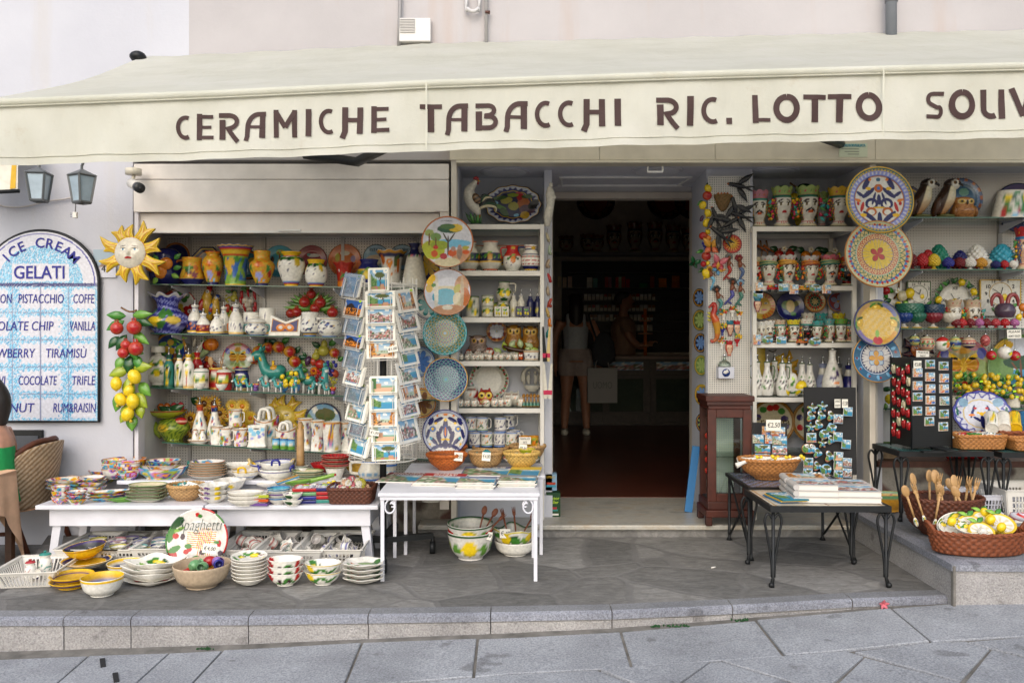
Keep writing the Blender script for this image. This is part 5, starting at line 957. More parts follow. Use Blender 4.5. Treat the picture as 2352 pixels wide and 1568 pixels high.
tu([(-14*s,-.02,11*s),(-14*s,-.012,11*s)],11*s,ZY,16);tu([(14*s,-.02,11*s),(14*s,-.012,11*s)],11*s,ZY,16);bq((0,0,13*s),(34*s,.02,6*s),ZV);m.gz('cart',t)
Y=5.46;s=Y/W;t=th_g('bird_bowl','green scaly bird shaped bowl with red mouth holding prickly pears','bowl',pos(388,Y,zl(4,398)));sc=speck(UR,2,.35,1.5)
la([(0,0),(.55,0),(.6,.06),(.95,.4),(1,.6),(.8,.9),(.5,1),(0,1)],36*s,48*s,pa(VN,(),[(-.35,.6,.42,.36,KL),(-.35,.6,.22,.2,UR),(-.35,.6,.1,.1,yl)],sc),n=48,c=(10*s,0,0));tu([(-12*s,0,14*s),(-34*s,0,30*s),(-42*s,0,52*s)],[16*s,11*s,5*s],VN,10,4);m.gz('body',t)
gz('beak',t,bl_,(33*s,-14*s,43*s),(15*s,12*s,9*s),lambda th,tt:WH((AB(tt-.5)<.12)[:,None],QS,UF),14)
gz('dish',t,la,PRO['bowl'],46*s,17*s,pa(ZR,[(.88,1,UJ)]),VN,60,3,.8,flute(20,.03,.03,.7),(-6*s,0,50*s))
lf((-20*s,-.02,62*s),-1.5,34*s,16*s,UM);lf((0,-.03,60*s),1.1,44*s,22*s,dg);lf((20*s,-.03,56*s),-1.1,44*s,22*s,dg);m.gz('cactus_leaf',t)
for k,(du,c)in EN(((-18,QP),(-4,QP),(12,UJ),(28,UJ))):bl_((0,0,0),(8*s,7*s,(9+2*(k>1))*s),c,10);m.bd('prickly_pear',GLZ,t,(du*s,-.005,(74+k%2)*s))
wf('sunflower_plaque','large plaque of yellow sunflowers on the left',477,955,5.61,[(-1,-30,21,'sunf'),(20,-31,20,'sunf'),(-33,4,19,'sunf'),(0,4,22,'sunf'),(34,-8,19,'sunf'),(32,20,19,'sunf'),(-28,32,18,'sunf'),(20,40,18,'sunf')],[(-16,-28,-1.0,26,20),(0,-8,.5,24,16),(-6,30,3.5,30,20),(10,30,2.6,30,20)],(dg,gn))
wf('marigold_plaque','plaque of golden marigold heads on the right',558,948,5.61,[(-20,-18,17,'mum'),(4,-17,20,'mum'),(-8,8,20,'mum'),(22,10,19,'mum'),(-30,6,15,'mum'),(8,28,16,'mum')],[(-22,8,-.6,14,9),(6,4,1,14,9),(14,34,1.2,14,9)],(dg,))
for x,lb,sd in((459,'polka dot oil bottle with orange collar lettered Olio',11),(493,'polka dot vinegar bottle lettered Aceto with navy collar',12)):wr('polka_bottle',lb,'bottle',x,B_,zl(4,x),34,84,'pear',pa(wh,[(.93,1,QP),(.84,.92,JV if sd==11 else nv)],pk_(sd,14)),spout=16)
t=th_g('cruet_tray','small white tray carrying salt and pepper shakers','tray',pos(457,5.36,zl(4,457)));gz('tray',t,la,PRO['dish'],25*s,7*s,pa(wh,[(.8,1,KF)]),wh,40,3,.6)
for dx,lb in((449,'polka dot pepper shaker on the left of the small tray'),(465,'polka dot salt shaker on the right of the small tray')):wr('shaker',lb,'shaker',dx,5.36,zl(4,dx)+.008,17,28,'shaker',pa(wh,[(.92,1,KF)],pk_(dx,9,.4)))
for x,Y,w,h,sd,dz,sx,lb in((498,5.38,28,40,21,0,1.57,'polka dot mug with blue ring, left of the mug row'),(518,5.35,28,39,22,0,1.57,'polka dot mug before its neighbours'),(553,5.35,30,39,23,0,1.57,'polka dot mug with green band and handle to the right'),(535,5.43,28,40,24,0,1.57,'polka dot mug at the back carrying another mug'),(541,5.43,30,38,25,40,1.57,'polka dot mug balanced on top of the others')):
 wr('polka_mug',lb,'mug',x,Y,zl(4,x)+dz*Y/W,w,h,'mug',pa(wh,[(.95,1,KF)],pk_(sd,16,.42)),JO,[(sx,.25,.85,.38,.10,wh)],n=36,gp_='polka dot mugs')
def bag(lb_,x,Y,z,w,h,col,gp_=None):
 s=Y/W;t=th_g('bag_vase',lb_,'vase',pos(x,Y,z),gp_);W2,hh=w*s/2,h*s;d=W2*.5;k=10;zz=LS(0,1,k);V=[];
 n=24;prof=[1.02-.10*sin(pi*q)for q in zz]
 la([(0,0)]+[(p,q)for p,q in zip(prof,zz)]+[(prof[-1]*.93,1),(.8,.5),(0,.3)],W2,hh,col,JO,64,2,.5,lambda th,t_:((AB(SN(th))**10+AB(CO(th))**10)**(-.1),0));m.gz('body',t)
 gz('grip_slot',t,bl_,(0,-d*1.0,hh*.88),(W2*.36,.004,hh*.035),QY,12);return t
bag('white paper bag shaped vase with pale blue circles',592,5.36,zl(4,592),41,48,pa(wh,(),[(a,b,r,r,c)for a,b,r,c in((-.6,.8,.24,QQ),(.2,.7,.24,KX),(.6,.85,.2,QQ),(-.3,.62,.24,QQ),(.3,.5,.2,ZX),(-.5,.42,.16,JF),(.7,.6,.14,ZX))]))
def hbasket(lb_,x,Y,z,w,h,sd):
 t=wr('polka_basket',lb_,'basket',x,Y,z,w,h*.72,[(0,0),(.8,0),(.86,.04),(.92,.4),(1,.9),(1,1),(.94,1),(.86,.5),(0,.4)],pa(wh,[(.93,1,KF)],pk_(sd,20,.36)),JO,[(0,.1,.2,.001,.001,wh)],sy=.7,wob=lambda th,t_:(1,.10*CLP((t_-.8)/.2,0,1)*CO(2*th)*-1))
 s=Y/W
 for sg in(-1,1):gz('handle',t,tu,[(-w*.22*s,sg*w*.33*s,h*.68*s),(-w*.14*s,sg*w*.3*s,h*.97*s),(w*.14*s,sg*w*.3*s,h*.97*s),(w*.22*s,sg*w*.33*s,h*.68*s)],4*s,wh,8,4)
 return t
hbasket('large polka dot basket with two handles behind the bag vase',612,B_,zl(4,612),58,84,31);hbasket('smaller polka dot handled basket before the yellow sun',656,A+.02,zl(4,656),46,58,32)
sf_('sun_plaque','yellow sun face with orange streaked rays behind the polka dot basket',651,958,5.61,52,29,15,UO,KL,ZU,lip=KV,eye=VT,seed=5)
for x,lb in((634,'small landscape canister, left of three joined ones'),(652,'small landscape canister with yellow lid in the middle'),(669,'small landscape canister, right of three joined ones')):wr('canister',lb,'jar',x,5.335,zl(4,x),17,24,'can',pa(QQ,[(0,.35,QH),(.9,1,ZY)],[(.2,.5,.5,.25,UZ),(-.3,.38,.4,.2,VQ)]),yl,n=24,gp_='landscape canisters')
for x,Y,w,h,sd,pr,lb in((701,B_,34,66,41,1,'twisted polka dot vase behind the rolling pin'),(729,A,31,67,42,1,'twisted polka dot vase right of the rolling pin'),(762,A+.02,41,66,43,0,'straight cylindrical polka dot vase'),(795,B_,34,64,44,1,'twisted polka dot vase behind the postcards')):
 wr('polka_vase',lb,'vase',x,Y,zl(4,x),w,h,'can' if not pr else[(0,0),(1,0),(1,.03),(.82,.35),(.74,.55),(.9,.85),(1.04,1),(.97,1),(.8,.8),(0,.5)],pa(wh,[(.97,1,ZV)],pk_(sd,26,.36)),JO,n=40,wob=(lambda th,t:((AB(SN(th+t))**6+AB(CO(th+t))**6)**(-1/6.)*.86,0))if pr else None,gp_='polka dot vases')
def archtile(lb_,x,v0,v1,Y,w,kind,sd):
 s=Y/W;hw=w*s/2;hh=(v1-v0)*s;t=th_g('arched_tile',lb_,'tile',(X_(x,Y),Y,Z_(v1,Y)));nx,nz=40,40;V=[];U=[]
 for i in RG(nz):
  for j in RG(nx):
   u,v=j/(nx-1),i/(nz-1);xx=(u-.5)*2;top=(hh-hw)+hw*sqrt(max(0,1-xx*xx*.995));V.append((xx*hw,0,v*top));U.append((u,v*top/hh))
 U=AR(U);m.add(V,[(i*nx+j,i*nx+j+1,(i+1)*nx+j+1,(i+1)*nx+j)for i in RG(nz-1)for j in RG(nx-1)],sn(kind,sd)(U[:,0],U[:,1]));m.gz('painting',t)
 gz('rim',t,tu,[(-hw,.004,0)]+[(hw*1.01*cos(a),.004,hh-hw+hw*1.01*sin(a))for a in LS(pi,0,24)]+[(hw,.004,0)],.006,ZJ,6)
archtile('arched tile picture of a stone pine over the bay',742,927,1028,5.61,78,'pine',6)
for x,v,lb,k in((985,700,'patterned plate behind the right postcards, upper',0),(965,830,'blue fish plate behind the postcard rack',1),(968,925,'ochre rimmed plate low behind the postcard rack',2),(985,610,'dark blue and yellow mandala plate under the pine plate',3)):
 pl_(lb,x,v,5.58,34,fp((wh,KI,KV,ZJ)[k],[(.85,.9,nv),(.93,1.1,(nv,bu,oj,BLK)[k])],[('pet',.3,.8,8,(te,bu,ZT,yl)[k],nv)]))
RX,RY=880,4.66;rx=X_(RX,RY)
t=th_g('postcard_rack','white wire postcard carousel on a black pole with castors','rack',(rx,RY,0));s=RY/W
gs('pole',IRN,t,tu,[(0,0,.10),(0,0,1.62)],.019,BLK,14)
FEET=[(.27,.10),(.05,-.30),(-.28,.06),(.02,.34)]
for a,b_ in FEET:bq((a/2,b_/2,.105),(sqrt(a*a+b_*b_),.04,.03),BLK,(0,0,math.atan2(b_,a)))
m.gq('base',IRN,t)
for a,b_ in FEET:
 tu([(a-.014,b_,.038),(a+.014,b_,.038)],.038,BLK,14);tu([(a,b_,.04),(a,b_,.10)],.012,ZF,8);m.bd('castor',IRN,t)
WC=UZ;ztop,zbot=Z_(640,RY)-0,Z_(1050,RY)
for z in(Z_(655,RY),Z_(870,RY),Z_(1052,RY)):
 tu([(.19*sin(a),-.19*cos(a),z)for a in LS(0,2*pi,33)],.0035,WC,6)
 for a in LS(0,2*pi,9)[:-1]:tu([(.02*sin(a),-.02*cos(a),z),(.19*sin(a),-.19*cos(a),z)],.003,WC,6)
for a in LS(0,2*pi,17)[:-1]:tu([(.19*sin(a),-.19*cos(a),ztop),(.19*sin(a),-.19*cos(a),zbot)],.003,WC,6)
m.bd('wire_frame',STL,t)
def pcard(u,v,w,h,kind,seed,ang,lean,lb_,bw=.09,roll=0,R=.215,tagc=True,film=False):
 a=radians(ang);X=rx+R*sin(a);Y=RY-R*cos(a);z=Z_(v,Y);X2=X_(u,Y);sY=Y/W;ca=max(.5,abs(cos(a)))
 W_,H_=w*sY/ca,h*sY;t=th_g('postcard',lb_,'postcard',(X2,Y,z-H_/2),'postcards on the carousel',(-lean,roll,a));
 sh_t(W_,H_,sn(kind,seed,bw),30,22,.006);m.gq('card',PAP,t)
 k=MB();
 for i in(1,2):sheet(k,W_*.985,H_*.98,QE,2,2,.004,.004*i);k.move(k.mark()-1,(.002*i,.006*i,0))
 k.gq('card_pack',PAP,t)
 k=MB()
 for sx in(-.36,.36):tube(k,[(sx*W_*1.25,-.004,H_*.80),(sx*W_,-.007,H_*.72),(sx*W_,-.008,H_*.05),(sx*W_,.0,-.012),(sx*W_,.03,-.012)],.0021,WC,5)
 tube(k,[(-W_*.5,.0,-.010),(W_*.5,.0,-.010)],.0021,WC,5);k.bd('wire_holder',STL,t)
 if tagc:sh_t(.016,.012,LIM,2,2,.001);m.bd('price_sticker',PAP,t,(W_*.34,-.0016,H_*.90),sm=0)
 if film:sh_t(W_*1.04,H_*1.05,wh,2,2,.001);m.bd('plastic_sleeve',PLF,t,(0,-.003,0),sm=0)
 return t
cen=[(869,642,47,53,'pine',1),(873,687,68,37,'pine',2),(873,725,66,37,'town',3),(874,764,68,38,'town',14),(877,802,70,42,'piazza',5),(880,884,64,37,'stair',6),(880,923,63,37,'sea',7),(880,961,64,37,'piazza',8),(884,997,63,38,'stair',9),(886,1038,64,40,'pine',10)]
names=['umbrella pine on an upright card at the top','umbrella pine over a blue bay, upper landscape card','purple houses on a hillside','dark street scene with an arch','white square with bell tower and price slip','terrace walk above the sea, upper one','beach village with blue sea','orange square with cathedral steps','terrace walk above the sea, lower one with price slip','umbrella pine and domes at the bottom']
for(u,v,w,h,k,sd),nm in zip(cen,names):pcard(u,v,w,h,k,sd,2,.12,'postcard of '+nm+', middle column',tagc=False,roll=radians(-1.2))
pos_left=[(800,655,44,52,'coast',21),(806,707,46,38,'night',22),(806,746,44,40,'coast',23),(806,783,46,30,'night',24),(806,822,48,48,'coast',25),(806,862,48,44,'town',26),(810,902,50,46,'coast',27),(812,942,50,50,'coast',28),(816,983,48,40,'town',29),(818,1022,48,48,'sea',30)]
nl=['pine over a gulf in a plastic sleeve at the top','floodlit castle at night, upper one','turquoise bay with a white village','floodlit castle at night, lower one','pink cliff houses','grey cliff houses','blue headland, upper one','blue headland, lower one','red harbour houses','palm by the sea at the bottom']
for(u,v,w,h,k,sd),nm in zip(pos_left,nl):pcard(u,v,w,h,k,sd,-38,.20,'postcard of '+nm+', left column',roll=radians(7),film=sd%2==1,bw=.02 if k=='night' else .12)
pos_right=[(941,690,40,52,'piazza',41),(943,735,44,52,'town',42),(943,778,42,52,'coast',43),(943,815,40,48,'sea',44),(944,855,44,50,'coast',45),(946,897,42,48,'piazza',46),(944,934,40,44,'town',47),(944,985,44,60,'town',48)]
nr_=['bell tower with cypresses at the top','grey mountain village','blue cliffs with pink houses','lone pine by the sea','green coast and village','orange old street','grey hill town','red stepped street at the bottom']
for(u,v,w,h,k,sd),nm in zip(pos_right,nr_):pcard(u,v,w,h,k,sd,38,.20,'postcard of '+nm+', right column',roll=radians(-9),film=True,bw=.12)
ct_('handwritten price slip €1,00 on the white square postcard','€1,00',(X_(903,4.42),4.42,Z_(808,4.42)),.055,.032,(0,-.2,0));ct_('handwritten price slip €1,00 on the lower terrace postcard','€1,00',(X_(859,4.42),4.42,Z_(1000,4.42)),.05,.03,(0,.15,0))
def md_(c1,c2,oc,seed=0,rows=9):
 M_=[];r1=.96
 for k in RG(rows):
  r0=r1-.17*(.92**k);n=24 if k<3 else 20 if k<6 else 14;M_.append(('pet',max(r0,.02),r1,n,c1 if k%2==0 or k<5 else c2,VQ,.5*(k%2),oc));r1=r1-.105*(.97**k)
 return M_
pl=pl_('large plate lettered RAVELLO with an umbrella pine over the coast',1028,556,5.02,60,fp(VQ,[(.95,1.1,TER)],(),[(.1,-.05,.8,.16,KX),(-.55,-.3,.45,.38,ZR),(-.3,-.12,.35,.18,VN),(.55,-.55,.4,.3,KD),(0,-.78,.5,.18,KC),(.02,-.15,.035,.42,UG),(-.08,.18,.03,.22,UG,.5),(.16,.18,.03,.24,UG,-.6),(.08,.52,.48,.17,ZI),(.3,.55,.28,.15,KL),(.0,.6,.3,.1,JM),(-.7,.35,.17,.14,VM),(-.45,.2,.2,.16,VR),(-.7,.1,.03,.25,BRN),(-.45,-.02,.03,.2,BRN),(.18,-.42,.16,.14,KW),(.22,-.26,.09,.1,ZA),(.46,-.42,.1,.26,UL),(.46,-.2,.08,.1,ZA),(-.5,-.45,.13,.14,KW),(-.45,-.2,.1,.08,rd),(-.15,-.55,.14,.12,UJ),(.7,-.4,.14,.08,KW),(.7,-.22,.14,.08,US)]),txt=[('"RAVELLO"',7,-4,50,-.008,KP)],nt=150,nr=44)
pl_('plate with a terrace, column and lemons above a blue bay',1028,671,5.03,54,fp(VQ,[(.95,1.1,TER)],(),[(0,.15,.9,.12,KC),(-.1,-.2,.55,.36,KY),(.6,.3,.3,.4,KD),(.5,.1,.25,.25,US),(.7,-.2,.25,.4,ZU),(.45,-.3,.22,.3,KC),(-.48,.0,.09,.75,JO),(.62,.0,.08,.7,ZC),(.1,-.75,.7,.22,KD),(0,-.66,.22,.1,JO),(-.75,.45,.14,.18,yl),(-.65,.6,.14,.16,yl),(-.78,.15,.14,.18,QA),(-.6,.3,.1,.08,gn)]),nt=140,nr=40)
pl_('plate with rows of teal scale petals around the centre',1022,765,5.04,51,fp(te,[(.95,1.1,KR)],md_(ZO,ZQ,UU),[(0,0,.07,.07,VX)]),nt=384,nr=100)
pl_('plate with rows of navy scale petals around the centre',1024,871,5.05,51,fp(JE,[(.95,1.1,UX)],md_(QB,ZQ,ZD),[(0,0,.06,.06,VE)]),nt=384,nr=100)
orn=[]
for sg in(-1,1):
 orn+=[(sg*.55,.16,.14,.13,KE),(sg*.55,.16,.06,.06,yl),(sg*.3,.55,.22,.09,nv,-.5*sg),(sg*.62,.48,.10,.18,nv,.5*sg),(sg*.75,-.05,.07,.22,nv,.2*sg),(sg*.5,-.35,.25,.08,nv,.8*sg),(sg*.28,-.2,.1,.28,nv,-.25*sg),(sg*.2,.1,.08,.2,nv,.3*sg),(sg*.42,.4,.07,.05,yl),(sg*.62,-.25,.07,.06,KY),(sg*.4,-.62,.24,.08,nv,-.4*sg),(sg*.18,-.55,.12,.1,nv,.5*sg),(sg*.66,-.5,.05,.05,yl),(sg*.35,.72,.05,.05,oj)]
orn+=[(0,.3,.11,.3,nv),(0,.05,.09,.3,KO),(0,.05,.04,.2,oj),(0,.55,.07,.07,yl),(0,-.3,.2,.06,yl),(0,-.5,.12,.2,nv),(0,.78,.1,.05,oj)]
pl_('round white plate with navy scrolls and a central lily, above the orange basket',1023,993,5.05,53,fp(UZ,[(.86,.88,nv),(.90,.92,bu),(.95,1.1,ZQ)],(),orn),nt=150,nr=44)
def unit(lb_,u0,u1,v0,zs,Yb,px,panes=True):
 t=th_g('shelf_unit',lb_,'shelf');Yf=5.26;x0,x1=X_(u0,Yf),X_(u1,Yf);wc=UZ;tw=.026
 for x in(x0,x1-tw):
  for y in(Yf,Yb-.03):bw(x,x+tw,y,y+.026,.081,zs[0]-.0,wc);m.bd('post',STL,t,sm=0,bevel=.002)
 for z in zs:
  bw(x0+tw,x1-tw,Yf+.001,Yf+.025,z-.031,z-.001,wc);bw(x0+tw,x1-tw,Yb-.028,Yb-.004,z-.031,z-.001,wc)
  for x in(x0+.001,x1-tw+.001):bw(x,x+.024,Yf+.026,Yb-.03,z-.031,z-.001,wc)
  k=m.gq('shelf_frame',STL,t);bw(x0+.003,x1-.003,Yf+.003,Yb-.006,z-.001,z+.005,wh);m.bd('glass_pane',GLS,k,sm=0)
 return t
MZ=[Z_(v,5.26)for v in(515,622,729,829,937,1030)]
unit('white steel shelf unit with jugs and owls left of the doorway',1043,1250,515,MZ,5.64,0)
def mz(i):return MZ[i]+.006
A,B_,C_=5.33,5.42,5.52
Y=A;s=Y/W;t=th_g('rooster_figurine','tall white rooster with dark tail and red comb','figurine',pos(1090,Y,mz(0)))
wc=JO;tu([(10*s,0,22*s),(4*s,0,34*s),(-6*s,0,50*s),(-12*s,0,68*s),(-10*s,0,82*s),(-1*s,0,94*s),(3*s,0,101*s)],[5*s,10*s,14*s,14*s,11*s,7*s,6.5*s],AR([wc,wc,wc,wc,wc,wc,ZV]),18,4)
for du in(6,12):tu([(du*s,0,24*s),(du*s,-.003,2*s)],2.2*s,KF,8)
m.gz('body',t)
for k in RG(7):a=.2+.28*k;tu([(8*s,.004*(k%3),36*s),((14+14*sin(a))*s,0,(48+16*cos(a))*s),((22+26*sin(a*.9))*s,0,(46+20*cos(a))*s),((20+30*sin(a))*s,0,(32+14*cos(a))*s)],[4*s,4*s,3*s,.6*s],(VF,QR,KC,BLK)[k%4],7,4)
m.gz('tail',t)
gz('wing',t,bl_,(5*s,-13*s,58*s),(9*s,4*s,13*s),lambda th,tt:WH((SN(tt*26)>0)[:,None],UQ,ZB),14,(0,-.5,0))
for k in RG(4):bl_(((-1+3*k)*s,0,(106+(1-abs(k-1.5))*2)*s),(2.4*s,2*s,4.6*s),UJ,8)
bl_((8*s,-3*s,95*s),(2.2*s,2*s,4*s),UJ,8);m.gz('comb',t)
gz('beak',t,tu,[(8*s,0,101*s),(14*s,0,99*s)],[2*s,.4*s],yl,6)
[lf(((-4+4*k)*s,-.004*k,0),-.55+.18*k,(34-3*k)*s,7*s,(dg,gn)[k%2])for k in RG(5)];bl_((6*s,0,2*s),(14*s,10*s,3*s),dg,12);m.gz('grass_foot',t)
oc=[(.38,.05,.22,.34,QP),(.28,.38,.14,.2,ZU),(.22,.52,.14,.14,rd),(.24,.36,.09,.15,rd),(.5,-.25,.28,.25,UB),(.72,.0,.16,.28,UQ,-.5),(.42,-.55,.16,.2,QA),(-.22,.22,.22,.17,US,.5),(.02,-.08,.18,.22,US),(-.45,.35,.25,.1,UR,.2),(-.5,-.1,.3,.1,QH,-.5),(-.3,-.4,.12,.26,UR,.4),(.0,.5,.2,.1,VN),(.5,.42,.2,.1,UR),(-.6,.1,.09,.08,KX),(.12,-.55,.09,.08,KX)]
pl_('oval navy dish with a rooster and lemons and scalloped white border',1178,470,5.56,45,fp(KU,[(.68,.71,yl),(.78,.95,VQ),(.95,.97,yl),(.97,1.1,QB)],[('tri',.76,.90,26,ZQ,None)],oc),sx=1.46,rad=lambda th:1+.025*CO(12*th),nt=160,nr=44)
jb=lambda:pa(JO,[(0,.04,KW),(.28,.30,yl),(.33,.60,KU),(.60,.62,yl),(.97,1,KW)],[(a,.47,.2,.12,lgn,r)for a,r in((-.35,.5),(.35,-.5),(-.9,-.4),(.9,.4))]+lem(0,.46,.42,UX)+lem(-1.35,.46,.4,UX)+lem(1.35,.46,.4,UX))
for x,Y,lb in((1076,A,'cream jug with navy lemon band behind the pine plate'),(1126,A-.01,'cream jug with navy lemon band in the open')):wr('jug',lb,'jug',x,Y,mz(1),52,66,'jug',jb(),KC,[(2.6,.5,.9,.3,.09,JO)],gp_='navy banded lemon jugs')
for x,lb in((1099,'cream jug in the back row behind the navy banded pair'),(1152,'cream jug in the back row between banded and red jugs'),(1200,'cream jug in the back row above the striped jug')):wr('jug',lb,'jug',x,C_,mz(1),46,62,'jug',jb(),KC,[(2.6,.5,.9,.3,.09,JO)],n=28,gp_='navy banded lemon jugs')
wr('jug','white jug with red neck and yellow spout with an orange','jug',1177,A-.01,mz(1),42,57,'jug',pa(wh,[(.66,1,rd),(.55,.66,JV)],lem(.1,.42,.5,oj)+[(.15,.9,.4,.16,QA)]+[(a,b,.06,.05,nv)for a,b in((-.7,.3),(-.6,.26),(.6,.22),(-.1,.2),(.05,.18))]),JV,[(-1.6,.5,.93,.3,.09,rd)])
wr('jug','striped jug with red zigzag bands, navy foot and yellow spout','jug',1219,A-.01,mz(1),44,58,'jug',pa(wh,[(0,.05,yl),(.05,.18,nv),(.30,.33,nv),(.44,.47,nv),(.60,.66,nv),(.80,.85,nv),(.9,.93,KW)],[(a,.38,.09,.09,rd)for a in LS(-1.5,1.5,14)]+[(a,.53,.08,.12,JJ if k%2 else rd)for k,a in EN(LS(-1.5,1.5,15))]+[(a,.25,.08,.05,rd)for a in LS(-1.5,1.5,14)]+[(.5,.88,.5,.2,QA)]),nv,[(-1.6,.5,.93,.35,.10,nv)])
lw=lambda b=.5:pa(JO,[(.97,1,UR)],lem(0,b,.62)+lem(1.5,b,.55)+lem(-1.4,b-.1,.5))
wr('lemon_vase','tall white lemon tumbler behind the terrace plate','vase',1085,A,mz(2),31,47,'can',pa(JO,[(.97,1,UR)],lem(-.2,.72,.5)+lem(-.4,.4,.5)+lem(.5,.15,.5)),JO,n=32)
for k,lb in EN(('lemon cup at the bottom of the two cup stack','lemon cup on top of the two cup stack')):wr('lemon_cup',lb,'cup',1120,A,mz(2)+k*24.5*A/W,28,24.5,'mug',lw(),JO,n=32,gp_='stacked lemon cups')
wr('lemon_jug','white lemon jug on top of another jug','jug',1158,B_-.02,mz(2)+35*A/W,38,46,'jug',pa(JO,[(.96,1,JM)],lem(-.25,.4,.55)+lem(.5,.42,.5)+[(-.8,.62,.3,.2,dg),(0,.12,.6,.2,dg)]),JO,[(1.4,.45,.92,.45,.10,JO)])
wr('lemon_jug','white lemon jug carrying the upper jug','jug',1156,B_-.02,mz(2),42,36,'jug',lw(.6),JO)
wr('lemon_jug','white lemon cup behind the stacked cups','cup',1136,C_-.04,mz(2),34,34,'mug',lw(.6),JO,n=30)
def cruetset(lb_,x,Y,w,h,c,z):
 s=Y/W;t=th_g('cruet_pair',lb_,'cruet set',pos(x,Y,z));
 for sg,lb in((-1,'SALE'),(1,'PEPE')):
  ww=w*s/2*.97;nx,nz=14,18;bq((0,.018,h*s/2),(ww,.034,h*s),c);m.bd('shaker',GLZ,t,(sg*w*s/4,0,0),sm=0,bevel=.004)
  lf((-ww*.1,-.002,h*s*.55),.9,ww*.5,ww*.25,gn);lf((ww*.05,-.002,h*s*.55),-.9,ww*.5,ww*.25,lgn);bl_((-ww*.15,-.001,h*s*.34),(ww*.16,.004,ww*.24),VP,10);bl_((ww*.2,-.001,h*s*.30),(ww*.16,.004,ww*.24),VP,10);tt_(lb,h*s*.14,(0,-.0005,h*s*.88),VJ,.0003);m.bd('lemon_painting',GLZ,t,(sg*w*s/4,0,0))
 return t
cruetset('white square salt and pepper pair with painted lemons',1152,5.29,34,24,JO,mz(2));cruetset('navy square salt and pepper pair with painted lemons',1201,5.29,33,24,KU,mz(2))
for x,c,lb in((1180,JO,'cream vinegar dispenser lettered aceto'),(1197,JO,'cream oil dispenser lettered olio'),(1218,KU,'navy vinegar dispenser lettered aceto'),(1235,KU,'navy oil dispenser lettered olio')):
 wr('dispenser',lb,'bottle',x,A+.02,mz(2),17.5,50,'sq',pa(c,[(.96,1,UD)],[(0,.52,.4,.02,QY)]+lem(-.2,.30,.6,VP)+[(.3,.42,.4,.2,lgn)]),n=24,spout=14)
owlbig('brown owl with grey scaled chest left of the small plate',1098,B_+.02,mz(3),46,56,UL,UG,ZA)
pl_('small brown plate with a blue and white star flower',1141,761,5.60,24,fp(UE,[(.90,1.1,KF)],[('pet',.1,.82,4,VQ,VK,0),('pet',.1,.70,4,VQ,VK,.5)],[(0,0,.13,.13,VX),(0,0,.06,.06,yl)]+[(.8*cos(a),.8*sin(a),.12,.12,ZV)for a in LS(0,5.5,8)]))
owlbig('pair of golden owls on one branch',1199,B_+.03,mz(3)+.05,76,62,JQ,UH,KV,heads=2)
t=th_g('branch_base','branch with pale green leaves under the golden owls','ornament',pos(1196,B_,mz(3)));s=B_/W;gz('branch',t,tu,[(-40*s,-.03,30*s),(-10*s,-.045,22*s),(44*s,-.03,14*s)],[4*s,5*s,4*s],KQ,8,4);[lf(((-44+9*k)*s,-.02,(14+6*(k%3))*s),-1+.8*(k%4),22*s,14*s,(VM,VN,UI)[k%3])for k in RG(9)];m.gz('leaves',t)
g=RD(8);dots=lambda sd:[(RD(sd).uniform(-.9,.9)if k==0 else RD(sd*7+k).uniform(-1,1),RD(sd*5+k).uniform(.12,.48),.16,.12,RD(sd+k).choice([rd,oj,JC,ZT,gn]))for k in RG(7)]
k=0
for x,hh,Y in((1078,24,B_),(1097,27,B_),(1124,27,B_),(1079,18,A+.03),(1100,17,A+.03),(1117,17,A+.03),(1142,18,A+.03),(1160,16,A+.03),(1178,17,A+.03),(1059,14,A-.02),(1073,14,A-.02),(1086,14,A-.02),(1096,14,A-.02),(1106,15,A-.02),(1124,15,A-.02),(1138,14,A-.02),(1151,15,A-.02),(1168,15,A-.02),(1184,16,A-.02),(1196,16,A+.0)):
 red=k in(0,1,2,19);k+=1
 ow_('small %s owl, %s row'%('red hooded' if red else 'white spotted','back' if hh>20 else 'middle' if Y==A+.03 else 'front')if not red or hh<20 else 'larger red hooded bird in the back row',x,Y,mz(3),hh*.86,hh,JV if red else JO,dots(k),'small spotted owls on the middle unit',ears=hh<20)
wr('majolica_box','small white majolica planter with bearded scroll mask by the owls','planter',1220,5.30,mz(3),36,21,[(0,0),(.85,0),(.88,.05),(.95,.7),(1.02,1),(.95,1),(.85,.5),(0,.4)],pa(UZ,[(.88,1,JD),(0,.08,JD)],majol(31,ZJ,14)),UD,sy=.5)
g=RD(12);ch=[]
for k in RG(34):
 a=k*2*pi/34;r_=.88+g.un(-.04,.05);ch+=[(r_*sin(a)*.98,r_*cos(a)*.98,.07,.07,gn if k%3 else dg,a)]
for k in RG(26):a=k*2*pi/26+g.un(-.05,.05);r_=.88+g.un(-.06,.06);ch+=[(r_*sin(a),r_*cos(a),.055,.055,QD)]
pl_('white plate with a wreath of red cherries behind the red owl',1123,873,5.60,46,fp(JO,[],(),ch),nt=140,nr=40)
t=ow_('red owl shaped money box with yellow eyes',1115,A,mz(4)+.012,37,34,KS,[(0,.2,.8,.35,JS)],None,'owl_vase');s=A/W
for sg in(-1,1):
 gz('eye_ring',t,bl_,(sg*8*s,-17*s,22*s),(8*s,3*s,8*s),lambda th,tt:TL(UO,(len(th),1)),12);gz('pupil',t,bl_,(sg*8*s,-20*s,22*s),3.4*s,BLK,8)
ow_('white and red bird shaped teapot left of the red owl',1082,B_,mz(4),38,44,JO,[(.8,.6,.5,.5,UF),(0,.3,.5,.3,UD)],None,'bird_figurine',False)
k=40
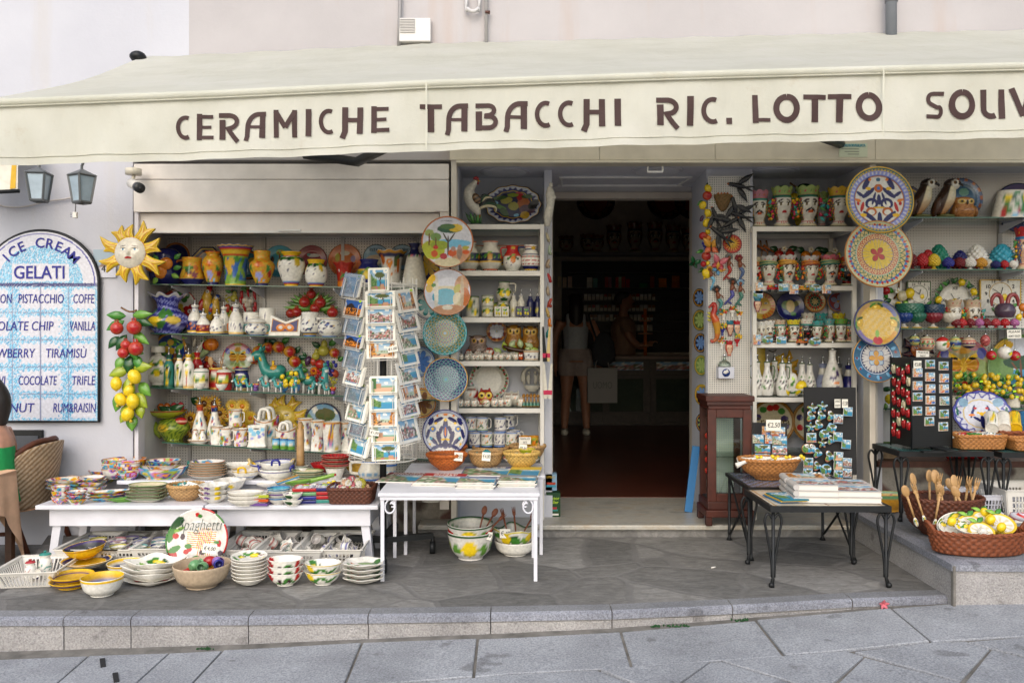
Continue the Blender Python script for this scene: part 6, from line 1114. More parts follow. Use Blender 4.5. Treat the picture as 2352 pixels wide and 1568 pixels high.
for x,hh,Y in((1058,17,A-.02),(1073,18,A-.02),(1089,19,A-.03),(1103,20,A),(1117,20,A-.03),(1136,20,A-.03),(1150,20,A),(1166,22,A),(1094,26,B_),(1167,30,B_),(1183,30,B_),(1196,22,A)):
 k+=1;ow_('small white bird with painted flowers, %s'%('larger, in the back row of the cherry shelf' if hh>23 else 'front row of the cherry shelf'),x,Y,mz(4),hh*.92,hh,JO,dots(k),'small flowered birds on the cherry shelf')
for k in RG(9):
 x=1203+(k%5)*8.2;Y=5.31+.05*(k//5);s=Y/W;t=th_g('angel_figurine','tiny golden glittering angel in the cluster on the cherry shelf','figurine',pos(x,Y,mz(4)),'golden angel figurines');gz('robe',t,la,[(0,0),(1,0),(.8,.3),(.35,.7),(.2,.8),(0,.8)],4.5*s,26*s,pa(JQ,[(.1,.3,JJ)]),n=12,sub=2);gz('head',t,bl_,(0,0,24*s),4*s,JQ,8)
t=th_g('holy_water_font','white relief of two angels over a shell basin on the niche wall','ornament',P(1222,868,5.6));s=5.6/W;wc=JO;tu([(22*s*cos(a),0,26*s*sin(a))for a in LS(-.3,pi+.3,24)],4*s,wc,8)
for sg in(-1,1):tu([(sg*18*s,0,-14*s),(sg*18*s,0,14*s)],3.4*s,wc,8)
m.gz('arch',t)
for sg in(-1,1):tu([(0,0,-14*s),(2*s*sg,-.004,0),(0,-.004,8*s)],[3*s,5*s,3*s],wc,8,3);bl_((0,-.004,13*s),3.6*s,wc,8);m.bd('angel',GLZ,t,(sg*7*s,-.01,0))
gz('basin',t,la,PRO['bowl'],20*s,14*s,wc,KI,24,3,.6,None,(0,-.02,-30*s))
mg=lambda c,sd:pa(UZ,[(0,.07,bu),(.1,.13,c),(.9,.92,c),(.96,1,bu)],[(RD(sd*31+i).uniform(-1.7,1.7),RD(sd*17+i).uniform(.25,.82),.15,.08,[c,c,nv,oj][i%4]if c is not nv else nv,RD(sd+i).uniform(-1.5,1.5))for i in RG(34)])
k=0
for x,Y,dz,c,hs,lb in((1082,A+.05,33,gn,1.0,'green leaf mug with striped handle, first of the upper mugs'),(1108,A+.03,33,gn,1.6,'green leaf mug, second of the upper mugs'),(1149,A,33,nv,1.6,'blue leaf mug in the upper row before its twin'),(1169,B_+.03,36,nv,1.6,'blue leaf mug in the upper row, farthest right'),(1090,A,0,nv,1.6,'blue leaf mug, first of the lower mugs'),(1118,A,0,gn,1.6,'green leaf mug, second of the lower mugs'),(1147,A,0,nv,1.6,'blue leaf mug, third of the lower mugs'),(1175,A,0,gn,1.6,'green leaf mug, fourth of the lower mugs'),(1182,B_,0,nv,1.6,'blue leaf mug behind the lower row')):
 k+=1;wr('leaf_mug',lb,'mug',x,Y,mz(5)+dz*Y/W,27,33,'mug',mg(c,k),UD,[(hs,.2,.88,.5,.10,UZ)],n=36,gp_='mugs with small leaves')
for x,c,lb in((1204,yl,'yellow marmalade pot with orange fruit'),(1226,US,'yellow marmalade pot nearest the corner post')):wr('marmalade_pot',lb,'pot',x,A,mz(5),24,24,'can',pa(QA,[(.92,1,oj)],lem(0,.45,.7,oj)+lem(1.4,.4,.6,oj)),UX,n=28)
ct_('white card lettered MARMALADE SET before the yellow pots','MARMALADE|SET',(X_(1206,5.2),5.25,Z_(1022,5.2)),.075,.045)
Y=5.3;s=Y/W;t=th_g('saint_relief','white saint figure hanging at the top of the door jamb','ornament',P(1262,470,Y));wc=JO;gz('robe',t,tu,[(-6*s,0,-50*s),(-3*s,-.01,-25*s),(2*s,-.01,0),(2*s,-.01,22*s),(0,-.01,40*s)],[6*s,10*s,9*s,11*s,5*s],wc,14,4);gz('head',t,bl_,(3*s,-.012,44*s),(5*s,5*s,6.5*s),wc,10);gz('child',t,bl_,(8*s,-.03,15*s),(7*s,5*s,6*s),wc,10)
for k,(v,c,lb)in EN(((545,KC,'pale seahorse shaped souvenir'),(575,JA,'grey green fish souvenir'),(605,ZC,'beige shell souvenir'),(638,rd,'red chilli charm'),(668,ZC,'small angel charm'),(695,JV,'red bead charm'),(718,KV,'straw doll charm'),(740,oj,'orange bead charm'),(765,te,'teal bead charm'))):
 Y=5.34;x=1258+(k%2)*4;p=P(x,v,Y);tu([p,P(x,v-14,Y),P(x,v-20,Y)],.0015,UL,4);bl_(p,(.011,.010,.030),c,10,(0,.3*(k%3-1),0),.25,k);bl_((p[0]+.006,p[1]-.006,p[2]-.022),.011,c*.7,8);tag(m.bd('hanging_souvenir',GLZ),lb+' on the strip by the doorway','souvenir','souvenirs hanging by the doorway')
for k,(x,v,c,c2,lb)in EN(((1252,800,BLK,JG,'black folding fan with pink band'),(1258,800,JS,JG,'beige folding fan with pink band, upper pair'),(1254,885,JO,JG,'cream folding fan with pink band, left of the lower pair'),(1262,885,JO,JG,'cream folding fan with pink band, right of the lower pair'))):
 t=th_g('folding_fan',lb,'fan',P(x,v+30,5.24),'folding fans by the doorway',(0,.06*(1 if k%2 else-1),0));s=5.24/W;pm([(-2*s,80*s),(2*s,80*s),(5*s,0),(-5*s,0)],-.006,.006,c);m.bd('leaf',MAT,t,sm=0);bq((0,0,14*s),(10*s,.014,10*s),c2);m.bd('band',MAT,t,sm=0)
t=th_g('toy_box','green box lettered Tractor Trailer on the marble threshold','toy box',pos(1271,5.36,.081));s=5.36/W;gq('carton',PAP,t,bq,(0,.05,27*s),(32*s,.10,54*s),QR)
tt_('Tractor',10*s,(-2*s,-.002,42*s),QW,.0004,bold=.0005);tt_('Trailer',10*s,(-2*s,-.002,33*s),QW,.0004,bold=.0005);m.gq('lettering',PAP,t)
bq((0,-.001,19*s),(16*s,.003,6*s),UJ);bq((0,-.001,15*s),(20*s,.003,4*s),VO);bq((4*s,-.001,5*s),(16*s,.003,4*s),wh);m.gq('toy_picture',PAP,t)
t=th_g('toy_box','blue and white toy car box lettered SPEED on top of the green box','toy box',pos(1266,5.40,.081+57*5.36/W));gq('carton',PAP,t,bq,(0,.04,19*s),(26*s,.08,38*s),VX);bq((0,-.001,15*s),(20*s,.003,8*s),JV);bq((0,-.0012,11*s),(22*s,.003,5*s),KY);tt_('SPEED',7*s,(-1*s,-.002,31*s),QA,.0004,width=20*s);m.gq('toy_picture',PAP,t)
Y=5.318;t=th_g('lattice_panel','white plastic lattice panel by the doorway hung with creatures','panel');s=Y/W
u=1628
while u<1722:bw(X_(u-1.3,Y),X_(u+1.3,Y),Y-.002,Y+.002,Z_(910,Y),Z_(406,Y),UZ);u+=5.2
v=406
while v<911:bw(X_(1627,Y),X_(1722,Y),Y-.0035,Y-.0015,Z_(v+1.3,Y),Z_(v-1.3,Y),UZ);v+=5.2
m.gq('lattice',PLS,t);gq('painted_hole_shade',STL,t,bw,X_(1628,5.34),X_(1722,5.34),5.345,5.352,Z_(910,5.34),Z_(406,5.34),JZ)  # added grey sheet, its colour stands in for shade in the lattice holes
bw(X_(1726,5.3),X_(1733,5.3),5.34,5.66,.08,2.3,VQ);part('niche_panel',m,STL)
def sw_(lb_,x,v,w,yaw,Y=5.31,flip=1):
 s=Y/W;L=w*s;t=th_g('swallow_figurine',lb_,'figurine',P(x,v,Y),'black ceramic swallows',(0,radians(yaw),0));k=QT;
 tu([(-L*.5,0,0),(-L*.42,-.004,.0),(-L*.3,-.008,0),(0,-.008,0),(L*.18,-.004,0),(L*.25,0,0)],[L*.01,L*.06,L*.075,L*.09,L*.05,L*.03],AR([ZU,k,k,k,k,k]),10,3,.7);m.gz('body',t)
 for sg in(-1,1):gz('wing',t,lf,(-L*.12,-.008,sg*L*.03),.75 if sg>0 else pi-.75,L*.72,L*.20,k,.1)
 for sg in(-1,1):gz('tail',t,lf,(L*.15,0,0),pi/2-.25*sg,L*.42,L*.075,k)
 return t
sw_('top black swallow flying to the left above the nest',1700,428,62,12);sw_('black swallow by the nest with wings spread',1700,496,62,18)
sw_('black swallow perched upright at the edge of the nest',1688,478,60,75,5.30);sw_('black swallow spread flat at the left of the nest, head up',1644,500,56,70,5.30);sw_('black swallow below the nest with head to the right',1672,515,60,148,5.29);sw_('lowest black swallow swooping to the left over the red sun',1655,540,66,40,5.28)
t=th_g('swallow_nest','brown swallow nest with four chicks on the lattice','nest',P(1660,468,5.31));s=5.31/W;la([(0,0),(.35,.1),(.7,.45),(.92,.85),(1,1),(.9,1),(.6,.8),(0,.75)],21*s,38*s,pa(VC,(),(),speck(KA,4,.4,1.3)),QG,40,4,.6,lambda th,t_:(1+.05*SN(th*9+t_*20),0),(0,0,-18*s));m.bd('nest',MAT,t)
for k in RG(4):gz('chick',t,bl_,((-11+7*k)*s,-.012,22*s),(3*s,3*s,3.5*s),ZU,8)
wf('lemon_garland','long garland of lemons, pomegranates and plums hanging down the door jamb',1622,535,5.34,[(2,-100,10,'lemon'),(0,-84,11,'pom'),(-10,-62,10,'lemon'),(2,-44,10,'lemon'),(-12,-32,7,'eggp'),(-1,-22,11,'lemon'),(2,-2,7,'lemon'),(-9,8,10,'apple'),(2,14,8,'orange'),(-4,30,8,'grape'),(-2,54,11,'pom'),(2,70,6,'lemon'),(-2,94,12,'lemon'),(-8,72,7,'cherry')],[(4,-96,.3,24,11),(-2,-104,.8,20,10),(8,-76,2,22,10),(-8,-74,4,18,9),(8,-56,1.2,18,9),(10,-30,1,20,9),(-6,40,4.4,20,9),(8,36,1.6,22,10),(8,66,1,18,9),(10,82,2.4,20,9),(-6,80,4,18,9)],stem=[(8,-110),(9,-50),(8,20),(8,100)])
def bf_(lb_,x,v,w,c1,c2,yaw=0,Y=5.29):
 s=Y/W;L=w*s;t=th_g('butterfly_ornament',lb_,'ornament',P(x,v,Y),'ceramic butterflies',(0,yaw,0))
 for sg in(-1,1):lf((0,0,0),sg*.75,L*.72,L*.40,c1,.3);lf((0,0,0),sg*2.25,L*.52,L*.34,c2,.3);lf((sg*L*.1,-.006,L*.08),sg*.75,L*.4,L*.14,c2*.5,.3);m.gz('wing',t)
 gz('body',t,tu,[(0,-.006,-L*.25),(0,-.008,0),(0,-.006,L*.2)],[L*.03,L*.05,L*.03],KQ,7);return t
bf_('orange and yellow butterfly at the door jamb',1633,568,40,UX,VW);bf_('pink butterfly with long feelers',1650,606,36,QI,UJ,.3);bf_('yellow and blue butterfly below the pink one',1648,620,26,UX,ZG,.8);bf_('green butterfly clinging to the door frame',1594,605,26,JI,VZ,.4,5.6)
pl_('red round plaque with a yellow relief sun',1682,560,5.30,22,fp(KS,[(.93,1.1,VY)],[('tri',.3,.85,16,QA,None)],[(0,0,.42,.42,QA)]+[(s_[0]*.42,s_[1]*.42,s_[2]*.5,s_[3]*.6,UH)for s_ in fs_()]),hf=lambda r,th:.15*np.exp(-(r/.4)**2)+.03*CO(16*th)*(r>.3)*(r<.85),name='sun_plaque',cat='wall ornament')
def mm_(lb_,x,v,h,hair,tailc,lean,Y=5.30):
 s=Y/W;hh=h*s;t=th_g('mermaid_figurine',lb_,'figurine',P(x,v,Y),'ceramic mermaids',(0,lean,0));sk=ZZ;
 tu([(0,0,hh*.36),(hh*.02,-.004,hh*.24),(0,-.004,hh*.08)],[hh*.04,hh*.085,hh*.06],sk,9,3);tu([(hh*.02,0,hh*.26),(hh*.14,-.006,hh*.2),(hh*.2,-.004,hh*.08)],[hh*.03,hh*.025,hh*.02],sk,7,3);bl_((0,-.006,hh*.43),hh*.07,sk,10);m.gz('body',t)
 tu([(0,-.003,hh*.09),(hh*.09,-.008,-hh*.06),(hh*.03,-.004,-hh*.22),(-hh*.08,0,-hh*.36)],[hh*.065,hh*.075,hh*.05,hh*.02],tailc,9,4);lf((-hh*.06,0,-hh*.34),3.6,hh*.22,hh*.1,tailc*.6);lf((-hh*.06,0,-hh*.34),2.0,hh*.24,hh*.1,tailc*.6);m.gz('tail',t)
 for k in RG(6):bl_((hh*.10*cos(k*1.05),.002,hh*.47+hh*.08*sin(k*1.05)),hh*.065,hair,8)
 m.gz('hair',t)
for a in((1672,616,56,KM,KS,.1,'mermaid with grey curls and red tail below the red sun'),(1700,620,60,ZL,JX,-.1,'mermaid with dark red curls and blue tail'),(1678,672,58,ZF,JB,.2,'mermaid with black curls and violet tail'),(1698,676,58,VX,JJ,.1,'mermaid with pale blue curls and green tail'),(1650,692,62,ZF,ZD,-.15,'mermaid with brown curls and teal tail at the left'),(1634,640,50,QA,KX,-.2,'mermaid with golden hair at the lattice edge')):mm_(a[6],*a[:6])
t=th_g('seahorse_figurine','red and yellow seahorse on the lattice','figurine',P(1637,743,5.29));s=5.29/W;gz('body',t,tu,[(-10*s,-.01,36*s),(-4*s,-.01,42*s),(2*s,-.01,44*s),(4*s,-.01,34*s),(0,-.012,20*s),(6*s,-.012,6*s),(10*s,-.01,-16*s),(8*s,-.008,-34*s),(-2*s,-.006,-42*s),(-4*s,-.006,-36*s)],[2*s,3*s,6*s,6*s,7*s,9*s,7*s,5*s,3*s,2*s],AR([KS,KS,KS,KW,UX,ZU,JV,KS]),10,4)
[lf((-4*s,-.008,(22-8*k)*s),-1.2,11*s,6*s,US)for k in RG(3)];m.gz('fin',t)
def mh_(x,v,hair,crown,lb_,Y=5.30,h=34):
 s=Y/W;t=th_g('head_magnet',lb_,'magnet',P(x,v+h/2,Y),'small head magnets');sp=[(sg*.4,.52,.16,.06,QT)for sg in(-1,1)]+[(0,.33,.22,.05,rd)]
 fnn=lambda th,tt,C:WH(((AB(th)>.85)|(tt>.72))[:,None],hair,C);la([(0,0),(.5,0),(.45,.12),(.75,.3),(1,.5),(.95,.72),(.6,.78),(0,.78)],9*s,h*s,pa(QS,[(0,.1,hair)],sp,fnn),n=28,sub=3,sy=.5);m.gz('head',t)
 la([(.8,0),(1,1),(.9,1),(.7,.1)],8*s,8*s,crown,None,24,2,.5,lambda th,tt:(1,.3*CO(5*th)*(tt>.7)));m.bd('crown',GLZ,t,(0,0,h*.74*s))
mh_(1677,754,ZL,JE,'small head with dark red hair and blue crown on the lattice');mh_(1693,754,JE,UF,'small head with blue hair and red crown on the lattice');mh_(1675,800,JV,UF,'small moustached head with red turban on the lattice');mh_(1740,700,ZL,JE,'small head magnet on the left post of the head vase shelves',5.24,32)
def po_(lb_,x,v,w,h,pot,fl,Y=5.30):
 s=Y/W;t=th_g('flower_pot_magnet',lb_,'magnet',P(x,v+h/2,Y),'small flower pot magnets');gz('pot',t,la,PRO['footed'],w*.36*s,h*.55*s,pot,n=20,sub=3,sy=.6);g=RD(int(x+v))
 for k in RG(16):bl_((g.un(-.45,.45)*w*s,-g.un(0,.012),(h*.5+g.un(0,.42)*h)*s),w*.12*s,g.choice(fl),7)
 m.gz('flowers',t)
F1=[rd,yl,gn,oj];F2=[yl,yl,VP,gn]
for x,v,w,h,p,f_,lb in((1662,722,20,26,wh,F1,'small white basket pot of mixed flowers, left of the top three'),(1682,714,20,26,wh,F1,'small white basket pot of mixed flowers, middle of the top three'),(1698,724,18,26,wh,F1,'small white basket pot of mixed flowers, right of the top three'),(1659,755,20,30,UK,F2,'small blue pot of yellow lemons'),(1693,780,20,30,QD,F2,'small red pot of yellow lemons'),(1658,787,19,28,wh,F1,'lowest small white basket pot of mixed flowers')):po_(lb,x,v,w,h,p,f_)
t=th_g('dispenser_box','pale wall box with a round blue emblem carrying a clear bottle','dispenser',P(1664,855,5.30));s=5.3/W;bw(-18*s,18*s,-.05,.02,-13*s,13*s,VQ);bw(-24*s,14*s,.022,.03,0,30*s,UD);m.bd('box',PLS,t,sm=0,bevel=.002)
gs('emblem',PAP,t,tu,[(-1*s,-.051,0),(-1*s,-.0535,0)],9*s,JH,28);bl_((-3*s,-.0545,1*s),(5*s,.0015,4*s),UZ,10,None,.2);bl_((1*s,-.0545,3*s),(4*s,.0015,4*s),UZ,8,None,.2);m.bd('emblem_figure',PAP,t)
t=th_g('clear_bottle','clear glass bottle with gold cap on the pale wall box','bottle',P(1664,842,5.28));gs('glass',GLS,t,la,[(0,0),(.9,0),(1,.08),(1,.3),(.7,.5),(.25,.7),(.22,1)],14*s,24*s,wh,n=24);gs('cap',CHR,t,tu,[(0,0,22*s),(0,0,30*s)],4*s,UX,12);gs('liquid_label',PLS,t,tu,[(0,0,1*s),(0,0,5*s)],12*s,UZ,16)
for k,(v,h,c,lb)in EN(((683,40,QG,'brown patterned plate edge on, topmost on the door jamb'),(735,46,VL,'green patterned plate edge on, second on the door jamb'),(787,42,JL,'dark blue bird plate edge on, third on the door jamb'),(838,44,UM,'green striped plate edge on, fourth on the door jamb'),(905,46,UU,'yellow and navy leaf plate edge on, fifth on the door jamb'),(968,42,JL,'dark navy dotted plate edge on, sixth on the door jamb'))):
 Yq=5.52;X=1.262+.041*(Yq-5.36)/.64*1-.02;s=Yq/W;di_(h*.5*s*1.05,fp(c,[(.86,.92,UX),(.92,1.1,c)],[('pet',.2,.8,8,VM if k%2 else KE,c*.6)]),lambda q,th:.07*CLP((q-.62)/.3,0,1),16,64)
 tag(m.bd('plate',GLZ,None,(X,Yq-.02*k,Z_(v,5.5)),(0,0,radians(-62))),lb,'plate','plates hung along the door jamb')
for k,v in EN((1000,1028,1055,1080)):
 fr_t('apple',(0,0,0),.026,k);tag(m.bd('tomato_ornament',GLZ,None,(1.262,5.30,Z_(v,5.3))),'red tomato in a string, %s, between doorway and wooden cabinet'%ORD[k],'ornament','string of tomatoes')
bq((1.20,5.50,.081+.22),(.05,.012,.44),ZY,(0,.12,0));tag(m.bd('blue_board',PAP,sm=0),'blue striped board leaning against the right door jamb','board')
t=th_g('display_cabinet','dark reddish wooden display cabinet with glass front by the doorway','cabinet',(X_(1664,5.22),5.22,.081));wd=H("4a1d10");s=5.16/W;Hc=Z_(903,5.1)-.081;w2=50*s;d2=.13
bw(-w2-.012,w2+.012,-d2-.012,d2,.055,.10,wd);bw(-w2,w2,-d2,d2,.10,.15,wd*.8);m.bd('plinth',WOD,t,sm=0,bevel=.006)
for sx in(-1,1):
 for sy in(-1,1):bw(sx*w2*.93-.02,sx*w2*.93+.02,sy*d2*.85-.02,sy*d2*.85+.02,0,.056,wd*.7);m.bd('foot',WOD,t,sm=0,bevel=.006)
bw(-w2-.014,w2+.014,-d2-.014,d2,Hc-.05,Hc-.015,wd);bw(-w2-.006,w2+.006,-d2-.006,d2,Hc-.075,Hc-.05,wd*.7);bw(-w2+.005,w2-.005,-d2+.005,d2,Hc-.10,Hc-.075,wd);m.bd('cornice',WOD,t,sm=0,bevel=.005)
for sx in(-1,1):
 x=sx*(w2-.027);bw(x-.027,x+.027,-d2,-d2+.03,.15,Hc-.10,wd);bw(x-.02,x+.02,d2-.03,d2,.15,Hc-.10,wd*.8)
bw(-w2+.054,w2-.054,-d2,-d2+.03,.15,.20,wd);bw(-w2+.054,w2-.054,-d2,-d2+.03,Hc-.15,Hc-.10,wd);m.bd('door_frame',WOD,t,sm=0,bevel=.004)
gq('door_glass',GLS,t,bw,-w2+.05,w2-.05,-d2+.012,-d2+.016,.19,Hc-.14,wh)
u=-w2+.05
while u<w2-.05:bw(u,u+.006,d2-.02,d2-.016,.16,Hc-.12,UZ);u+=.0145
z=.17
while z<Hc-.12:bw(-w2+.05,w2-.05,d2-.022,d2-.018,z,z+.006,UZ);z+=.0145
m.gq('lattice_back',PLS,t)
gq('floor',WOD,t,bw,-w2+.02,w2-.02,-d2+.03,d2-.03,.15,.158,JY)
for z in(.42,.66):
 gq('glass_shelf',GLS,t,bw,-w2+.03,w2-.03,-d2+.03,d2-.03,z,z+.006,wh)
RZ=[Z_(v,5.26)for v in(520,656,787,912,1049)]
unit('white steel shelf unit with head vases right of the lattice',1729,1968,520,RZ,5.68,0)
def rz(i):return RZ[i]+.006
A,B_,C_=5.34,5.44,5.56
hv_('crowned head vase with moustache and pink crown at the left of the top row',1744,A+.03,rz(0),52,80,JO,JW,JJ,True,yaw=-.25,fr=ZU)
hv_('crowned woman head vase with green crown and red lips',1796,A,rz(0),58,87,JO,VM,UT,fr=JG)
hv_('large crowned head vase with black moustache and wide green crown',1855,A,rz(0),64,88,JO,VM,UT,True,fr=JG)
hv_('crowned woman head vase behind its moustached neighbour',1886,B_,rz(0),44,80,UD,VM,JJ,fr=UJ)
hv_('crowned woman head vase with yellow crown by the plates',1926,A,rz(0),58,86,JO,QA,UT,fr=JG)
wf('lemon_branch','lemon branch with big leaves hanging behind the crowned heads',1826,450,5.66,[(-4,8,14,'lemon'),(0,44,16,'lemon'),(8,60,13,'lemon')],[(-14,-8,-1.2,34,18),(0,-12,1.2,38,18),(16,-14,1.5,34,16),(-20,0,-1.6,34,16),(10,40,2.6,30,14)],stem=[(-12,-30),(6,-18)])
for x,k,lb in((1751,0,'orange coral and lemon ornament behind the left post'),(1762,1,'orange chilli and orange ornament by the left post')):wf('horn_ornament',lb,x-3*(1-k),580,5.66,[(0,-8,12,'carrot'),(0,20,9,'lemon' if k==0 else 'orange')],[(-2,26,-1.2,14,8)],stem=[(-2,-28),(2,-6),(0,14)])
for x,v,fr_,lb in((1799,580,'pom','wall sprig of cut pomegranates with dark leaves'),(1860,582,'orange','wall sprig of oranges with dark leaves'),(1915,584,'half','wall sprig of lemons with dark leaves')):wf('fruit_sprig',lb,x,v,5.66,[(-13,6,11,fr_),(12,6,11,fr_ if fr_!='half' else 'lemon'),(0,-8,7,'flower')],[(-12,-4,-1.2,22,15),(10,-4,1.2,24,15),(-8,10,-2.2,24,14),(6,12,2.6,20,13),(-2,8,3.4,20,13),(14,8,2,22,13)],(QR,QR))
hv_('turbaned bearded head vase behind the left post',1738,B_-.04,rz(1),44,62,JO,KC,JJ,True,JV,beard=True,gp_='turbaned head vases')
hv_('turbaned woman head vase looking left with red lips',1766,A,rz(1),48,64,JO,UD,VO,False,JJ,yaw=-.25,gp_='turbaned head vases')
hv_('turbaned man head vase with thick black brows and goatee',1809,A,rz(1),48,66,JO,UD,JJ,True,ZV,beard=True,gp_='turbaned head vases')
hv_('woman head vase with red and green turban',1861,A,rz(1),48,64,JO,UD,VO,False,JV,yaw=.1,gp_='turbaned head vases')
hv_('man head vase with teal turban and yellow flowers, black goatee',1906,A,rz(1),50,66,JO,QI,ZK,True,ZK,beard=True,gp_='turbaned head vases')
hv_('dark skinned turbaned head vase behind the mandala plates',1945,A+.02,rz(1),44,62,UQ,JV,KG,True,QZ,gp_='turbaned head vases')
def mag(lb_,x,v,Y,w,h,kind,sd,shape='rect',rot=0,name='magnet',grp=None,yaw=0,body=None):
 s=Y/W;W2,H2=w*s,h*s
 if shape=='rect':sh_t(W2,H2,sn(kind,sd,.05,UZ),18,16,.008,-H2/2)
 elif shape in('oval','star','fish','owl','turtle'):
  rdx={'oval':None,'turtle':lambda th:1+.22*AB(CO(2*th+.7))**6,'star':lambda th:.72+.30*CO(5*th),'fish':lambda th:.82+.2*CO(3*th+1.2)+.1*CO(2*th),'owl':lambda th:1+.12*AB(SN(th*1+.0))-.15*CO(2*th)}[shape]
  f=sn(kind,sd);di_(H2/2,lambda x_,z_,r,th:WH((r>.93)[:,None],VA if sd%2 else JK,f(x_*.5+.5,z_*.5+.5)),lambda r,th:.10*np.sqrt(MX(0,1-r*r)),12,48,rdx,.004,sx=w/h)
  if shape=='owl':
   for sg in(-1,1):bl_((sg*W2*.2,-H2*.06,H2*.26),(W2*.17,.004,W2*.17),wh,8);bl_((sg*W2*.2,-H2*.09,H2*.26),(W2*.07,.004,W2*.07),BLK,6)
 elif shape=='truck':
  c=body;bq((0,.005,0),(W2,.012,H2*.35),c);bq((W2*.28,.005,H2*.28),(W2*.36,.012,H2*.4),c);bq((W2*.30,-.002,H2*.3),(W2*.2,.002,H2*.2),JK)
  for q in(-.3,.3):tu([(q*W2,-.004,-H2*.3),(q*W2,.006,-H2*.3)],H2*.2,BLK,10)
  for q in RG(4):bl_(((-.4+.15*q)*W2,0,H2*.28),H2*.13,(rd,yl,oj,gn)[q],7)
 return tag(m.bd(name,GLZ,None,P(x,v,Y),(0,rot,yaw)),lb_,'magnet',grp)
GM='souvenir magnets on the shelf rails';YM=5.245
for x,v,w,h,k,sd,sh,b,lb in((1744,661,18,26,'arch',1,'rect',0,'arch magnet on the post at the second rail'),(1775,662,26,18,'',1,'truck',UF,'red three wheeled truck magnet on the second rail'),(1800,660,23,17,'sea',4,'rect',0,'twin window magnet on the second rail'),(1824,664,20,22,'arch',3,'rect',0,'brown arch magnet right of the twin window'),(1847,663,25,17,'',2,'truck',UX,'yellow three wheeled truck magnet on the second rail'),(1873,662,27,19,'pine',6,'oval',0,'oval pine magnet on the second rail'),(1899,664,20,20,'arch',7,'rect',0,'brown arch magnet near the plates'),(1741,676,23,17,'sea',8,'rect',0,'twin window magnet on the post below the second rail'),(1739,780,18,24,'arch',9,'rect',0,'arch magnet on the post at the third rail'),(1763,780,26,20,'pine',10,'oval',0,'oval pine magnet at the left of the third rail'),(1795,781,23,17,'sea',11,'rect',0,'twin window magnet on the third rail'),(1843,785,27,16,'',3,'truck',ZU,'orange three wheeled truck magnet on the third rail'),(1872,784,28,20,'pine',12,'oval',0,'oval pine magnet right of the orange truck')):mag(lb,x,v,YM,w,h,k,sd,sh,grp=GM,body=b if sh=='truck' else None)
pl_('plate with half moon and half sun face',1750,702,5.58,32,lambda x,z,r,th:WH((x<-.05)[:,None],fp(UO,[],(),[(-.4,.15,.2,.03,BLK),(-.3,-.3,.16,.06,rd)])(x,z,r,th),fp(QA,[(.7,.93,UX),(.93,1.1,BLK)],[('ray',.62,.95,22,KW,None)],[(.15,-.3,.2,.06,rd),(.3,.18,.14,.07,JO),(.3,.18,.06,.06,VG)])(x,z,r,th)))
pl_('dark blue plate with a big relief lemon',1815,704,5.58,33,fp(QB,[(.93,1.1,KU)],(),[(-.25,.1,.35,.3,ZN),(.4,.2,.35,.18,QV,.5),(0,.02,.32,.46,JR),(.02,.02,.28,.42,JS),(-.3,-.4,.2,.16,JX),(.2,-.5,.2,.14,gn)]))
pl_('small plate with a green and red star pattern',1872,692,5.62,25,fp(JS,[(.88,1.1,KF),(.0,.4,JL)],[('tri',.35,.85,14,UT,None),('tri',.5,.85,14,KS,None,.5),('pet',.05,.36,8,JS,VS)]))
pl_('small plate with a red cross pattern and grey blue border',1925,692,5.62,25,fp(QZ,[(.78,.92,JX),(.92,1.1,KF)],[('pet',.0,.75,4,QF,KG,.25)],[(0,0,.12,.12,UX)]))
SH=[(1738,B_,34,42,UQ,yl,0,'dark small head vase with yellow fruit at the left post'),(1748,A,30,44,JO,UZ,0,'plain white small head vase by the left post'),(1766,A,34,46,JO,UZ,1,'plain white small head vase with uncoloured face'),(1791,A,34,48,JO,ZC,0,'small head vase of a woman turned right with red grapes'),(1822,A,38,48,JO,VP,1,'small head vase with moustache and yellow crown'),(1852,A,38,50,UQ,JO,0,'small dark head vase with white crown'),(1877,A,36,46,JO,VO,0,'small woman head vase with teal veil'),(1904,A,34,50,JO,ZD,0,'small head vase in profile with teal crown'),(1931,A,38,50,JO,QH,0,'small head vase with green feather collar'),(1953,A,36,48,KD,ZI,1,'small tan head vase with moustache and green turban')]
for k,(x,Y,w,h,sk,cr,ml,lb)in EN(SH):hv_(lb,x,Y,rz(2),w,h,sk,cr,JO if 'plain' in lb else(ZK if k%2 else UT),bool(ml),yaw=(.35,-.2,0,.3,0,0,-.4,.5,-.3,-.1)[k],fr=UD if 'plain' in lb else UJ,gp_='small head vases',simple=k<3)
for k,(x,c)in EN(((1856,JO),(1886,VO),(1926,VP),(1775,ZC))):hv_('small crowned head vase in the back row, %s'%('white crowned','teal crowned','yellow crowned','pink crowned')[k],x,C_-.03,rz(2),36,62 if k<3 else 48,UD,c,UT,k%2==0,gp_='small head vases',simple=True)
t=th_g('moon_plaque','large yellow crescent moon face in profile on the niche wall','wall ornament',P(1776,818,5.62));s=5.62/W;th=LS(.5,2*pi-.62,50);R_=70*s;rows=[];k_=9
for a in th:
 q=(a-.5)/(2*pi-1.12);wdt=30*s*sin(pi*q)**.7+.0008;c=AR([R_*cos(a+.35)*.78,R_*sin(a+.35)])
 n_=AR([cos(a+.35),sin(a+.35)])
 for j in RG(k_):u=-1+2*j/(k_-1);p=c-n_*wdt*(1+u)*.62;rows.append((p[0],-.028*sqrt(max(0,1-u*u))*sin(pi*q)**.5,p[1]))
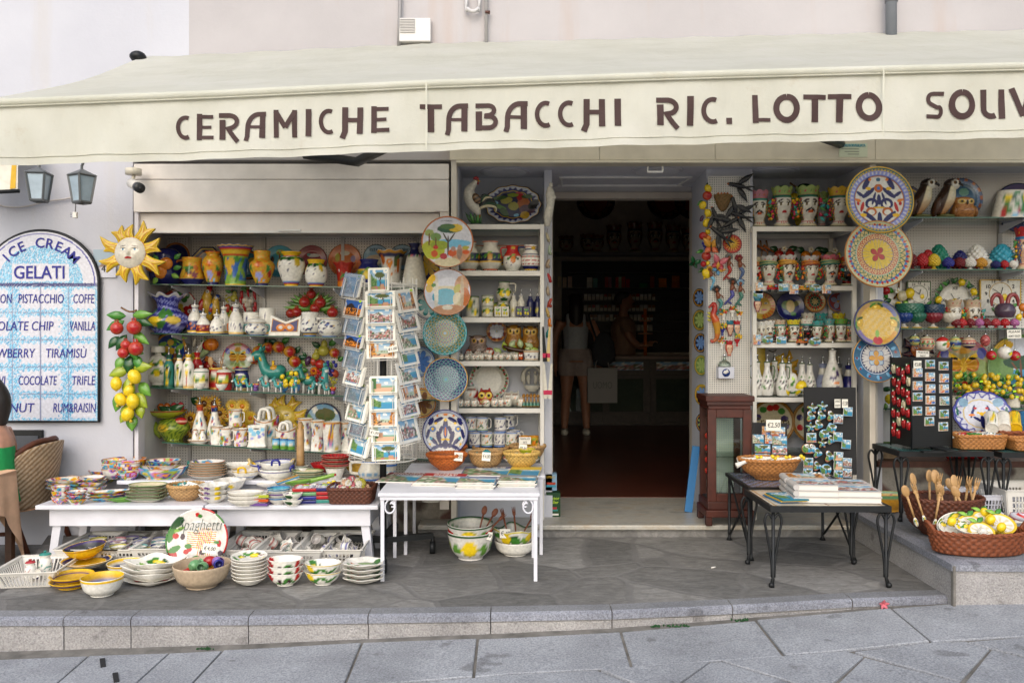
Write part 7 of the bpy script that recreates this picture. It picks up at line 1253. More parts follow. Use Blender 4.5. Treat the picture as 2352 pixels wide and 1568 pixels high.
rows=AR(rows);n=len(th);b2=rows.copy();b2[:,1]=.008;cc=TL(UO,(len(rows),1));m.add(np.vstack([rows,b2]),[(i*k_+j,i*k_+j+1,(i+1)*k_+j+1,(i+1)*k_+j)for i in RG(n-1)for j in RG(k_-1)]+[(i*k_,(i+1)*k_,(i+1)*k_+n*k_,i*k_+n*k_)for i in RG(n-1)]+[((i+1)*k_+k_-1,i*k_+k_-1,i*k_+k_-1+n*k_,(i+1)*k_+k_-1+n*k_)for i in RG(n-1)],np.vstack([cc,cc]));m.gz('crescent',t)
gz('nose',t,tu,[(8*s,-.02,0),(16*s,-.03,-4*s),(24*s,-.03,-10*s),(12*s,-.03,-14*s)],[4*s,5*s,4*s,3*s],UO,8,3)
gz('eyelid',t,tu,[(-14*s,-.03,14*s),(-4*s,-.034,10*s),(4*s,-.03,15*s)],1.3*s,QG,5,3);gz('lips',t,bl_,(10*s,-.026,-30*s),(10*s,5*s,4*s),QD,10)
sf_('sun_plaque','orange yellow sun face with pointed rays by the moon',1800,843,5.60,38,20,17,UO,QA,ZU,seed=8)
ob=lambda sd:pa(UZ,[(.96,1,ZE)],[(a,b,.26,.13,c,r)for a,b,c,r in((-.5,.55,gn,.7),(.3,.58,gn,-.6),(-.1,.42,dg,.3),(.6,.3,gn,.9),(-.7,.25,gn,-.8),(0,.7,dg,1.2))]+[(a,b,.17,.17,JN)for a,b in((-.3,.38),(.2,.34),(0,.24),(.5,.44),(-.6,.42))])
for x,Y,h,hd,lb in((1739,A,78,-1,'olive oil bottle behind the left post'),(1762,A-.01,78,1,'olive painted oil bottle with green handle at the left'),(1779,B_-.02,78,1,'olive painted oil bottle in the second row'),(1797,A-.03,76,1,'olive painted oil bottle standing foremost'),(1812,B_,72,0,'olive painted oil bottle below the sun chin'),(1842,B_,72,0,'olive painted oil bottle right of the sun chin'),(1860,B_-.02,70,0,'olive painted oil bottle, rightmost of the olive ones')):wr('olive_bottle',lb,'bottle',x,Y,rz(3),30,h,'pear',ob(x),spout=16,hd_=[(1.57*hd,.5,.88,.35,.09,ZE)]if hd else(),n=36,gp_='olive painted oil bottles')
t=bo('white lemon boat dish with two relief lemons',1818,5.30,rz(3),62,16,pa(UZ,(),lem(-.6,.5,.4)+lem(.5,.5,.4)),JO,sy=.45)
for x,k in((1796,0),(1840,1)):fr_t('lemon',(0,0,0),15*5.32/W,k*2);tag(m.bd('ceramic_lemon',GLZ,None,pos(x,5.34,rz(3)+20*5.32/W)),'yellow lemon shaker at the %s end of the boat dish'%('left','right')[k],'shaker')
la(PRO['egg'],14*5.3/W,44*5.3/W,pa(UZ,(),[(0,.45,.4,.2,gn,.6),(.1,.7,.3,.14,LIM)]),n=24,sy=.4);tag(m.bd('spoon_rest',GLZ,None,pos(1819,5.36,rz(3)+8*5.3/W)),'upright white spoon rest with a lemon leaf between the lemons','spoon rest')
gp=lambda:pa(UZ,[(.0,.04,wh)],[(-.3,.4,.3,.25,JP),(.1,.3,.25,.18,oj),(.3,.5,.25,.22,JP),(-.1,.62,.3,.12,gn),(.1,.2,.2,.14,JP)])
wr('grape_bottle','tall white bottle with relief grapes and a round label','bottle',1912,5.31,rz(3),46,104,[(0,0),(.75,0),(.8,.03),(1,.2),(.9,.4),(.55,.66),(.34,.82),(.32,.96),(.4,1),(0,1)],gp(),spout=22)
for x,Y,w,h,c,hd,lb in((1944,B_,48,78,QF,1,'grey grape painted cruet wrapped in film'),(1978,B_,44,78,VT,0,'dark grape painted cruet behind the grape shakers'),(2003,A+.02,46,76,QB,1,'dark blue glazed cruet at the right end')):
 x={1944:1890,1978:1926,2003:1950}[x];wr('grape_cruet',lb,'cruet',x,Y,rz(3),w*.8,h*.9,'pear',pa(c,[(0,.10,KC),(.68,.84,JO)],[(-.3,.4,.3,.2,VH),(.3,.35,.25,.2,ZE)]if c[2]<.2 or True and x!=1950 else()),spout=18,hd_=[(1.57,.45,.85,.3,.09,UD)]if hd else())
for x,lb in((1897,'small grape painted shaker on the left'),(1916,'small grape painted shaker on the right')):wr('grape_shaker',lb+' before the film wrapped cruet','shaker',x,5.30,rz(3),18,38,'shaker',gp(),n=24,gp_='grape shakers')
for x,r_,lb in((1773,52,'large plate lettered Crostata with fruit border on the bottom shelf'),(1868,50,'large round fruit bordered plate partly hidden behind the magnet board')):
 pl_(lb,x,968,5.60,r_,fp(KC,[(.86,1.1,JQ)],(),[(.0,.0,.75,.5,KC)]+[(q*.62,z_*.66,.16,.14,c)for q,z_,c in((-.1,.9,rd),(.3,.95,KS),(-.6,.8,gn),(.7,.7,gn),(.9,.2,JP),(-1,.3,JP),(-1,-.4,rd),(.95,-.3,JP),(.5,-.8,rd),(-.4,-.9,rd),(0,-.95,JV))]),txt=[('Crostata',24,-2,0,-.010,KA)]if x<1800 else None,nt=130,nr=34)
sc=[]
for sg in(-1,1):
 sc+=[(sg*.30,.22,.24,.07,nv,-.7*sg),(sg*.36,.50,.08,.20,nv,.5*sg),(sg*.25,.62,.05,.04,oj),(sg*.55,.18,.13,.05,nv,.6*sg),(sg*.62,.0,.09,.05,oj,.3*sg),(sg*.22,-.10,.19,.17,nv),(sg*.22,-.12,.11,.1,wh),(sg*.24,-.34,.16,.13,QP),(sg*.24,-.36,.1,.08,wh),(sg*.28,-.5,.26,.07,nv,.7*sg),(sg*.48,-.45,.1,.06,yl),(sg*.5,-.2,.05,.16,rd,.3*sg),(sg*.15,.05,.04,.2,nv,.3*sg),(sg*.3,.35,.08,.05,yl),(sg*.62,-.1,.05,.05,rd)]
sc+=[(0,.36,.13,.13,QP),(0,.36,.05,.05,bu),(0,.62,.06,.06,UC),(0,.02,.06,.16,nv),(0,-.22,.16,.03,yl),(0,-.55,.07,.2,nv)]
pl_('large plate with yellow rim and central floral scrolls, upper right',2019,460,5.02,78,fp(UZ,[(.70,.73,VV),(.73,.75,bu),(.76,.88,ZX),(.88,.92,KL),(.92,.955,VS),(.955,1.1,QA)],[('ray',.77,.86,44,VQ,None),('dot',.88,.92,60,JX,None)],sc),nt=220,nr=60)
pl_('large plate of concentric red and yellow zigzag rings, overlapping the floral one',2016,584,4.99,78,fp(JS,[(.96,1.1,KF),(.0,.27,rd),(.0,.25,QA),(.29,.34,VM),(.44,.47,VD),(.62,.64,JA),(.92,.95,JA)],[('tri',.80,.93,36,UF,None),('tri',.80,.90,36,ZY,None,.5),('wav',.70,.79,30,UT,None),('dia',.53,.62,40,UF,None),('dot',.48,.53,44,JV,None),('pet',.35,.46,24,KL,UC),('dot',.64,.69,56,JJ,None),('pet',.0,.24,4,KS,VJ,.12)]),nt=260,nr=70)
fr4=flem(0,.66,.2,QA)+flem(-.72,0,.2,QA,1)+flem(.70,0,.2,QA,-1)+[(0,-.74,.2,.18,UF),(0,-.45,.08,.16,lgn)]
gr4=[(.84*cos(a),.84*sin(a),.085,.085,c)for a0,c in((.45,VK),(3.6,KZ),(2.0,JD),(5.0,UX))for a in LS(a0,a0+.75,7)]
pl_('round yellow sponged plate with fruit and grape border',2014,742,5.00,54,fp(QA,[(.78,.95,JR),(.95,1.1,QB)],(),gr4+fr4,lambda x,z,r,th,C:WH((SN(x*60+3*SN(z*37))*SN(z*53+2*SN(x*41))>.3)[:,None]&(r<.8)[:,None],JS,C)),nt=150,nr=44)
pl_('round blue plate with a cross medallion, lowest on the right post',2013,822,5.03,56,fp(UC,[(.96,1.1,UX),(.64,.67,VQ),(.44,.63,KU),(.0,.42,KU),(.40,.43,KK)],[('pet',.47,.62,30,UD,KU),('pet',.02,.38,4,KI,JH),('pet',.02,.32,4,UX,KU,.5)],[(.8*cos(a),.8*sin(a),.10,.06,JK,a)for a in LS(0,5.8,12)]+[(.82*cos(a),.82*sin(a),.05,.05,ZL)for a in LS(.3,6,11)]),nt=170,nr=50)
GZ={1:Z_(499,5.2),2:Z_(618,5.2),3:Z_(753,5.2),4:Z_(940,5.2)}
for n,z in GZ.items():
 t=th_g('glass_shelf','glass shelf of the right bay, %s from the top'%('first','second','third','fourth')[n-1],'shelf',(0,0,0),'glass shelves of the right bay');x0,x1=X_(2022,5.2),4.0;y0=5.18 if n<4 else 5.30;gq('glass_pane',GLS,t,bw,x0,x1,y0,5.48,z-.008,z-.001,wh);bw(x0,x1,y0-.001,y0,z-.008,z-.001,wh);m.bd('front_edge',GED,t,sm=0)
 for u in(2074,2296):
  brk(X_(u,5.48),5.22,5.48,z-.009,t)
A,B_,C_=5.24,5.32,5.42
def barnowl(lb_,x,Y,h):
 s=Y/W;hh=h*s;t=th_g('barn_owl_figurine',lb_,'figurine',pos(x,Y,GZ[1]),'tall standing owls');br,cr,bk=KQ,JD,KC
 cf=lambda th,tt:WH((AB(wrap(th-.75))<.95)[:,None],mixv(KF,KC,CLP(tt*1.6,0,1)[:,None]),mixv(KQ,QG,tt[:,None]))
 la([(0,0),(.45,.02),(.8,.2),(1,.42),(.92,.62),(.74,.8),(.6,.95),(.4,1),(0,1)],hh*.24,hh*.78,cf,n=40,sub=4,c=(0,0,hh*.08));v=m.v[0];v[:,0]+=(v[:,2]-hh*.4)*.35;m.gz('body',t)
 gz('head',t,bl_,(hh*.20,-.0,hh*.85),(hh*.20,hh*.18,hh*.16),lambda th,tt:WH(((wrap(th-.5)/.95)**2+((tt-.5)/.30)**2<1)[:,None],JO,QG),24)
 for dx,dy in((.20,-.17),(.33,-.12)):bl_((hh*dx,hh*dy,hh*.88),hh*.045,VC,10);bl_((hh*dx,hh*(dy-.035),hh*.88),hh*.024,BLK,8);m.gz('eye',t)
 gz('beak',t,tu,[(hh*.30,-hh*.16,hh*.86),(hh*.37,-hh*.20,hh*.81),(hh*.355,-hh*.19,hh*.77)],[hh*.03,hh*.03,hh*.008],UQ,7,3)
 gz('wing',t,bl_,(-hh*.18,-hh*.02,hh*.32),(hh*.11,hh*.16,hh*.32),KQ,14,(0,.38,0));gz('mossy_base',t,bl_,(hh*.05,0,hh*.05),(hh*.24,hh*.16,hh*.06),QV,14)
barnowl('tall brown barn owl by the floral plate',2114,A,90);barnowl('tall white chested barn owl, right of its twin',2168,A,90)
owlbig('squat orange owl jar by the tall owls',2212,A+.02,GZ[1],56,49,KF,ZT,JS,ear=False)
pl_('plate with blue ground and orange blocks around the rim',2210,455,5.46,46,fp(UC,[(.84,1.1,JX),(.74,.84,KE)],[('ray',.86,1.1,14,ZU,None),('wav',.75,.83,30,KI,None)],[(.1,.3,.25,.2,UP),(-.3,-.1,.25,.15,KF),(.25,-.2,.2,.2,KI)]))
pl_('dark blue plate behind the first barn owl',2085,462,5.46,36,fp(KU,[(.93,1.1,KU),(.75,.8,yl)],(),flem(0,0,.4)))
pl_('large dark blue plate with a yellow crescent at the far right',2340,478,5.46,58,fp(KU,[(.72,.92,JP)],(),[(-.35,.2,.3,.55,UO,-.6),(-.15,.15,.3,.5,KU,-.6)]))
wr('planter','tapered white planter with lemons and red and blue flowers','planter',2325,A,GZ[1],92,60,[(0,0),(.98,0),(1,.04),(.72,.95),(.70,1),(.64,1),(.8,.3),(0,.2)],pa(JO,[(0,.03,gn)],lem(-.55,.78,.3)+lem(.6,.8,.3)+[(-.75,.15,.2,.2,rd),(.0,.35,.18,.2,UJ),(-.2,.10,.2,.16,KX),(.4,.12,.18,.16,KX)]+[(a,b,.24,.1,gn,r)for a,b,r in((-.6,.5,.8),(-.2,.55,-.6),(.3,.5,.7),(.2,.2,.3),(-.5,.25,-.4),(0,.92,.1))]),sy=.6)
g2='glazed pine cones on the second shelf of the right bay'
for x,Y,w,h,c,lb,ft in((2156,B_+.03,44,62,QC,'large teal green pine cone',0),(2131,B_,31,49,QD,'red pine cone behind the red footed one',0),(2205,B_+.03,36,48,QB,'dark violet blue pine cone',0),(2243,B_+.03,48,62,UZ,'large white pine cone',0),(2301,B_,54,62,KY,'very large turquoise pine cone',0),(2096,A+.02,26,37,VY,'dark red footed pine cone by the zigzag plate',1),(2118,A,27,38,QD,'bright red footed pine cone',1),(2145,A,28,37,KL,'yellow footed pine cone',1),(2178,A,26,29,UK,'violet footed pine cone',1),(2204,A+.01,25,29,VY,'wine red footed pine cone in the middle',1),(2228,A,26,29,UZ,'white footed pine cone in the middle',1),(2254,A,26,28,UX,'orange footed pine cone',1),(2270,A+.04,20,26,JO,'white footed pine cone behind the orange one',1),(2287,A,21,21,QB,'tiny violet footed pine cone',1),(2307,A,19,22,QD,'tiny red footed pine cone at the right',1),(2327,A,20,22,UZ,'tiny white footed pine cone at the right',1),(2192,A+.06,20,26,QZ,'reddish footed pine cone in the second row',1),(2218,A+.05,20,27,QD,'red footed pine cone behind the wine red one',1),(2244,A+.05,18,26,QD,'red footed pine cone behind the orange one',1)):pine(lb,x,Y,GZ[2],w,h,c,g2,bool(ft))
hv_('blue haired head figure with dark plume cut by the right edge',2352,A+.02,GZ[2],50,92,QS,UF,ZH,True,fr=UJ)
def cl_(x,v,r,name,lb_,rect=None,roman=False,wreath=False):
 Y=5.46;s=Y/W;t=th_g(name,lb_,'clock',P(x,v,Y));
 if rect:
  sh_t(rect[0]*s,rect[1]*s,UZ,2,2,.015,-rect[1]*s/2);m.bd('tile',GLZ,t,sm=0);
  for sx in(-1,1):bw(sx*rect[0]*s/2-.003,sx*rect[0]*s/2+.003,-.003,.016,-rect[1]*s/2,rect[1]*s/2,rect[2])
  bw(-rect[0]*s/2,rect[0]*s/2,-.003,.016,rect[1]*s/2-.003,rect[1]*s/2+.003,rect[2]);m.bd('border',GLZ,t,sm=0)
 else:di_(r*1.25*s,UZ,None,4,60);m.gz('dial',t)
 oz=r*.25 if rect else 0;nums={12:'XII',3:'III',6:'VI',9:'IX'}if roman else{k:str(k)for k in RG(1,13)}
 if rect:tu([(r*s*.72*sin(a),-.002,(oz+r*.72*cos(a))*s)for a in LS(0,2*pi,40)],.0016,rect[2],5)
 for k,q in nums.items():a=k*pi/6;tt_(q,r*.34*s,(r*s*sin(a)*.93,-.003,(oz+r*.93*cos(a))*s),JY,.0004,bold=.0004)
 m.bd('numerals',PAP,t);
 for a,L,w_ in((-1.0 if rect else-.55,.62,.0016),(.25 if rect else 1.0,.42,.0022)):c_=AR([0,-.007,oz*s]);tu([c_,c_+AR([r*s*L*sin(a),0,r*s*L*cos(a)])],w_,BLK,5)
 m.bd('hands',IRN,t)
 if wreath:
  for k in RG(30):a=k*2*pi/30;lf((r*1.32*s*sin(a),-.012,r*1.32*s*cos(a)),a+(.9 if k%2 else-.9),r*.62*s,r*.32*s,(dg,gn,JM)[k%3],.2)
  m.gz('leaves',t)
  for a in(.25,1.1,2.1,4.3,4.75):fr_t('lemon',(0,0,0),r*.30*s,int(a*3));m.bd('lemon',GLZ,t,(r*1.42*s*sin(a),-.03,r*1.42*s*cos(a)))
  fr_t('lemon',(0,0,0),r*.42*s,1);o=m.bd('painted_lemon',GLZ,t,(0,-.0025,-r*.25*s));o.scale=(1,.04,1)
 else:
  for du,dv,a in((-.55,-1.05,1.2),(.3,-1.0,-1.2),(.6,-.9,1.0),(-.1,-1.2,-1)):lf((du*r*s,-.003,(oz+dv*r)*s),a,r*.6*s,r*.26*s,gn)
  m.gz('leaves',t);fr_t('lemon',(0,0,0),r*.22*s,1);o=m.bd('lemon',GLZ,t,(r*.25*s,-.004,(oz-r*.2)*s));o.scale=(1,.3,1)
 return t
cl_(2111,682,27,'tile_clock','upright white tile clock with a lemon twig',(52,70,ZE));cl_(2193,690,30,'wreath_clock','round clock wreathed in green leaves and lemons',None,True,True);cl_(2298,684,36,'tile_clock','square clock tile with yellow border and painted fruits',(92,82,QA))
wf('lemon_cluster','cluster of lemons, slice and cherry with blossom by the tile clock',2068,676,5.46,[(-38,-8,10,'cherry'),(0,4,12,'half'),(16,-2,13,'lemon'),(-8,26,10,'lemon'),(-10,-8,7,'flower'),(-30,34,9,'lemon')],[(-16,-4,-1,22,12),(-20,12,-1.8,22,12),(8,14,2.4,18,10),(-30,10,-.6,18,10)],stem=[(-2,-44),(-4,-10),(-14,10)])
def kn_(lb_,x,Y,z,w,h,c,foot=False,rows=5,n=18):
 s=Y/W;R=w*s/2;hh=h*s;wob=lambda th,tt:(1+.10*MX(CO(n*th+np.floor(tt*rows)*pi),-.1)*AB(SN(pi*tt*rows))*(tt>(.35 if foot else .02)),0)
 pr=[(0,0),(.5,0),(.5,.06),(.2,.2),(.2,.35),(.55,.42),(.95,.75),(.9,1),(.8,1),(.5,.6),(0,.5)]if foot else[(0,0),(.80,0),(.95,.2),(.98,.5),(.96,1),(.85,1),(.7,.4),(0,.3)]
 P_=crom(pr,4);la(P_,R,hh,pa(c,[(.08,.3,JO),(0,.08,QA)]if foot else[]),c*.6,n*5,1,1.,wob);return tag(m.bd('knobbed_bowl',GLZ,None,pos(x,Y,z)),lb_,'bowl','knobbed pine cone bowls')
for x,w,h,c,ft,dz,lb in((2089,60,22,UT,0,33,'green knobbed bowl stacked on the footed bowls'),(2141,52,20,UY,0,33,'dark blue knobbed bowl stacked on the footed bowls'),(2076,40,33,JH,1,0,'blue footed knobbed bowl by the yellow plate'),(2106,41,33,UT,1,0,'green footed knobbed bowl'),(2143,41,33,ZL,1,0,'wine red footed knobbed bowl'),(2184,41,33,JO,1,0,'white footed knobbed bowl')):
 Yq=A if ft else A+.03;kn_(lb,x,Yq,GZ[3]+dz*A/W,w,h,c,bool(ft))
hv_('white crowned head vase with red berries behind the white bowl',2190,B_,GZ[3],44,62,JO,ZC,ZC,False,fr=QD,gp_='white crowned heads');hv_('white crowned head vase with black moustache in the third shelf',2233,B_,GZ[3],46,62,JO,ZC,ZC,True,fr=QD,gp_='white crowned heads')
t=th_g('octopus_figurine','purple horned octopus figurine before the square clock','figurine',pos(2308,A,GZ[3]+24*A/W));s=A/W;gz('body',t,la,PRO['egg'],22*s,34*s,ZW,n=20)
for sg in(-1,1):gz('arm',t,tu,[(sg*6*s,0,30*s),(sg*10*s,0,48*s),(sg*22*s,0,52*s),(sg*30*s,0,40*s),(sg*30*s,0,26*s)],[5*s,5*s,5*s,4*s,2*s],QZ,8,4)
wf('pepper_sprig','green and orange peppers at the right end of the third shelf',2345,712,A+.03,[(0,-6,11,'pumpkin'),(8,12,10,'orange'),(-10,16,8,'lemon')],[(-6,-14,-.4,20,9),(4,4,1,18,9)])
for k,(x,c,lb)in EN(((2072+0,VY,'dark red'),(2100,UF,'scarlet'),(2124,VY,'crimson'),(2150,VU,'lilac'),(2172,VY,'maroon'),(2198,UJ,'coral red'),(2222,QD,'bright red'),(2250,VU,'mauve'))):
 x2=np.interp(x,[2072,2100,2124,2150,2172,2198,2222,2250],[2196,2210,2229,2249,2266,2287,2308,2330]);pine('small %s footed pine cone in the front row of the third shelf'%lb,x2,5.21,GZ[3],21,22,c,'small footed pine cones of the third shelf',True,8,6)
for x,v,w,h,c,lb in((2101,782,23,24,'m1','blue and yellow bauble, first from the left'),(2129,789,36,34,'m2','large bauble with red and green drop bands'),(2165,790,32,33,'lem','white and red bauble with an orange'),(2194,789,26,34,'m1','pointed blue green bauble'),(2225,787,31,27,'m3','bauble with red bands and navy base'),(2263,782,21,27,'ros','rosy egg shaped bauble'),(2277,816,22,22,'red','red bauble with leaf, left of the white one'),(2308,810,31,30,'wl','white bauble with painted lemon'),(2331,817,24,23,'red','red bauble with leaf at the right edge')):
 Y=5.21;s=Y/W;t=th_g('bauble',lb+' hanging from the glass shelf','bauble',P(x,v,Y),'hanging ceramic baubles');cols={'m1':pa(UI,[(.42,.58,JH),(.2,.25,yl),(.75,.8,yl)],majol(3)),'m2':pa(KC,[(.2,.24,rd),(.78,.82,rd),(.48,.52,gn)],[(a,.63,.11,.18,JM if k%2 else rd)for k,a in EN(LS(-1.6,1.6,12))]+[(a,.35,.10,.16,rd if k%2 else nv)for k,a in EN(LS(-1.6,1.6,12))]),'lem':pa(wh,[(.66,1,rd)],lem(.4,.45,.6,oj)),'m3':pa(ZC,[(0,.25,KU),(.4,.44,nv),(.6,.68,rd)],[(a,.5,.1,.12,rd)for a in LS(-1.5,1.5,10)]),'ros':pa(ZP,(),(),speck(ZL,3,.3)),'red':pa(QD,(),[(0,.4,.3,.2,lgn),(.3,.35,.2,.15,gn)]),'wl':pa(UZ,(),lem(.4,.4,.4))}[c]
 gz('ball',t,la,[(0,0),(.4,.04),(.8,.2),(1,.5),(.8,.8),(.4,.96),(0,1)],w*s/2,h*s,cols,n=32,sub=4,c=(0,0,-h*s/2));gs('cap',CHR,t,tu,[(0,0,h*s/2-.002),(0,0,h*s/2+.010)],.008,JS,8);gs('hook',IRN,t,tu,[(0,0,h*s/2+.008),(0,0,Z_(755,Y)-Z_(v,Y))],.0012,QY,4)
ct_('white card lettered PLEASE DON\'T TOUCH hanging from the third shelf',"PLEASE|DON'T TOUCH",(X_(2331,5.17),5.175,Z_(777,5.17)),.088,.055,(0,-.04,0),'notice_card');ct_('white card lettered PLEASE under the baubles by the sun','PLEASE|NOT',(X_(2119,5.14),5.14,Z_(821,5.14)),.08,.042,(0,.05,0),'notice_card')
pl_('large relief plate with a fruit face and red rim in the lower right bay',2213,840,5.44,104*.62,fp(ZM,[(.94,1.1,rd)],(),[(-.6,-.3,.4,.5,VM),(.6,-.3,.4,.5,VM)]+arc_sp),hf=lambda r,th:.05*CLP((r-.85)/.1,0,1)+.12*np.exp(-((r-.33)/.2)**2)*CO(3*th)**2,nt=150,nr=44)
sf_('sun_plaque','dark sun and moon plaque with curved rays behind the left baubles',2109,803,5.45,38,20,14,ZU,JL,UE,seed=3)
pl_('large pine landscape plate in the lower right corner of the bay',2345,848,5.44,80,fp(VQ,[(.9,1.1,VR)],(),[(0,-.3,.9,.3,VE),(-.6,.1,.4,.5,VR),(.1,.2,.6,.2,QR),(.0,-.1,.03,.4,BRN),(-.15,.05,.03,.2,BRN,.6),(.2,-.55,.15,.2,VW),(-.1,-.55,.12,.2,ZA),(-.5,.7,.3,.15,QA)]),nt=130,nr=40)
g=RD(6);s=5.36/W
for q in RG(5):
 t=th_g('lemon_tree','little lemon bush in a white pot, %s of the row of five'%('leftmost','second from left','middle','second from right','rightmost')[q],'ornament',pos(2188+46*q,5.36,GZ[4]),'little lemon bushes');
 for k in RG(28):lf((g.un(-26,26)*s,g.un(-.05,.03),g.un(20,78)*s),g.un(-2.5,2.5),13*s,7*s,g.choice([gn,lgn,dg]),.3)
 m.gz('leaves',t);gz('pot',t,la,PRO['can'],15*s,26*s,JO)
 for k in RG(14):gz('lemon',t,bl_,(g.un(-26,26)*s,-g.un(.03,.065),g.un(20,76)*s),(5.5*s,5.5*s,6.5*s),KL,8)
 for k in RG(2):gq('price_sticker',PAP,t,bq,(g.un(-24,24)*s,-.07,g.un(24,72)*s),(.02,.001,.012),LIM)
wf('lemon_branch','lemon branch peeking out left of the black pegboard stand',2085-40,885,5.44,[(-36,16,13,'lemon'),(-8,30,11,'lemon')],[(-30,30,2.8,20,10),(-20,10,1.4,26,12),(-10,40,3.2,18,9)])
bsp=[]
for sg in(-1,1):bsp+=[(sg*.3,.1,.05,.3,nv,.3*sg),(sg*.15,-.25,.2,.06,nv,.7*sg),(sg*.35,-.05,.12,.05,oj),(sg*.2,.25,.06,.05,rd),(sg*.12,.05,.05,.05,yl),(sg*.6,.5,.18,.2,VX),(sg*.85,.1,.05,.2,UT)]
pl_('large scalloped white and blue dish on the far iron table',2255,950,5.10,52,fp(VQ,[(.93,1.1,UK),(.60,.63,JS)],[('wav',.72,.92,16,JB,None)],bsp+[(0,-.35,.08,.3,nv),(0,0,.08,.08,yl)]),sx=1.28,rad=lambda th:1+.035*AB(CO(7*th)),nt=150,nr=44,tilt=.25)
TW=H("d8d8df")
def wt_b(lb_,x0,x1,y0,y1,zt,leg=.05,apron=.10,over=.05,splay=.04):
 t=th_g('display_table',lb_,'table',((x0+x1)/2,(y0+y1)/2,0));w,d=(x1-x0)/2,(y1-y0)/2
 bw(-w,w,-d,d,zt-.024,zt,TW);m.bd('tabletop',STL,t,sm=0,bevel=.005)
 a,b=w-over,d-over
 for q in((-a,a,-b,-b+.02),(-a,a,b-.02,b),(-a,-a+.02,-b+.02,b-.02),(a-.02,a,-b+.02,b-.02)):bw(q[0],q[1],q[2],q[3],zt-.024-apron,zt-.0245,TW)
 m.bd('apron',STL,t,sm=0,bevel=.003)
 for sx in(-1,1):
  for sy in(-1,1):
   h=leg/2;X,Y_=sx*(a-.045),sy*(b-.045);X2,Y2=X+sx*splay,Y_+sy*splay*.3;q=[(-h,-h),(h,-h),(h,h),(-h,h)]
   m.add([(X2+i*.85,Y2+j*.85,0)for i,j in q]+[(X+i,Y_+j,zt-.026)for i,j in q],CUB,TW);m.bd('leg',STL,t,sm=0,bevel=.003)
 return t
T1=.33
xa,xb,xc=X_(80,4.5),X_(468,4.5),X_(868,4.5)
wt_b('low white painted table carrying polka dot ware at the far left',xa,xb-.004,4.50,4.98,T1);wt_b('low white painted table carrying spoon rests and the brown wicker tray',xb+.004,xc,4.50,4.98,T1+.0)
T2=Z_(1103,4.99);wt_b('long white table in the back row carrying bowls and plate stacks',X_(270,5.0),X_(905,5.0),4.985,5.235,T2,apron=.06)
PBW=lambda sd:pa(UZ,[(.93,1,KF)],pk_(sd,26,.40))
def pin(sd):
 g=RD(sd);S=[]
 for i in RG(16):a=g.un(0,6.28);r_=sqrt(g.random())*.9;c=g.sample(PC,2);q=g.un(.12,.26);S+=[(r_*cos(a),r_*sin(a),q,q,c[0]),(r_*cos(a),r_*sin(a),q*.55,q*.55,c[1])]
 return inn(fp(UZ,[(.96,1.1,KF)],(),S))
for x,Y,w,h,dz,pr,lb,sd in((290,5.12,90,40,0,'deep','large deep polka dot bowl at the back left corner',1),(246+8,5.06,56,22,0,'deep','polka dot bowl, bottom of the left stack of three',2),(254,5.06,55,22,11,'deep','polka dot bowl, middle of the left stack of three',3),(254,5.06,56,22,21,'deep','polka dot bowl, top of the left stack of three',4),(294,5.02,54,22,0,'deep','polka dot bowl, bottom of the right stack of three',5),(294,5.02,53,22,9,'deep','polka dot bowl, middle of the right stack of three',6),(294,5.02,54,22,17,'deep','polka dot bowl, top of the right stack of three',7),(376,5.12,78,20,18,'bowl','round polka dot bowl on top of its twin',8),(376,5.12,78,20,8,'bowl','round polka dot bowl under its twin',9),(372,5.05,122,24,0,'dish','long boat shaped polka dot dish',10)):
 bo(lb,x if x>262 else 262,Y,T2+.001+dz*Y/W,w,h,PBW(sd),pin(sd),pr,sy=.75 if sd!=10 else .42,gp_='polka dot bowls',wob=(lambda th,t:(1,.22*CLP(t,0,1)*SN(th)**2))if sd==10 else None)
for k in RG(6):
 bo('plain rimmed polka dot plate, %s of the tall plate stack'%ORD[5-k],477,5.06,T2+.001+(k*5.5)*5.06/W,88-4*(k>2)-5*(k>4),12,pa(JO,[(.85,1,KF)]),pin(30+k)if k==5 else JO,'plt',name='plate',cat='plate',gp_='tall polka dot plate stack',sy=.8)
for k,(x,w,lb)in EN(((552,110,'long white leaf painted dish under another behind the plate stack'),(556,104,'long white dish with leaf twig on top behind the plate stack'))):bo(lb,x,5.17,T2+.001+k*12*5.17/W,w,15,wh,inn(fp(wh,[],(),fleaf(.2,.1,.3,.4)+fleaf(-.1,-.2,.2,-.6)+[(.35,-.1,.1,.1,PNK)])),'dish',name='dish',cat='dish',sy=.5)
bl=lambda c1,b:inn(fp(c1,[(.94,1.1,b),(.70,.74,yl),(.78,.92,VQ),(.80,.86,b)],[('tri',.5,.7,12,b,None)],[(0,0,.3,.3,UO),(0,0,.18,.18,gn)]))
hb=UK;bo('large navy and white bowl with rope handles at the back of the middle table',626,5.15,T2+.001,100,30,pa(wh,[(.86,1,hb),(.55,.6,hb)]),bl(UZ,hb),'deep',hd_=[(1.4,.16,.07,JS),(-1.4,.16,.07,JS)])
bo('white bowl with navy handles stacked on another, nearer the front',636,5.05,T2+.001+17*5.05/W,76,22,pa(wh,[(.86,.9,hb)]),bl(UZ,hb),'deep',hd_=[(.2,.22,.07,hb)])
bo('white bowl with navy handles at the bottom, nearer the front',636,5.04,T2+.001,80,24,pa(wh,[(.84,.88,hb)]),VQ,'deep',hd_=[(1.3,.18,.07,hb),(-1.3,.18,.07,hb)])
bo('white bowl with yellow rope handles left of the navy ones',566,5.04,T2+.001,66,22,pa(wh,[(.86,.92,yl),(.3,.34,bu)]),bl(KC,UX),'bowl',hd_=[(0,.26,.08,yl),(3.1,.26,.08,yl)])
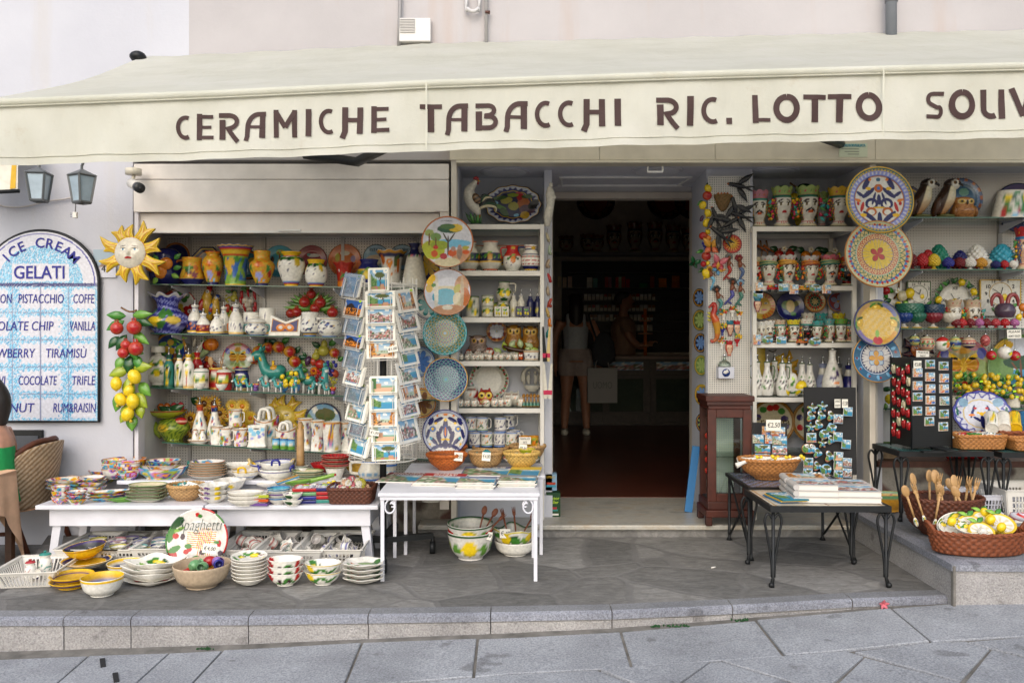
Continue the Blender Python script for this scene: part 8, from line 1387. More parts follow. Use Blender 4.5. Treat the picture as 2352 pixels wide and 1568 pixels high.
tu([(0,0,0),(0,0,.04),(0,0,.22),(0,0,.23),(0,0,.245),(0,0,.27)],[.026,.024,.022,.011,.019,.008],JD,16);tag(m.bd('rolling_pin',WOD,None,pos(690,5.10,T2+.075)),'wooden rolling pin standing upright in a white lemon holder','rolling pin')
bo('white lemon painted holder under the rolling pin',692,5.10,T2+.001,54,26,pa(UZ,[(.9,1,dg)],lem(-.3,.5,.4)),JO,[(0,0),(1,0),(1,.1),(.7,.8),(.66,1),(.55,1),(.5,.5),(0,.4)],name='holder',cat='holder')
def scal(n,a=.05):return lambda th,t:(1+a*CO(n*th)*CLP(t*2,0,1),0)
for k in RG(4):bo('green scalloped asparagus plate, %s of four under the rolling pin'%ORD[3-k],708,5.01,T2+.001+k*4.6*5.01/W,70,8,JA if k%2 else KC,inn(fp(KC,[(.85,1.1,VR)],(),fleaf(0,.1,.5,.1,lgn)+fleaf(0,-.2,.5,.1,gn))),'plt',name='plate',cat='plate',gp_='asparagus plates',wob=scal(10,.04),n=60,sy=.75)
rf=inn(fp(QD,[(.9,1.1,UF)],[('ray',.1,.95,22,VY,None)]))
for k in RG(3):bo('red fluted bowl, %s of stack of three on a white foot'%ORD[2-k],772,5.04,T2+.001+(24+k*9)*5.04/W,70,12,pa(ZC,[(.6,1,QD)]),rf,'bowl',gp_='red fluted bowls',wob=scal(22,.03),n=88,sy=.8)
bo('white foot bowl under the red fluted stack',770,5.04,T2+.001,48,25,wh,wh,[(0,0),(.6,0),(.62,.05),(.95,1),(.9,1),(0,.9)])
bo('wide red fluted bowl at the left behind the stack',752,5.14,T2+.001+10*5.1/W,76,20,QD,rf,'bowl',wob=scal(22,.03),n=88,sy=.7)
bo('yellow fluted dish behind the rack pole',838,5.14,T2+.001,90,26,QA,inn(fp(QA,[],[('ray',.1,.95,18,UX,None)])),'bowl',wob=scal(18,.03),n=72,sy=.6)
wr('rooster_pot','blue and cream majolica gravy pot with wavy handle, left of the pole','pot',853,5.03,T2+.001,62,42,[(0,0),(.7,0),(.8,.06),(.98,.4),(.8,.75),(.7,1),(.6,1),(.5,.6),(0,.3)],pa(JO,[(0,.06,bu),(.9,1,bu),(.5,.56,VX)],[(a,.35,.2,.1,VX)for a in LS(-1.5,1.5,7)]),KC,[(-1.5,.3,.95,.6,.12,JO)])
wr('rooster_pot','blue and cream majolica pot, right of the pole','pot',890,5.06,T2+.001,58,34,[(0,0),(1,0),(1,.1),(.8,.25),(.7,.6),(.8,1),(.7,1),(.5,.6),(0,.3)],pa(JO,[(0,.06,bu),(.9,1,bu)],[(a,.5,.2,.1,VX)for a in LS(-1.5,1.5,7)]),KC)
GP='polka dot ware on the left table';z1=T1+.001
for x,v,w,h,n,dzs,lb,sd,pr in((139,1156,42,16,3,12,'small polka dot bowl',50,'deep'),(176,1157,44,12,3,9,'polka dot heart dish',60,'dish'),(212,1130,64,14,3,11,'square polka dot bowl',70,'bowl'),(156,1128,92,13,3,8,'wavy square polka dot plate',80,'dish'),(240,1108,72,16,2,12,'deep polka dot dish at the back',90,'bowl')):
 Y=FY(v,T1)
 for k in RG(n):bo('%s, %s of its stack of %s'%(lb,ORD[n-1-k],('two','three')[n-2]),x,Y,z1+k*dzs*Y/W,w,h,PBW(sd+k),pin(sd+k),pr,gp_=GP,sy=.7,wob=(lambda th,t:((AB(SN(th))**5+AB(CO(th))**5)**(-.2)*.9,.12*CO(4*th)*CLP(t-.5,0,1)))if sd in(80,70)else None)
Y=FY(1118,T1);bo('long wavy polka dot tray across the back of the left table',200,Y+.03,z1+.02,96,12,PBW(99),pin(99),'dish',sy=.35,wob=lambda th,t:(1,.5*CLP(t-.4,0,1)*CO(3*th)))
for k in RG(3):Y=FY(1150,T1);bo('long oval polka dot platter, %s of three lying aslant'%ORD[2-k],250,Y,z1+k*7*Y/W,92,9,PBW(110+k),pin(110+k),'plt',rot=(0,0,.45),sy=.36,gp_='oval polka dot platters',name='platter',cat='platter')
for k in RG(2):Y=FY(1150-8*k,T1)-.02;bo('green courgette shaped spoon dish, %s of two'%ORD[1-k],290,Y,z1+k*8*Y/W,78,9,QH,inn(fp(lgn,[(.85,1.1,gn)],(),[(-.85,-.3,.2,.3,rd),(.2,.1,.5,.3,VM)])),'plt',rot=(0,0,.5),sy=.30,name='spoon_rest',cat='spoon rest')
og=inn(fp(KC,[(.90,1.1,UM)],(),fleaf(-.3,.3,.4,.3,lgn)+fleaf(.1,.1,.4,-.4,gn)+fleaf(.3,-.2,.35,.3,lgn)+[(-.5,.1,.12,.12,yl),(.3,.3,.12,.12,oj),(-.1,-.3,.12,.1,yl),(.5,.05,.1,.1,yl)]))
for k in RG(5):Y=FY(1150,T1);bo('green rimmed %s plate with olives, %s of the stack'%('round' if k>2 else 'square',ORD[4-k]),340,Y,z1+k*7.2*Y/W,88 if k>2 else 92,10,pa(JO,[(.7,1,ZN)]),og,'plt',gp_='green rimmed olive plates',name='plate',cat='plate',sy=.72,wob=None if k>2 else(lambda th,t:((AB(SN(th))**7+AB(CO(th))**7)**(-1/7.)*.93,0)))
Y=FY(1098,T1);bo('long polka dot platter at the back of the left table',350,Y,z1+.01,130,10,PBW(130),pin(130),'plt',sy=.25,name='platter',cat='platter',rot=(0,0,.12))
def scatter(base_label,cx,cy,z,rx,ry,n,make,seed):
 g=RD(seed)
 for k in RG(n):
  a=g.un(0,6.28);q=sqrt(g.random());make(k,(cx+rx*q*cos(a),cy+ry*q*sin(a),z+g.un(0,.02)*(1-q)),g)
Y=FY(1146,T1);bk_t('wicker_basket','round wicker basket with tiny turquoise donkeys on the left table',427,Y-.02,z1,82,34,JD,'deep',.85,22)
Yb=Y;ct_('white price slip reading 6,00 in the donkey basket','6,00',(X_(437,Yb-.05),Yb-.05,Z_(1128,Yb-.05)),.07,.05,(-.3,.3,0))
def mkfig(k,p,g):tu([p,(p[0]+g.un(-.03,.03),p[1]+g.un(-.02,.02),p[2]+.01),(p[0]+g.un(-.03,.03),p[1],p[2]+.02)],[.006,.008,.004],VO*g.un(.7,1.3),6,3);bl_((p[0],p[1],p[2]+.012),.008,wh*.9,6);tag(m.bd('tiny_donkey',GLZ),'tiny turquoise donkey figure in the round natural basket','figurine','tiny donkeys in the wicker basket')
scatter('',X_(427,Yb),Yb-.02,z1+.062,.07,.055,22,mkfig,5)
for x,v,lb in((408,1095,'turquoise donkey behind the basket, left'),(422,1092,'turquoise donkey behind the basket, middle'),(470,1098,'dark teal donkey resting on the plates, left one'),(490,1090,'dark teal donkey resting on the plates, right one')):dk_(lb,x,FY(v+10,T1),z1+.035,30,32,1 if x>415 else-1,ZK if x<450 else UT)
fw=lambda sd:inn(fp(UZ,[],(),[q for k in RG(5)for q in[(RD(sd+k).uniform(-.6,.6),RD(sd*3+k).uniform(-.6,.6),.2,.16,[gn,lm,rd,PUR,lgn][k])]]))
for k in RG(3):Y=FY(1152,T1);bo('scalloped white fruit bowl, %s of the stack by the donkey basket'%ORD[2-k],492,Y,z1+k*11*Y/W,66,18,pa(wh,(),[(-.8,.7,.25,.2,rd),(-.2,.75,.3,.16,PUR),(.6,.7,.25,.2,lm)]),fw(3),'bowl',gp_='scalloped fruit bowls',wob=scal(10,.05),n=60)
Y=FY(1128,T1);bo('white fruit bowl with cherries behind the scalloped stack',528,Y,z1,72,26,pa(wh,(),[(-.3,.6,.2,.2,rd),(.4,.6,.2,.2,lm)]),fw(9),'bowl',wob=scal(9,.04),n=54)
bo('white plate with a lemon branch at the back of the middle',566,FY(1112,T1),z1+.01,78,12,wh,fw(11),'plt',name='plate',cat='plate')
ov=lambda q:inn(fp(UZ,[(.96,1.1,ZC)],(),q))
for k in RG(3):Y=FY(1160,T1);bo('plain white oval dish with a green sprig, %s of three in front'%ORD[2-k],565,Y,z1+k*9*Y/W,82,14,wh,ov([(-.4,.2,.22,.3,dg)]),'dish',gp_='white oval dishes in front',sy=.55,rot=(0,0,.1),name='dish',cat='dish')
for k,(c,lb)in EN(((PUR,'purple edged wavy tile lying at the bottom'),(KW,'orange edged wavy tile in the middle'),(ZR,'lime edged wavy tile on top'))):
 Y=FY(1158,T1);bq((0,0,.008),(.12,.10,.014),c);bq((0,0,.0155),(.09,.07,.002),wh);tag(m.bd('trivet_tile',GLZ,None,pos(596,Y,z1+k*.022),(0,0,.05*(k-1)),sm=0),lb+' of the tile stack','tile','wavy edged tiles')
lc=inn(fp(QJ,[(.9,1.1,ZH)],(),[(-.3,0,.35,.3,oj),(.3,-.1,.35,.3,oj),(0,.4,.5,.2,gn),(-.5,.3,.3,.15,lgn)]))
for k,(c,lb)in EN(((ZY,'blue rimmed round dish, bottom of the orange fruit dishes'),(PUR,'violet rimmed round dish, middle of the orange fruit dishes'),(VE,'turquoise round dish with oranges on top of the stack'))):Y=FY(1156,T1);bo(lb,640,Y,z1+k*10*Y/W,54,16,pa(wh,[(.7,1,c)]),lc,'bowl',wob=scal(8,.03))
Y=FY(1115,T1);bo('lime rimmed oval plate behind the orange fruit dishes',632,Y+.02,z1+.02,80,10,wh,inn(fp(JO,[(.85,1.1,US)])),'plt',name='plate',cat='plate',sy=.6)
bq((0,0,0),(.13,.05,.008),VE,(0,-.25,0));
for k in(-1,0,1):bq((0,k*.014,.003),(.126,.008,.006),(QA,ZU,QA)[k+1],(0,-.25,0))
tag(m.bd('striped_tile',GLZ,None,pos(660,FY(1135,T1),z1+.085),(0,0,.5),sm=0),'blue and yellow striped tile on the orange fruit dishes','tile')
for k,(x,v,L,c,lb)in EN(((648,1112,120,wh,'plain white ladle rest behind, lower of two'),(660,1106,120,wh,'plain white ladle rest behind, upper of two'),(712,1116,116,lgn,'long green asparagus spoon rest'),(735,1126,110,wh,'long white spoon rest with lemons'),(690,1136,72,wh,'short white spoon rest with a green fig'))):
 Y=FY(v+12,T1);s=Y/W;L_=L*s;t=th_g('spoon_rest',lb,'spoon rest',pos(x,Y,z1+.03+.008*(k%3)),'ceramic spoon rests',(0,-.10,.12));gz('bowl',t,la,PRO['dish'],L_*.26,.022,pa(c,[(.85,1,gn)]if k>1 else[]),inn(fp(c,[],(),(flem(0,0,.3)if k in(3,4)else[]))),36,3,.6,None,(-L_*.22,0,0))
 gz('handle',t,tu,[(-L_*.02,0,.014),(L_*.2,0,.022),(L_*.46,0,.034),(L_*.5,0,.03)],[.016,.012,.012,.008],c,8,3,.6)
 if k==2:fr_t('cherry',(0,0,0),.008);m.bd('tip',GLZ,t,(L_*.5,0,.034))
 if k in(3,):[gz('lemon',t,bl_,(L_*.1*q,-.012,.03+.004*q),(.014,.008,.010),lm,8)for q in RG(4)]
for k in RG(2):Y=FY(1160,T1);bo('white leaf painted ladle dish, %s of two by the egg trays'%ORD[1-k],672,Y,z1+k*14*Y/W,46,14,pa(wh,(),[(-.3,.5,.5,.3,dg)]),inn(fp(wh,[],(),fleaf(0,0,.5,.8))),'dish',sy=.8,name='dish',cat='dish')
def tray(lb_,x,Y,z,w,d,c,g,top=False,rot=0):
 s=Y/W;t=th_g('relief_tray',lb_,'tray',pos(x,Y,z),g,(0,0,rot));W2,D2=w*s/2,d/2;bw(-W2,W2,-D2,D2,0,.014,wh);m.bd('dish',GLZ,t,sm=0,bevel=.004)
 for q in((-W2,W2,-D2-.006,-D2+.006),(-W2,W2,D2-.006,D2+.006),(-W2-.006,-W2+.006,-D2+.006,D2-.006),(W2-.006,W2+.006,-D2+.006,D2-.006)):bw(q[0],q[1],q[2],q[3],.002,.020,c)
 m.bd('rim',GLZ,t,sm=0,bevel=.004)
 if top:
  [bl_(((i-1)*W2*.55,(j-1)*D2*.55,.014),(W2*.24,D2*.24,.008),VQ,8)for i in RG(3)for j in RG(3)];m.gz('egg_cups',t);sh_t(.03,.02,LIM,2,2,.001);m.bd('price_sticker',PAP,t,(0,0,.024),(-pi/2,0,0),sm=0)
Y=FY(1152,T1)
for k,c in EN((ZQ,UK,UA,QD)):tray('%s edged relief tray, %s of the left tray stack'%(('navy','blue','green','red')[k],ORD[3-k]),703,Y,z1+k*.022,52,.13,c,'relief trays',k==3,.12)
for k,c in EN((ZK,QD,UF,ZQ)):tray('%s edged relief tray, %s of the right tray stack'%(('teal','red','crimson','navy')[k],ORD[3-k]),745,Y+.02,z1+k*.022,52,.13,c,'relief trays',k==3,.12)
Y=FY(1150,T1)
PRO['tray']=[(0,0),(.88,0),(.90,.06),(.96,.5),(1,1),(.97,1)]
bk_t('wicker_tray','dark brown rectangular wicker tray full of shell shaped magnets',810,Y-.01,z1,104,34,JU,'tray',.8,34,square=True,rows=7)
def mksh(k,p,g):
 c=g.choice([QS,JO,QI,KC,UZ,US]);r_=g.un(.018,.028)
 la([(0,0),(.7,.1),(1,.5),(.8,.9),(0,1)],r_,r_*.7,lambda th,tt:mixv(c,c*.6,(SN(th*9)*.5+.5)[:,None]),n=24,sub=2,wob=lambda th,tt:(1+.08*CO(9*th),0));tag(m.bd('shell_magnet',GLZ,None,p,(g.un(.6,1.5),g.un(-.5,.5),g.un(-1,1))),'small shell magnet in the heap in the brown wicker tray','magnet','shell magnets in the brown tray')
scatter('',X_(812,Y),Y,z1+.06,.10,.075,46,mksh,9);scatter('',X_(812,Y),Y+.03,z1+.095,.07,.045,22,mksh,19)
cb='white plastic crates under the left tables'
for x,Y,w,d,h,lb in((240,4.62,.34,.40,.105,'flat white plastic crate of little bowls at the far left under the table'),(322,4.62,.33,.40,.105,'white plastic crate of small bowls by the spaghetti plate'),(400,4.60,.30,.40,.115,'white plastic crate behind the spaghetti plate'),(598,4.58,.34,.42,.115,'white plastic crate of red ceramics right of the spaghetti plate'),(682,4.55,.36,.42,.115,'white plastic crate of cups in the middle under the right table'),(772,4.57,.35,.42,.12,'white plastic crate of blue cups nearest the table leg')):cr_(lb,X_(x,Y),Y,.003,w,d,h,gp_=cb)
cr_('white slotted plastic crate with two small jars at the very left',X_(84,4.23),4.24,.003,.30,.33,.08,gp_=cb,slots='v',rot=.12)
def sb(x,Y,z,w,c,lb,k,grp):bo(lb,x,Y,z,w,12,pa(wh,[(.4,.6,c),(.85,1,c)]),inn(fp(wh,[(.9,1.1,c),(.62,.72,c),(.3,.4,UO)],[('ray',.4,.62,14,c,None)])),'bowl',n=28,sub=3,gp_=grp)
g=RD(2);CB=[VK,KZ,ZD,US,ZQ,JW]
for k in RG(26):
 cx=240 if k<13 else 335;i=k%13;x=cx-36+(i%4)*22+g.un(-3,3);Y=4.50+.075*(i//4)+g.un(-.01,.01);sb(x,Y,.07+.014*(i%2),38,CB[k%6],'small striped bowl in the %s crate under the table'%('flat' if k<13 else 'middle'),k,'small striped bowls in the flat crate' if k<13 else 'small striped bowls in the middle crate')
for cx,Yc,cs,lb,n in((598,4.66,[rd,ZP,wh,gn],'small red and white painted cup heaped in the crate right of the spaghetti plate',18),(682,4.58,[VC,JJ,VV,wh],'small patterned cup heaped in the middle crate',16),(772,4.60,[JB,VK,wh,QY],'small blue patterned cup heaped in the crate nearest the table leg',14),(400,4.68,[te,VK,wh,PNK],'small teal and violet cup in the crate behind the spaghetti plate',10)):
 for k in RG(n):
  c=cs[k%len(cs)];x=X_(cx,Yc)+g.un(-.11,.11);y=Yc+g.un(-.11,.12);la(PRO['mug'],.030,.05,pa(wh,[(.1,.25,c),(.6,.95,c)],majol(k,c,8)),UD,20,2);tag(m.bd('small_cup',GLZ,None,(x,y,.035+.06*g.random()),(g.un(.8,2.3),0,g.un(-3,3))),lb,'cup',lb.split(' heaped')[0].split(' in the')[0]+'s')
wr('lidded_jar','small pink lidded jar in the slotted crate','jar',70,4.20,.01,26,42,'jar',pa(wh,(),majol(5,UJ,20)),None,lid=UJ,n=28);wr('lidded_jar','small teal lidded jar in the slotted crate','jar',104,4.25,.01,30,54,'jar',pa(wh,(),majol(6,ZK,24)),None,lid=ZK,n=28);bo('small violet bowl in the slotted crate',88,4.2,.03,24,14,JP,wh,rot=(.8,0,0),n=24)
ss=[(-.85,.25,.12,.35,gn,-.2),(-.7,.55,.25,.15,dg,.7),(-.05,.80,.08,.07,rd),(.03,.76,.08,.06,gn),(-.62,.33,.18,.06,lgn,.5),(-.72,.12,.10,.09,rd),(-.5,.10,.08,.1,JN),(-.78,-.55,.17,.28,rd,.2),(-.72,-.3,.2,.10,gn,.5),(-.35,-.38,.09,.08,rd),(-.25,-.30,.09,.08,rd),(-.3,-.2,.12,.08,gn),(-.35,-.72,.09,.09,QL),(.02,-.85,.32,.16,QD),(0,-.62,.16,.12,gn),(.18,-.4,.1,.08,JN),(.35,-.35,.16,.05,gn,.4),(.72,-.12,.08,.11,rd),(.62,-.08,.1,.05,gn),(.8,-.42,.1,.09,JN),(.5,-.78,.2,.08,gn),(.70,-.6,.15,.06,gn,.6)]
noo=lambda x,z,r,th,C:WH(((SN(z*95+x*6)>.2)&(AB(z-.0)<.26)&(AB(x-.12)<.48)|(SN(x*95-z*12)>.3)&(AB(x-.22)<.24)&(AB(z+.08)<.46))[:,None],WH((SN(x*40+z*30)>.3)[:,None],KW,QA),C)
pl=pl_('large plate lettered spaghetti with tomatoes and a pasta nest, on the crates',454,1239,4.36,70,fp(UZ,[(.95,1.1,wh)],(),ss,noo),nt=190,nr=60,tilt=.22)
tt_('Spaghetti',.088,(.01,-.016,.075),UW,.0006,shear=.25,width=.23,bold=-.0015);m.bd('lettering',PAP,pl);
for a0,a1,c in((.1,.55,rd),(1.05,2.0,rd),(4.3,4.9,gn),(.6,1.0,gn),(2.2,3.0,VP)):tu([(.1605*sin(a),-.013,.1605*cos(a))for a in LS(a0,a1,14)],.005,c,6)
m.bd('painted_rim',GLZ,pl)
yb=lambda:pa(yl,[(0,.2,UX),(.9,1,UX)]);
def gb(lb,x,v,w,h,oc,ic,pr='bowl',dz=0,rot=(0,0,0),**k):Y=FY(v)+w*.42*4.0/W;return bo(lb,x,Y,.003+dz*Y/W,w,h,oc,ic,pr,rot=rot,**k)
pt=inn(fp(QA,[(.93,1.1,yl),(.80,.86,VK),(.6,.64,ZY)],[('ray',.3,.8,26,UX,None)],[(0,0,.3,.2,VE),(-.1,0,.12,.1,gn),(.12,0,.08,.08,rd)]))
gb('yellow rimmed white bowl with blue line standing foremost on the terrace',235,1378,92,40,pa(wh,[(.38,.43,QN),(.88,1,yl)]),pt,'deep')
for k in RG(2):gb('yellow plate with purple ring, %s of two lying left of the foremost bowl'%ORD[1-k],165,1360,94,16,pa(yl,[(.6,.75,VH)]),inn(fp(QA,[(.9,1.1,yl),(.75,.82,VH)])),'dish',dz=k*12,gp_='yellow plates with purple ring')
gpk=inn(fp(ZF,[(.9,1.1,JP)],(),[(a,b,.13,.13,ZX)for a,b in((-.5,.1),(-.25,.25),(.05,.3),(.3,.2),(.55,.25),(-.4,-.2),(-.1,-.1),(.2,-.05),(.5,-.1))]+[(.1,-.4,.3,.15,oj),(-.6,-.45,.3,.2,UM)]))
gb('white plate under the yellow grape bowl',198,1332,108,14,pa(wh,[(.8,1,yl)]),inn(fp(yl,[(.8,.9,nv)])),'dish',dz=20);gb('yellow bowl painted inside with purple grapes, on top of a plate',198,1322,90,26,yb(),gpk,'bowl',dz=32,rot=(.06,-.1,0))
gb('white bowl with yellow rim and navy pattern behind the lemon dish',290,1336,84,34,pa(wh,[(.9,1,yl)]),inn(fp(JO,[(.92,1.1,yl),(.7,.82,nv)],(),[(-.2,0,.25,.2,gn),(.3,.1,.2,.2,yl),(0,-.4,.3,.15,nv)])),'bowl')
sqw=lambda th,t:((AB(SN(th+.5))**7+AB(CO(th+.5))**7)**(-1/7.)*.92,.25*CO(4*(th+.5))*-1*CLP(t-.4,0,1))
li=inn(fp(wh,[],(),flem(-.05,.5,.3)+flem(.4,.0,.32,lm,.3)+fleaf(-.4,.1,.3,.4)+fleaf(-.3,.45,.25,-.3)+[(-.6,.2,.14,.1,lgn),(.1,-.3,.2,.1,gn,.4)]))
for k,(w,dz,ic,lb)in EN(((112,0,inn(fp(wh,[],(),[(-.4,.1,.3,.2,rd),(.3,.2,.3,.15,rd)])),'flat square white dish with red tomatoes, lowest under the lemon dish'),(118,8,wh,'square white bowl between the flat dish and lemon dish'),(124,19,li,'square white bowl with leaves just under the lemon dish'),(118,32,li,'square white dish with lemons and curled corners, topmost'))):gb(lb,345+4*k,1352,w,20 if k else 10,wh,ic,'dish',dz=dz,wob=sqw,n=64,sy=.75)
gb('large beige bowl filled with small painted pots and fruit',464,1362,128,50,ZC,ZC,'deep')
Yc=FY(1362)+128*.42*4/W
def mkp(k,p,g):c=g.choice([UX,rd,ZU,KL]);bl_(p,(.022,.020,.018),lambda th,tt:WH((AB(tt-.5)<.12)[:,None],UW,c),10,(g.un(0,3),0,g.un(0,3)));tag(m.bd('painted_fruit',GLZ),'small glossy painted fruit in the beige bowl','ornament','painted fruits in the beige bowl')
scatter('',X_(464,Yc),Yc,.070,.105,.09,34,mkp,3)
for du,dy,c,lb,rz_ in((-16,-.06,UA,'small pale green pot in the beige bowl, left',1.3),(14,-.05,UA,'small pale green jug in the beige bowl, right',-1.2),(38,.0,UK,'small dark blue jug in the beige bowl',-.9),(24,.04,VB,'small lilac jug in the beige bowl',-.5),(0,.03,UF,'small red jug in the beige bowl',.4)):
 la(PRO['jug'],.026,.065,pa(c,[(.8,.86,c*.5)]),c*.5,24,3);rg_(.026,.065,PRO['jug'],1.57,.3,.85,.014,.004,c);tag(m.bd('small_jug',GLZ,None,(X_(464+du,Yc),Yc+dy,.112),(.3,1.35,rz_)),lb,'jug')
ct_('white price card reading €4,00 stuck in the beige bowl','€4,00',(X_(478,Yc+.05),Yc+.06,.15),.07,.045,(-.2,.1,0))
lp=inn(fp(UZ,[(.95,1.1,wh)],(),flem(.1,.6,.26)+flem(-.5,.35,.18,VP,.4)+[(-.7,-.1,.2,.14,gn),(.7,.1,.16,.14,VP),(.55,.55,.3,.03,BRN,-.5),(-.4,.65,.2,.08,gn)]))
for k in RG(7):gb('round white plate with lemons, %s of stack of seven'%ORD[6-k]if k<6 else 'round white plate with a big lemon, topmost of stack of seven',573,1352,82-(6 if k==0 else 0),14,wh,lp if k==6 else wh,'plt',dz=3+k*8.2,rot=(.10 if k==6 else .02,0,0),gp_='stack of seven lemon plates',name='plate',cat='plate',sy=.85)
ol=lambda sd:pa(wh,(),[(-1.0,.7,.35,.35,QD),(-.2,.45,.16,.2,JN),(.5,.5,.14,.2,JN)]+[(a,b,.25,.10,gn,r)for a,b,r in((.1,.3,.5),(.8,.4,-.5),(-.4,.25,-.6),(.3,.65,.3))]+[(1.0,.75,.2,.3,rd)])
oi=inn(fp(wh,[],(),[(.1,.4,.4,.3,VN),(.2,.45,.15,.25,gn),(-.7,.2,.25,.3,rd),(-.35,.45,.12,.12,JN),(.75,.2,.2,.25,rd)]))
for k in RG(3):gb('white oval bowl with olives and tomatoes, %s of three'%ORD[2-k],655,1354,82,30,ol(k),oi,'bowl',dz=k*15,sy=.7,gp_='olive painted oval bowls')
ll=pa(wh,[(.93,1,KL)],lem(-.75,.6,.5)[3:]+[(a,b,.3,.14,gn,r)for a,b,r in((-.3,.5,.5),(.2,.6,-.5),(.6,.4,.4),(-.6,.3,-.4),(.9,.6,.7))])
for k in RG(2):gb('white oval bowl with lemon leaves, %s of two'%ORD[1-k],742,1352,84,30,ll,inn(fp(wh,[],(),flem(-.4,.4,.35)+fleaf(.2,.3,.4,.3)+fleaf(.4,-.1,.4,-.5))),'bowl',dz=k*19,sy=.75,gp_='lemon leaf oval bowls')
ca=inn(fp(UZ,[],(),[(.05,.3,.4,.25,VR),(.6,.35,.25,.3,JM),(-.5,-.1,.35,.14,QO),(-.6,.25,.1,.06,ZU),(.6,.0,.1,.06,ZU),(-.2,-.15,.1,.05,rd)]))
for k in RG(4):gb('white cactus painted plate with lobed rim, %s of four'%ORD[3-k],836,1348,94,12,wh,ca,'plt',dz=2+k*11,wob=scal(6,.07),n=72,sy=.85,gp_='lobed cactus plates',name='plate',cat='plate')
def it_(lb_,x0,x1,y0,y1,zt,c,scroll=True):
 t=th_g('iron_table',lb_,'table',((x0+x1)/2,(y0+y1)/2,0));w,d=(x1-x0)/2,(y1-y0)/2;bw(-w,w,-d,d,zt-.018,zt,c);m.bd('tabletop',STL,t,sm=0,bevel=.004);bw(-w+.01,w-.01,-d+.008,-d+.02,zt-.036,zt-.0185,c);bw(-w+.01,w-.01,d-.02,d-.008,zt-.036,zt-.0185,c);m.gq('rail',STL,t)
 for sx in(-1,1):
  for sy in(-1,1):gq('leg',STL,t,bw,sx*(w-.022)-.009,sx*(w-.022)+.009,sy*(d-.022)-.009,sy*(d-.022)+.009,0,zt-.0185,c)
  if scroll:q=[(sx*(w-.035-.028*(1-cos(a))*.9-.0),-d+.02,zt-.075-.035*sin(a)*(1-.08*a))for a in LS(-1.5,4.6,26)];tu(q,.005,c,6);q=[(sx*(w-.075+.012*cos(a)),-d+.02,zt-.060+.014*sin(a))for a in LS(0,5.4,16)];tu(q,.004,c,6);m.bd('scroll',STL,t)
 return t
T3=.452
it_('white iron table before the jug shelves carrying magazines',X_(868,4.22),X_(1240,4.22),4.21,4.70,T3,TW);it_('white iron table behind carrying the wicker baskets',X_(922,4.72),X_(1252,4.72),4.72,5.18,T3+.004,TW,False)
def mag_(lb_,u,v,w,d,kind,sd,title,tc,bc,rot=0,n=1,name='magazine',grp='magazines on the white iron table',thick=.006,z=None,cat='magazine',band=.3):
 z=(T3 if FY(v,T3)<4.7 else T3+.004)+(.009 if 'pale' in lb_ else 0)if z is None else z;Y=FY(v,z)
 for k in RG(n):
  t=th_g(name,lb_ if n==1 else '%s, %s of the pile'%(lb_,ORD[n-1-k]),cat,(X_(u,Y)+.006*((k*7)%3-1),Y+.004*((k*5)%3-1),z+.0015+k*(thick+.0006)),grp,(0,0,rot+.02*((k*3)%3-1)));gq('pages',PAP,t,bw,-w/2,w/2,-d/2,d/2,0,thick,UZ)
  nx,nz=26,30;u_,v_=UV(nx,nz);C=sn(kind,sd)(u_,CLP(v_*.95,0,1));C[v_>1-band]=bc;C[(u_<.02)|(u_>.98)]=bc
  m.add(CS([(u_-.5)*w,(v_-.5)*d,np.full(nx*nz,thick+.0008)]),[(i*nx+j,i*nx+j+1,(i+1)*nx+j+1,(i+1)*nx+j)for i in RG(nz-1)for j in RG(nx-1)],C);m.gq('cover',PAP,t)
  if title and k==n-1:
   ln=title.split('|')
   for i,q in EN(ln):tt_(q,.034,(0,-.0016-thick,d*(.5-band*(i+.6)/len(ln))),tc,.0003,width=w*(.8 if len(q)>6 else .55),bold=.0004)
   for i in RG(len(m.v)):m.v[i]=CS([m.v[i][:,0],m.v[i][:,2],-m.v[i][:,1]])
   m.gq('lettering',PAP,t)
mag_('red headed magazine lettered Costiera Amalfitana at the left corner',930,1098,.24,.30,'coast',101,'COSTIERA|AMALFITANA',wh,ZL,-.12);mag_('magazine lettered Amalfi Coast with blue title strip',1012,1106,.24,.30,'coast',102,'AMALFI|COAST',wh,UF,-.12,3,band=.28)
mag_('wide calendar lettered Amalfi with yellow lemons at the back',1128,1084,.32,.30,'coast',103,'AMALFI|2025',JO,VK,-.02,1,'calendar','calendars on the white iron table',cat='calendar',band=.2);mag_('pale calendar with a yellow lemon border at the right back',1208,1084,.18,.30,'sea',104,None,wh,UO,-.08,1,'calendar','calendars on the white iron table',cat='calendar',band=.35)
mag_('small calendar in film with violet coast picture',1096,1116,.20,.18,'coast',105,None,wh,QF,-.05,5,'calendar','small calendars in a pile, left',cat='calendar');mag_('small calendar in film at the right corner',1190,1112,.20,.18,'coast',106,None,wh,JZ,-.05,5,'calendar','small calendars in a pile, right',cat='calendar')
for u,v,w,h,c,lb,pr in((1026,1070,92,34,QP,'orange brown wicker basket in front with turquoise clips','bowl'),(1028,1052,88,34,QP,'orange brown wicker basket behind its twin','bowl'),(1116,1066,78,34,JD,'flat woven chip basket with price card','deep'),(1128,1050,84,30,JD,'wicker basket of turquoise pomanders','deep'),(1198,1068,82,36,KV,'wicker basket of small white dishes','bowl'),(1212,1052,82,36,JD,'wicker basket behind with green lemon dishes','bowl')):
 Y=FY(v+8,T3+.004);bk_t('wicker_basket',lb,u,Y,T3+.006,w,h,c,pr,.85,24)
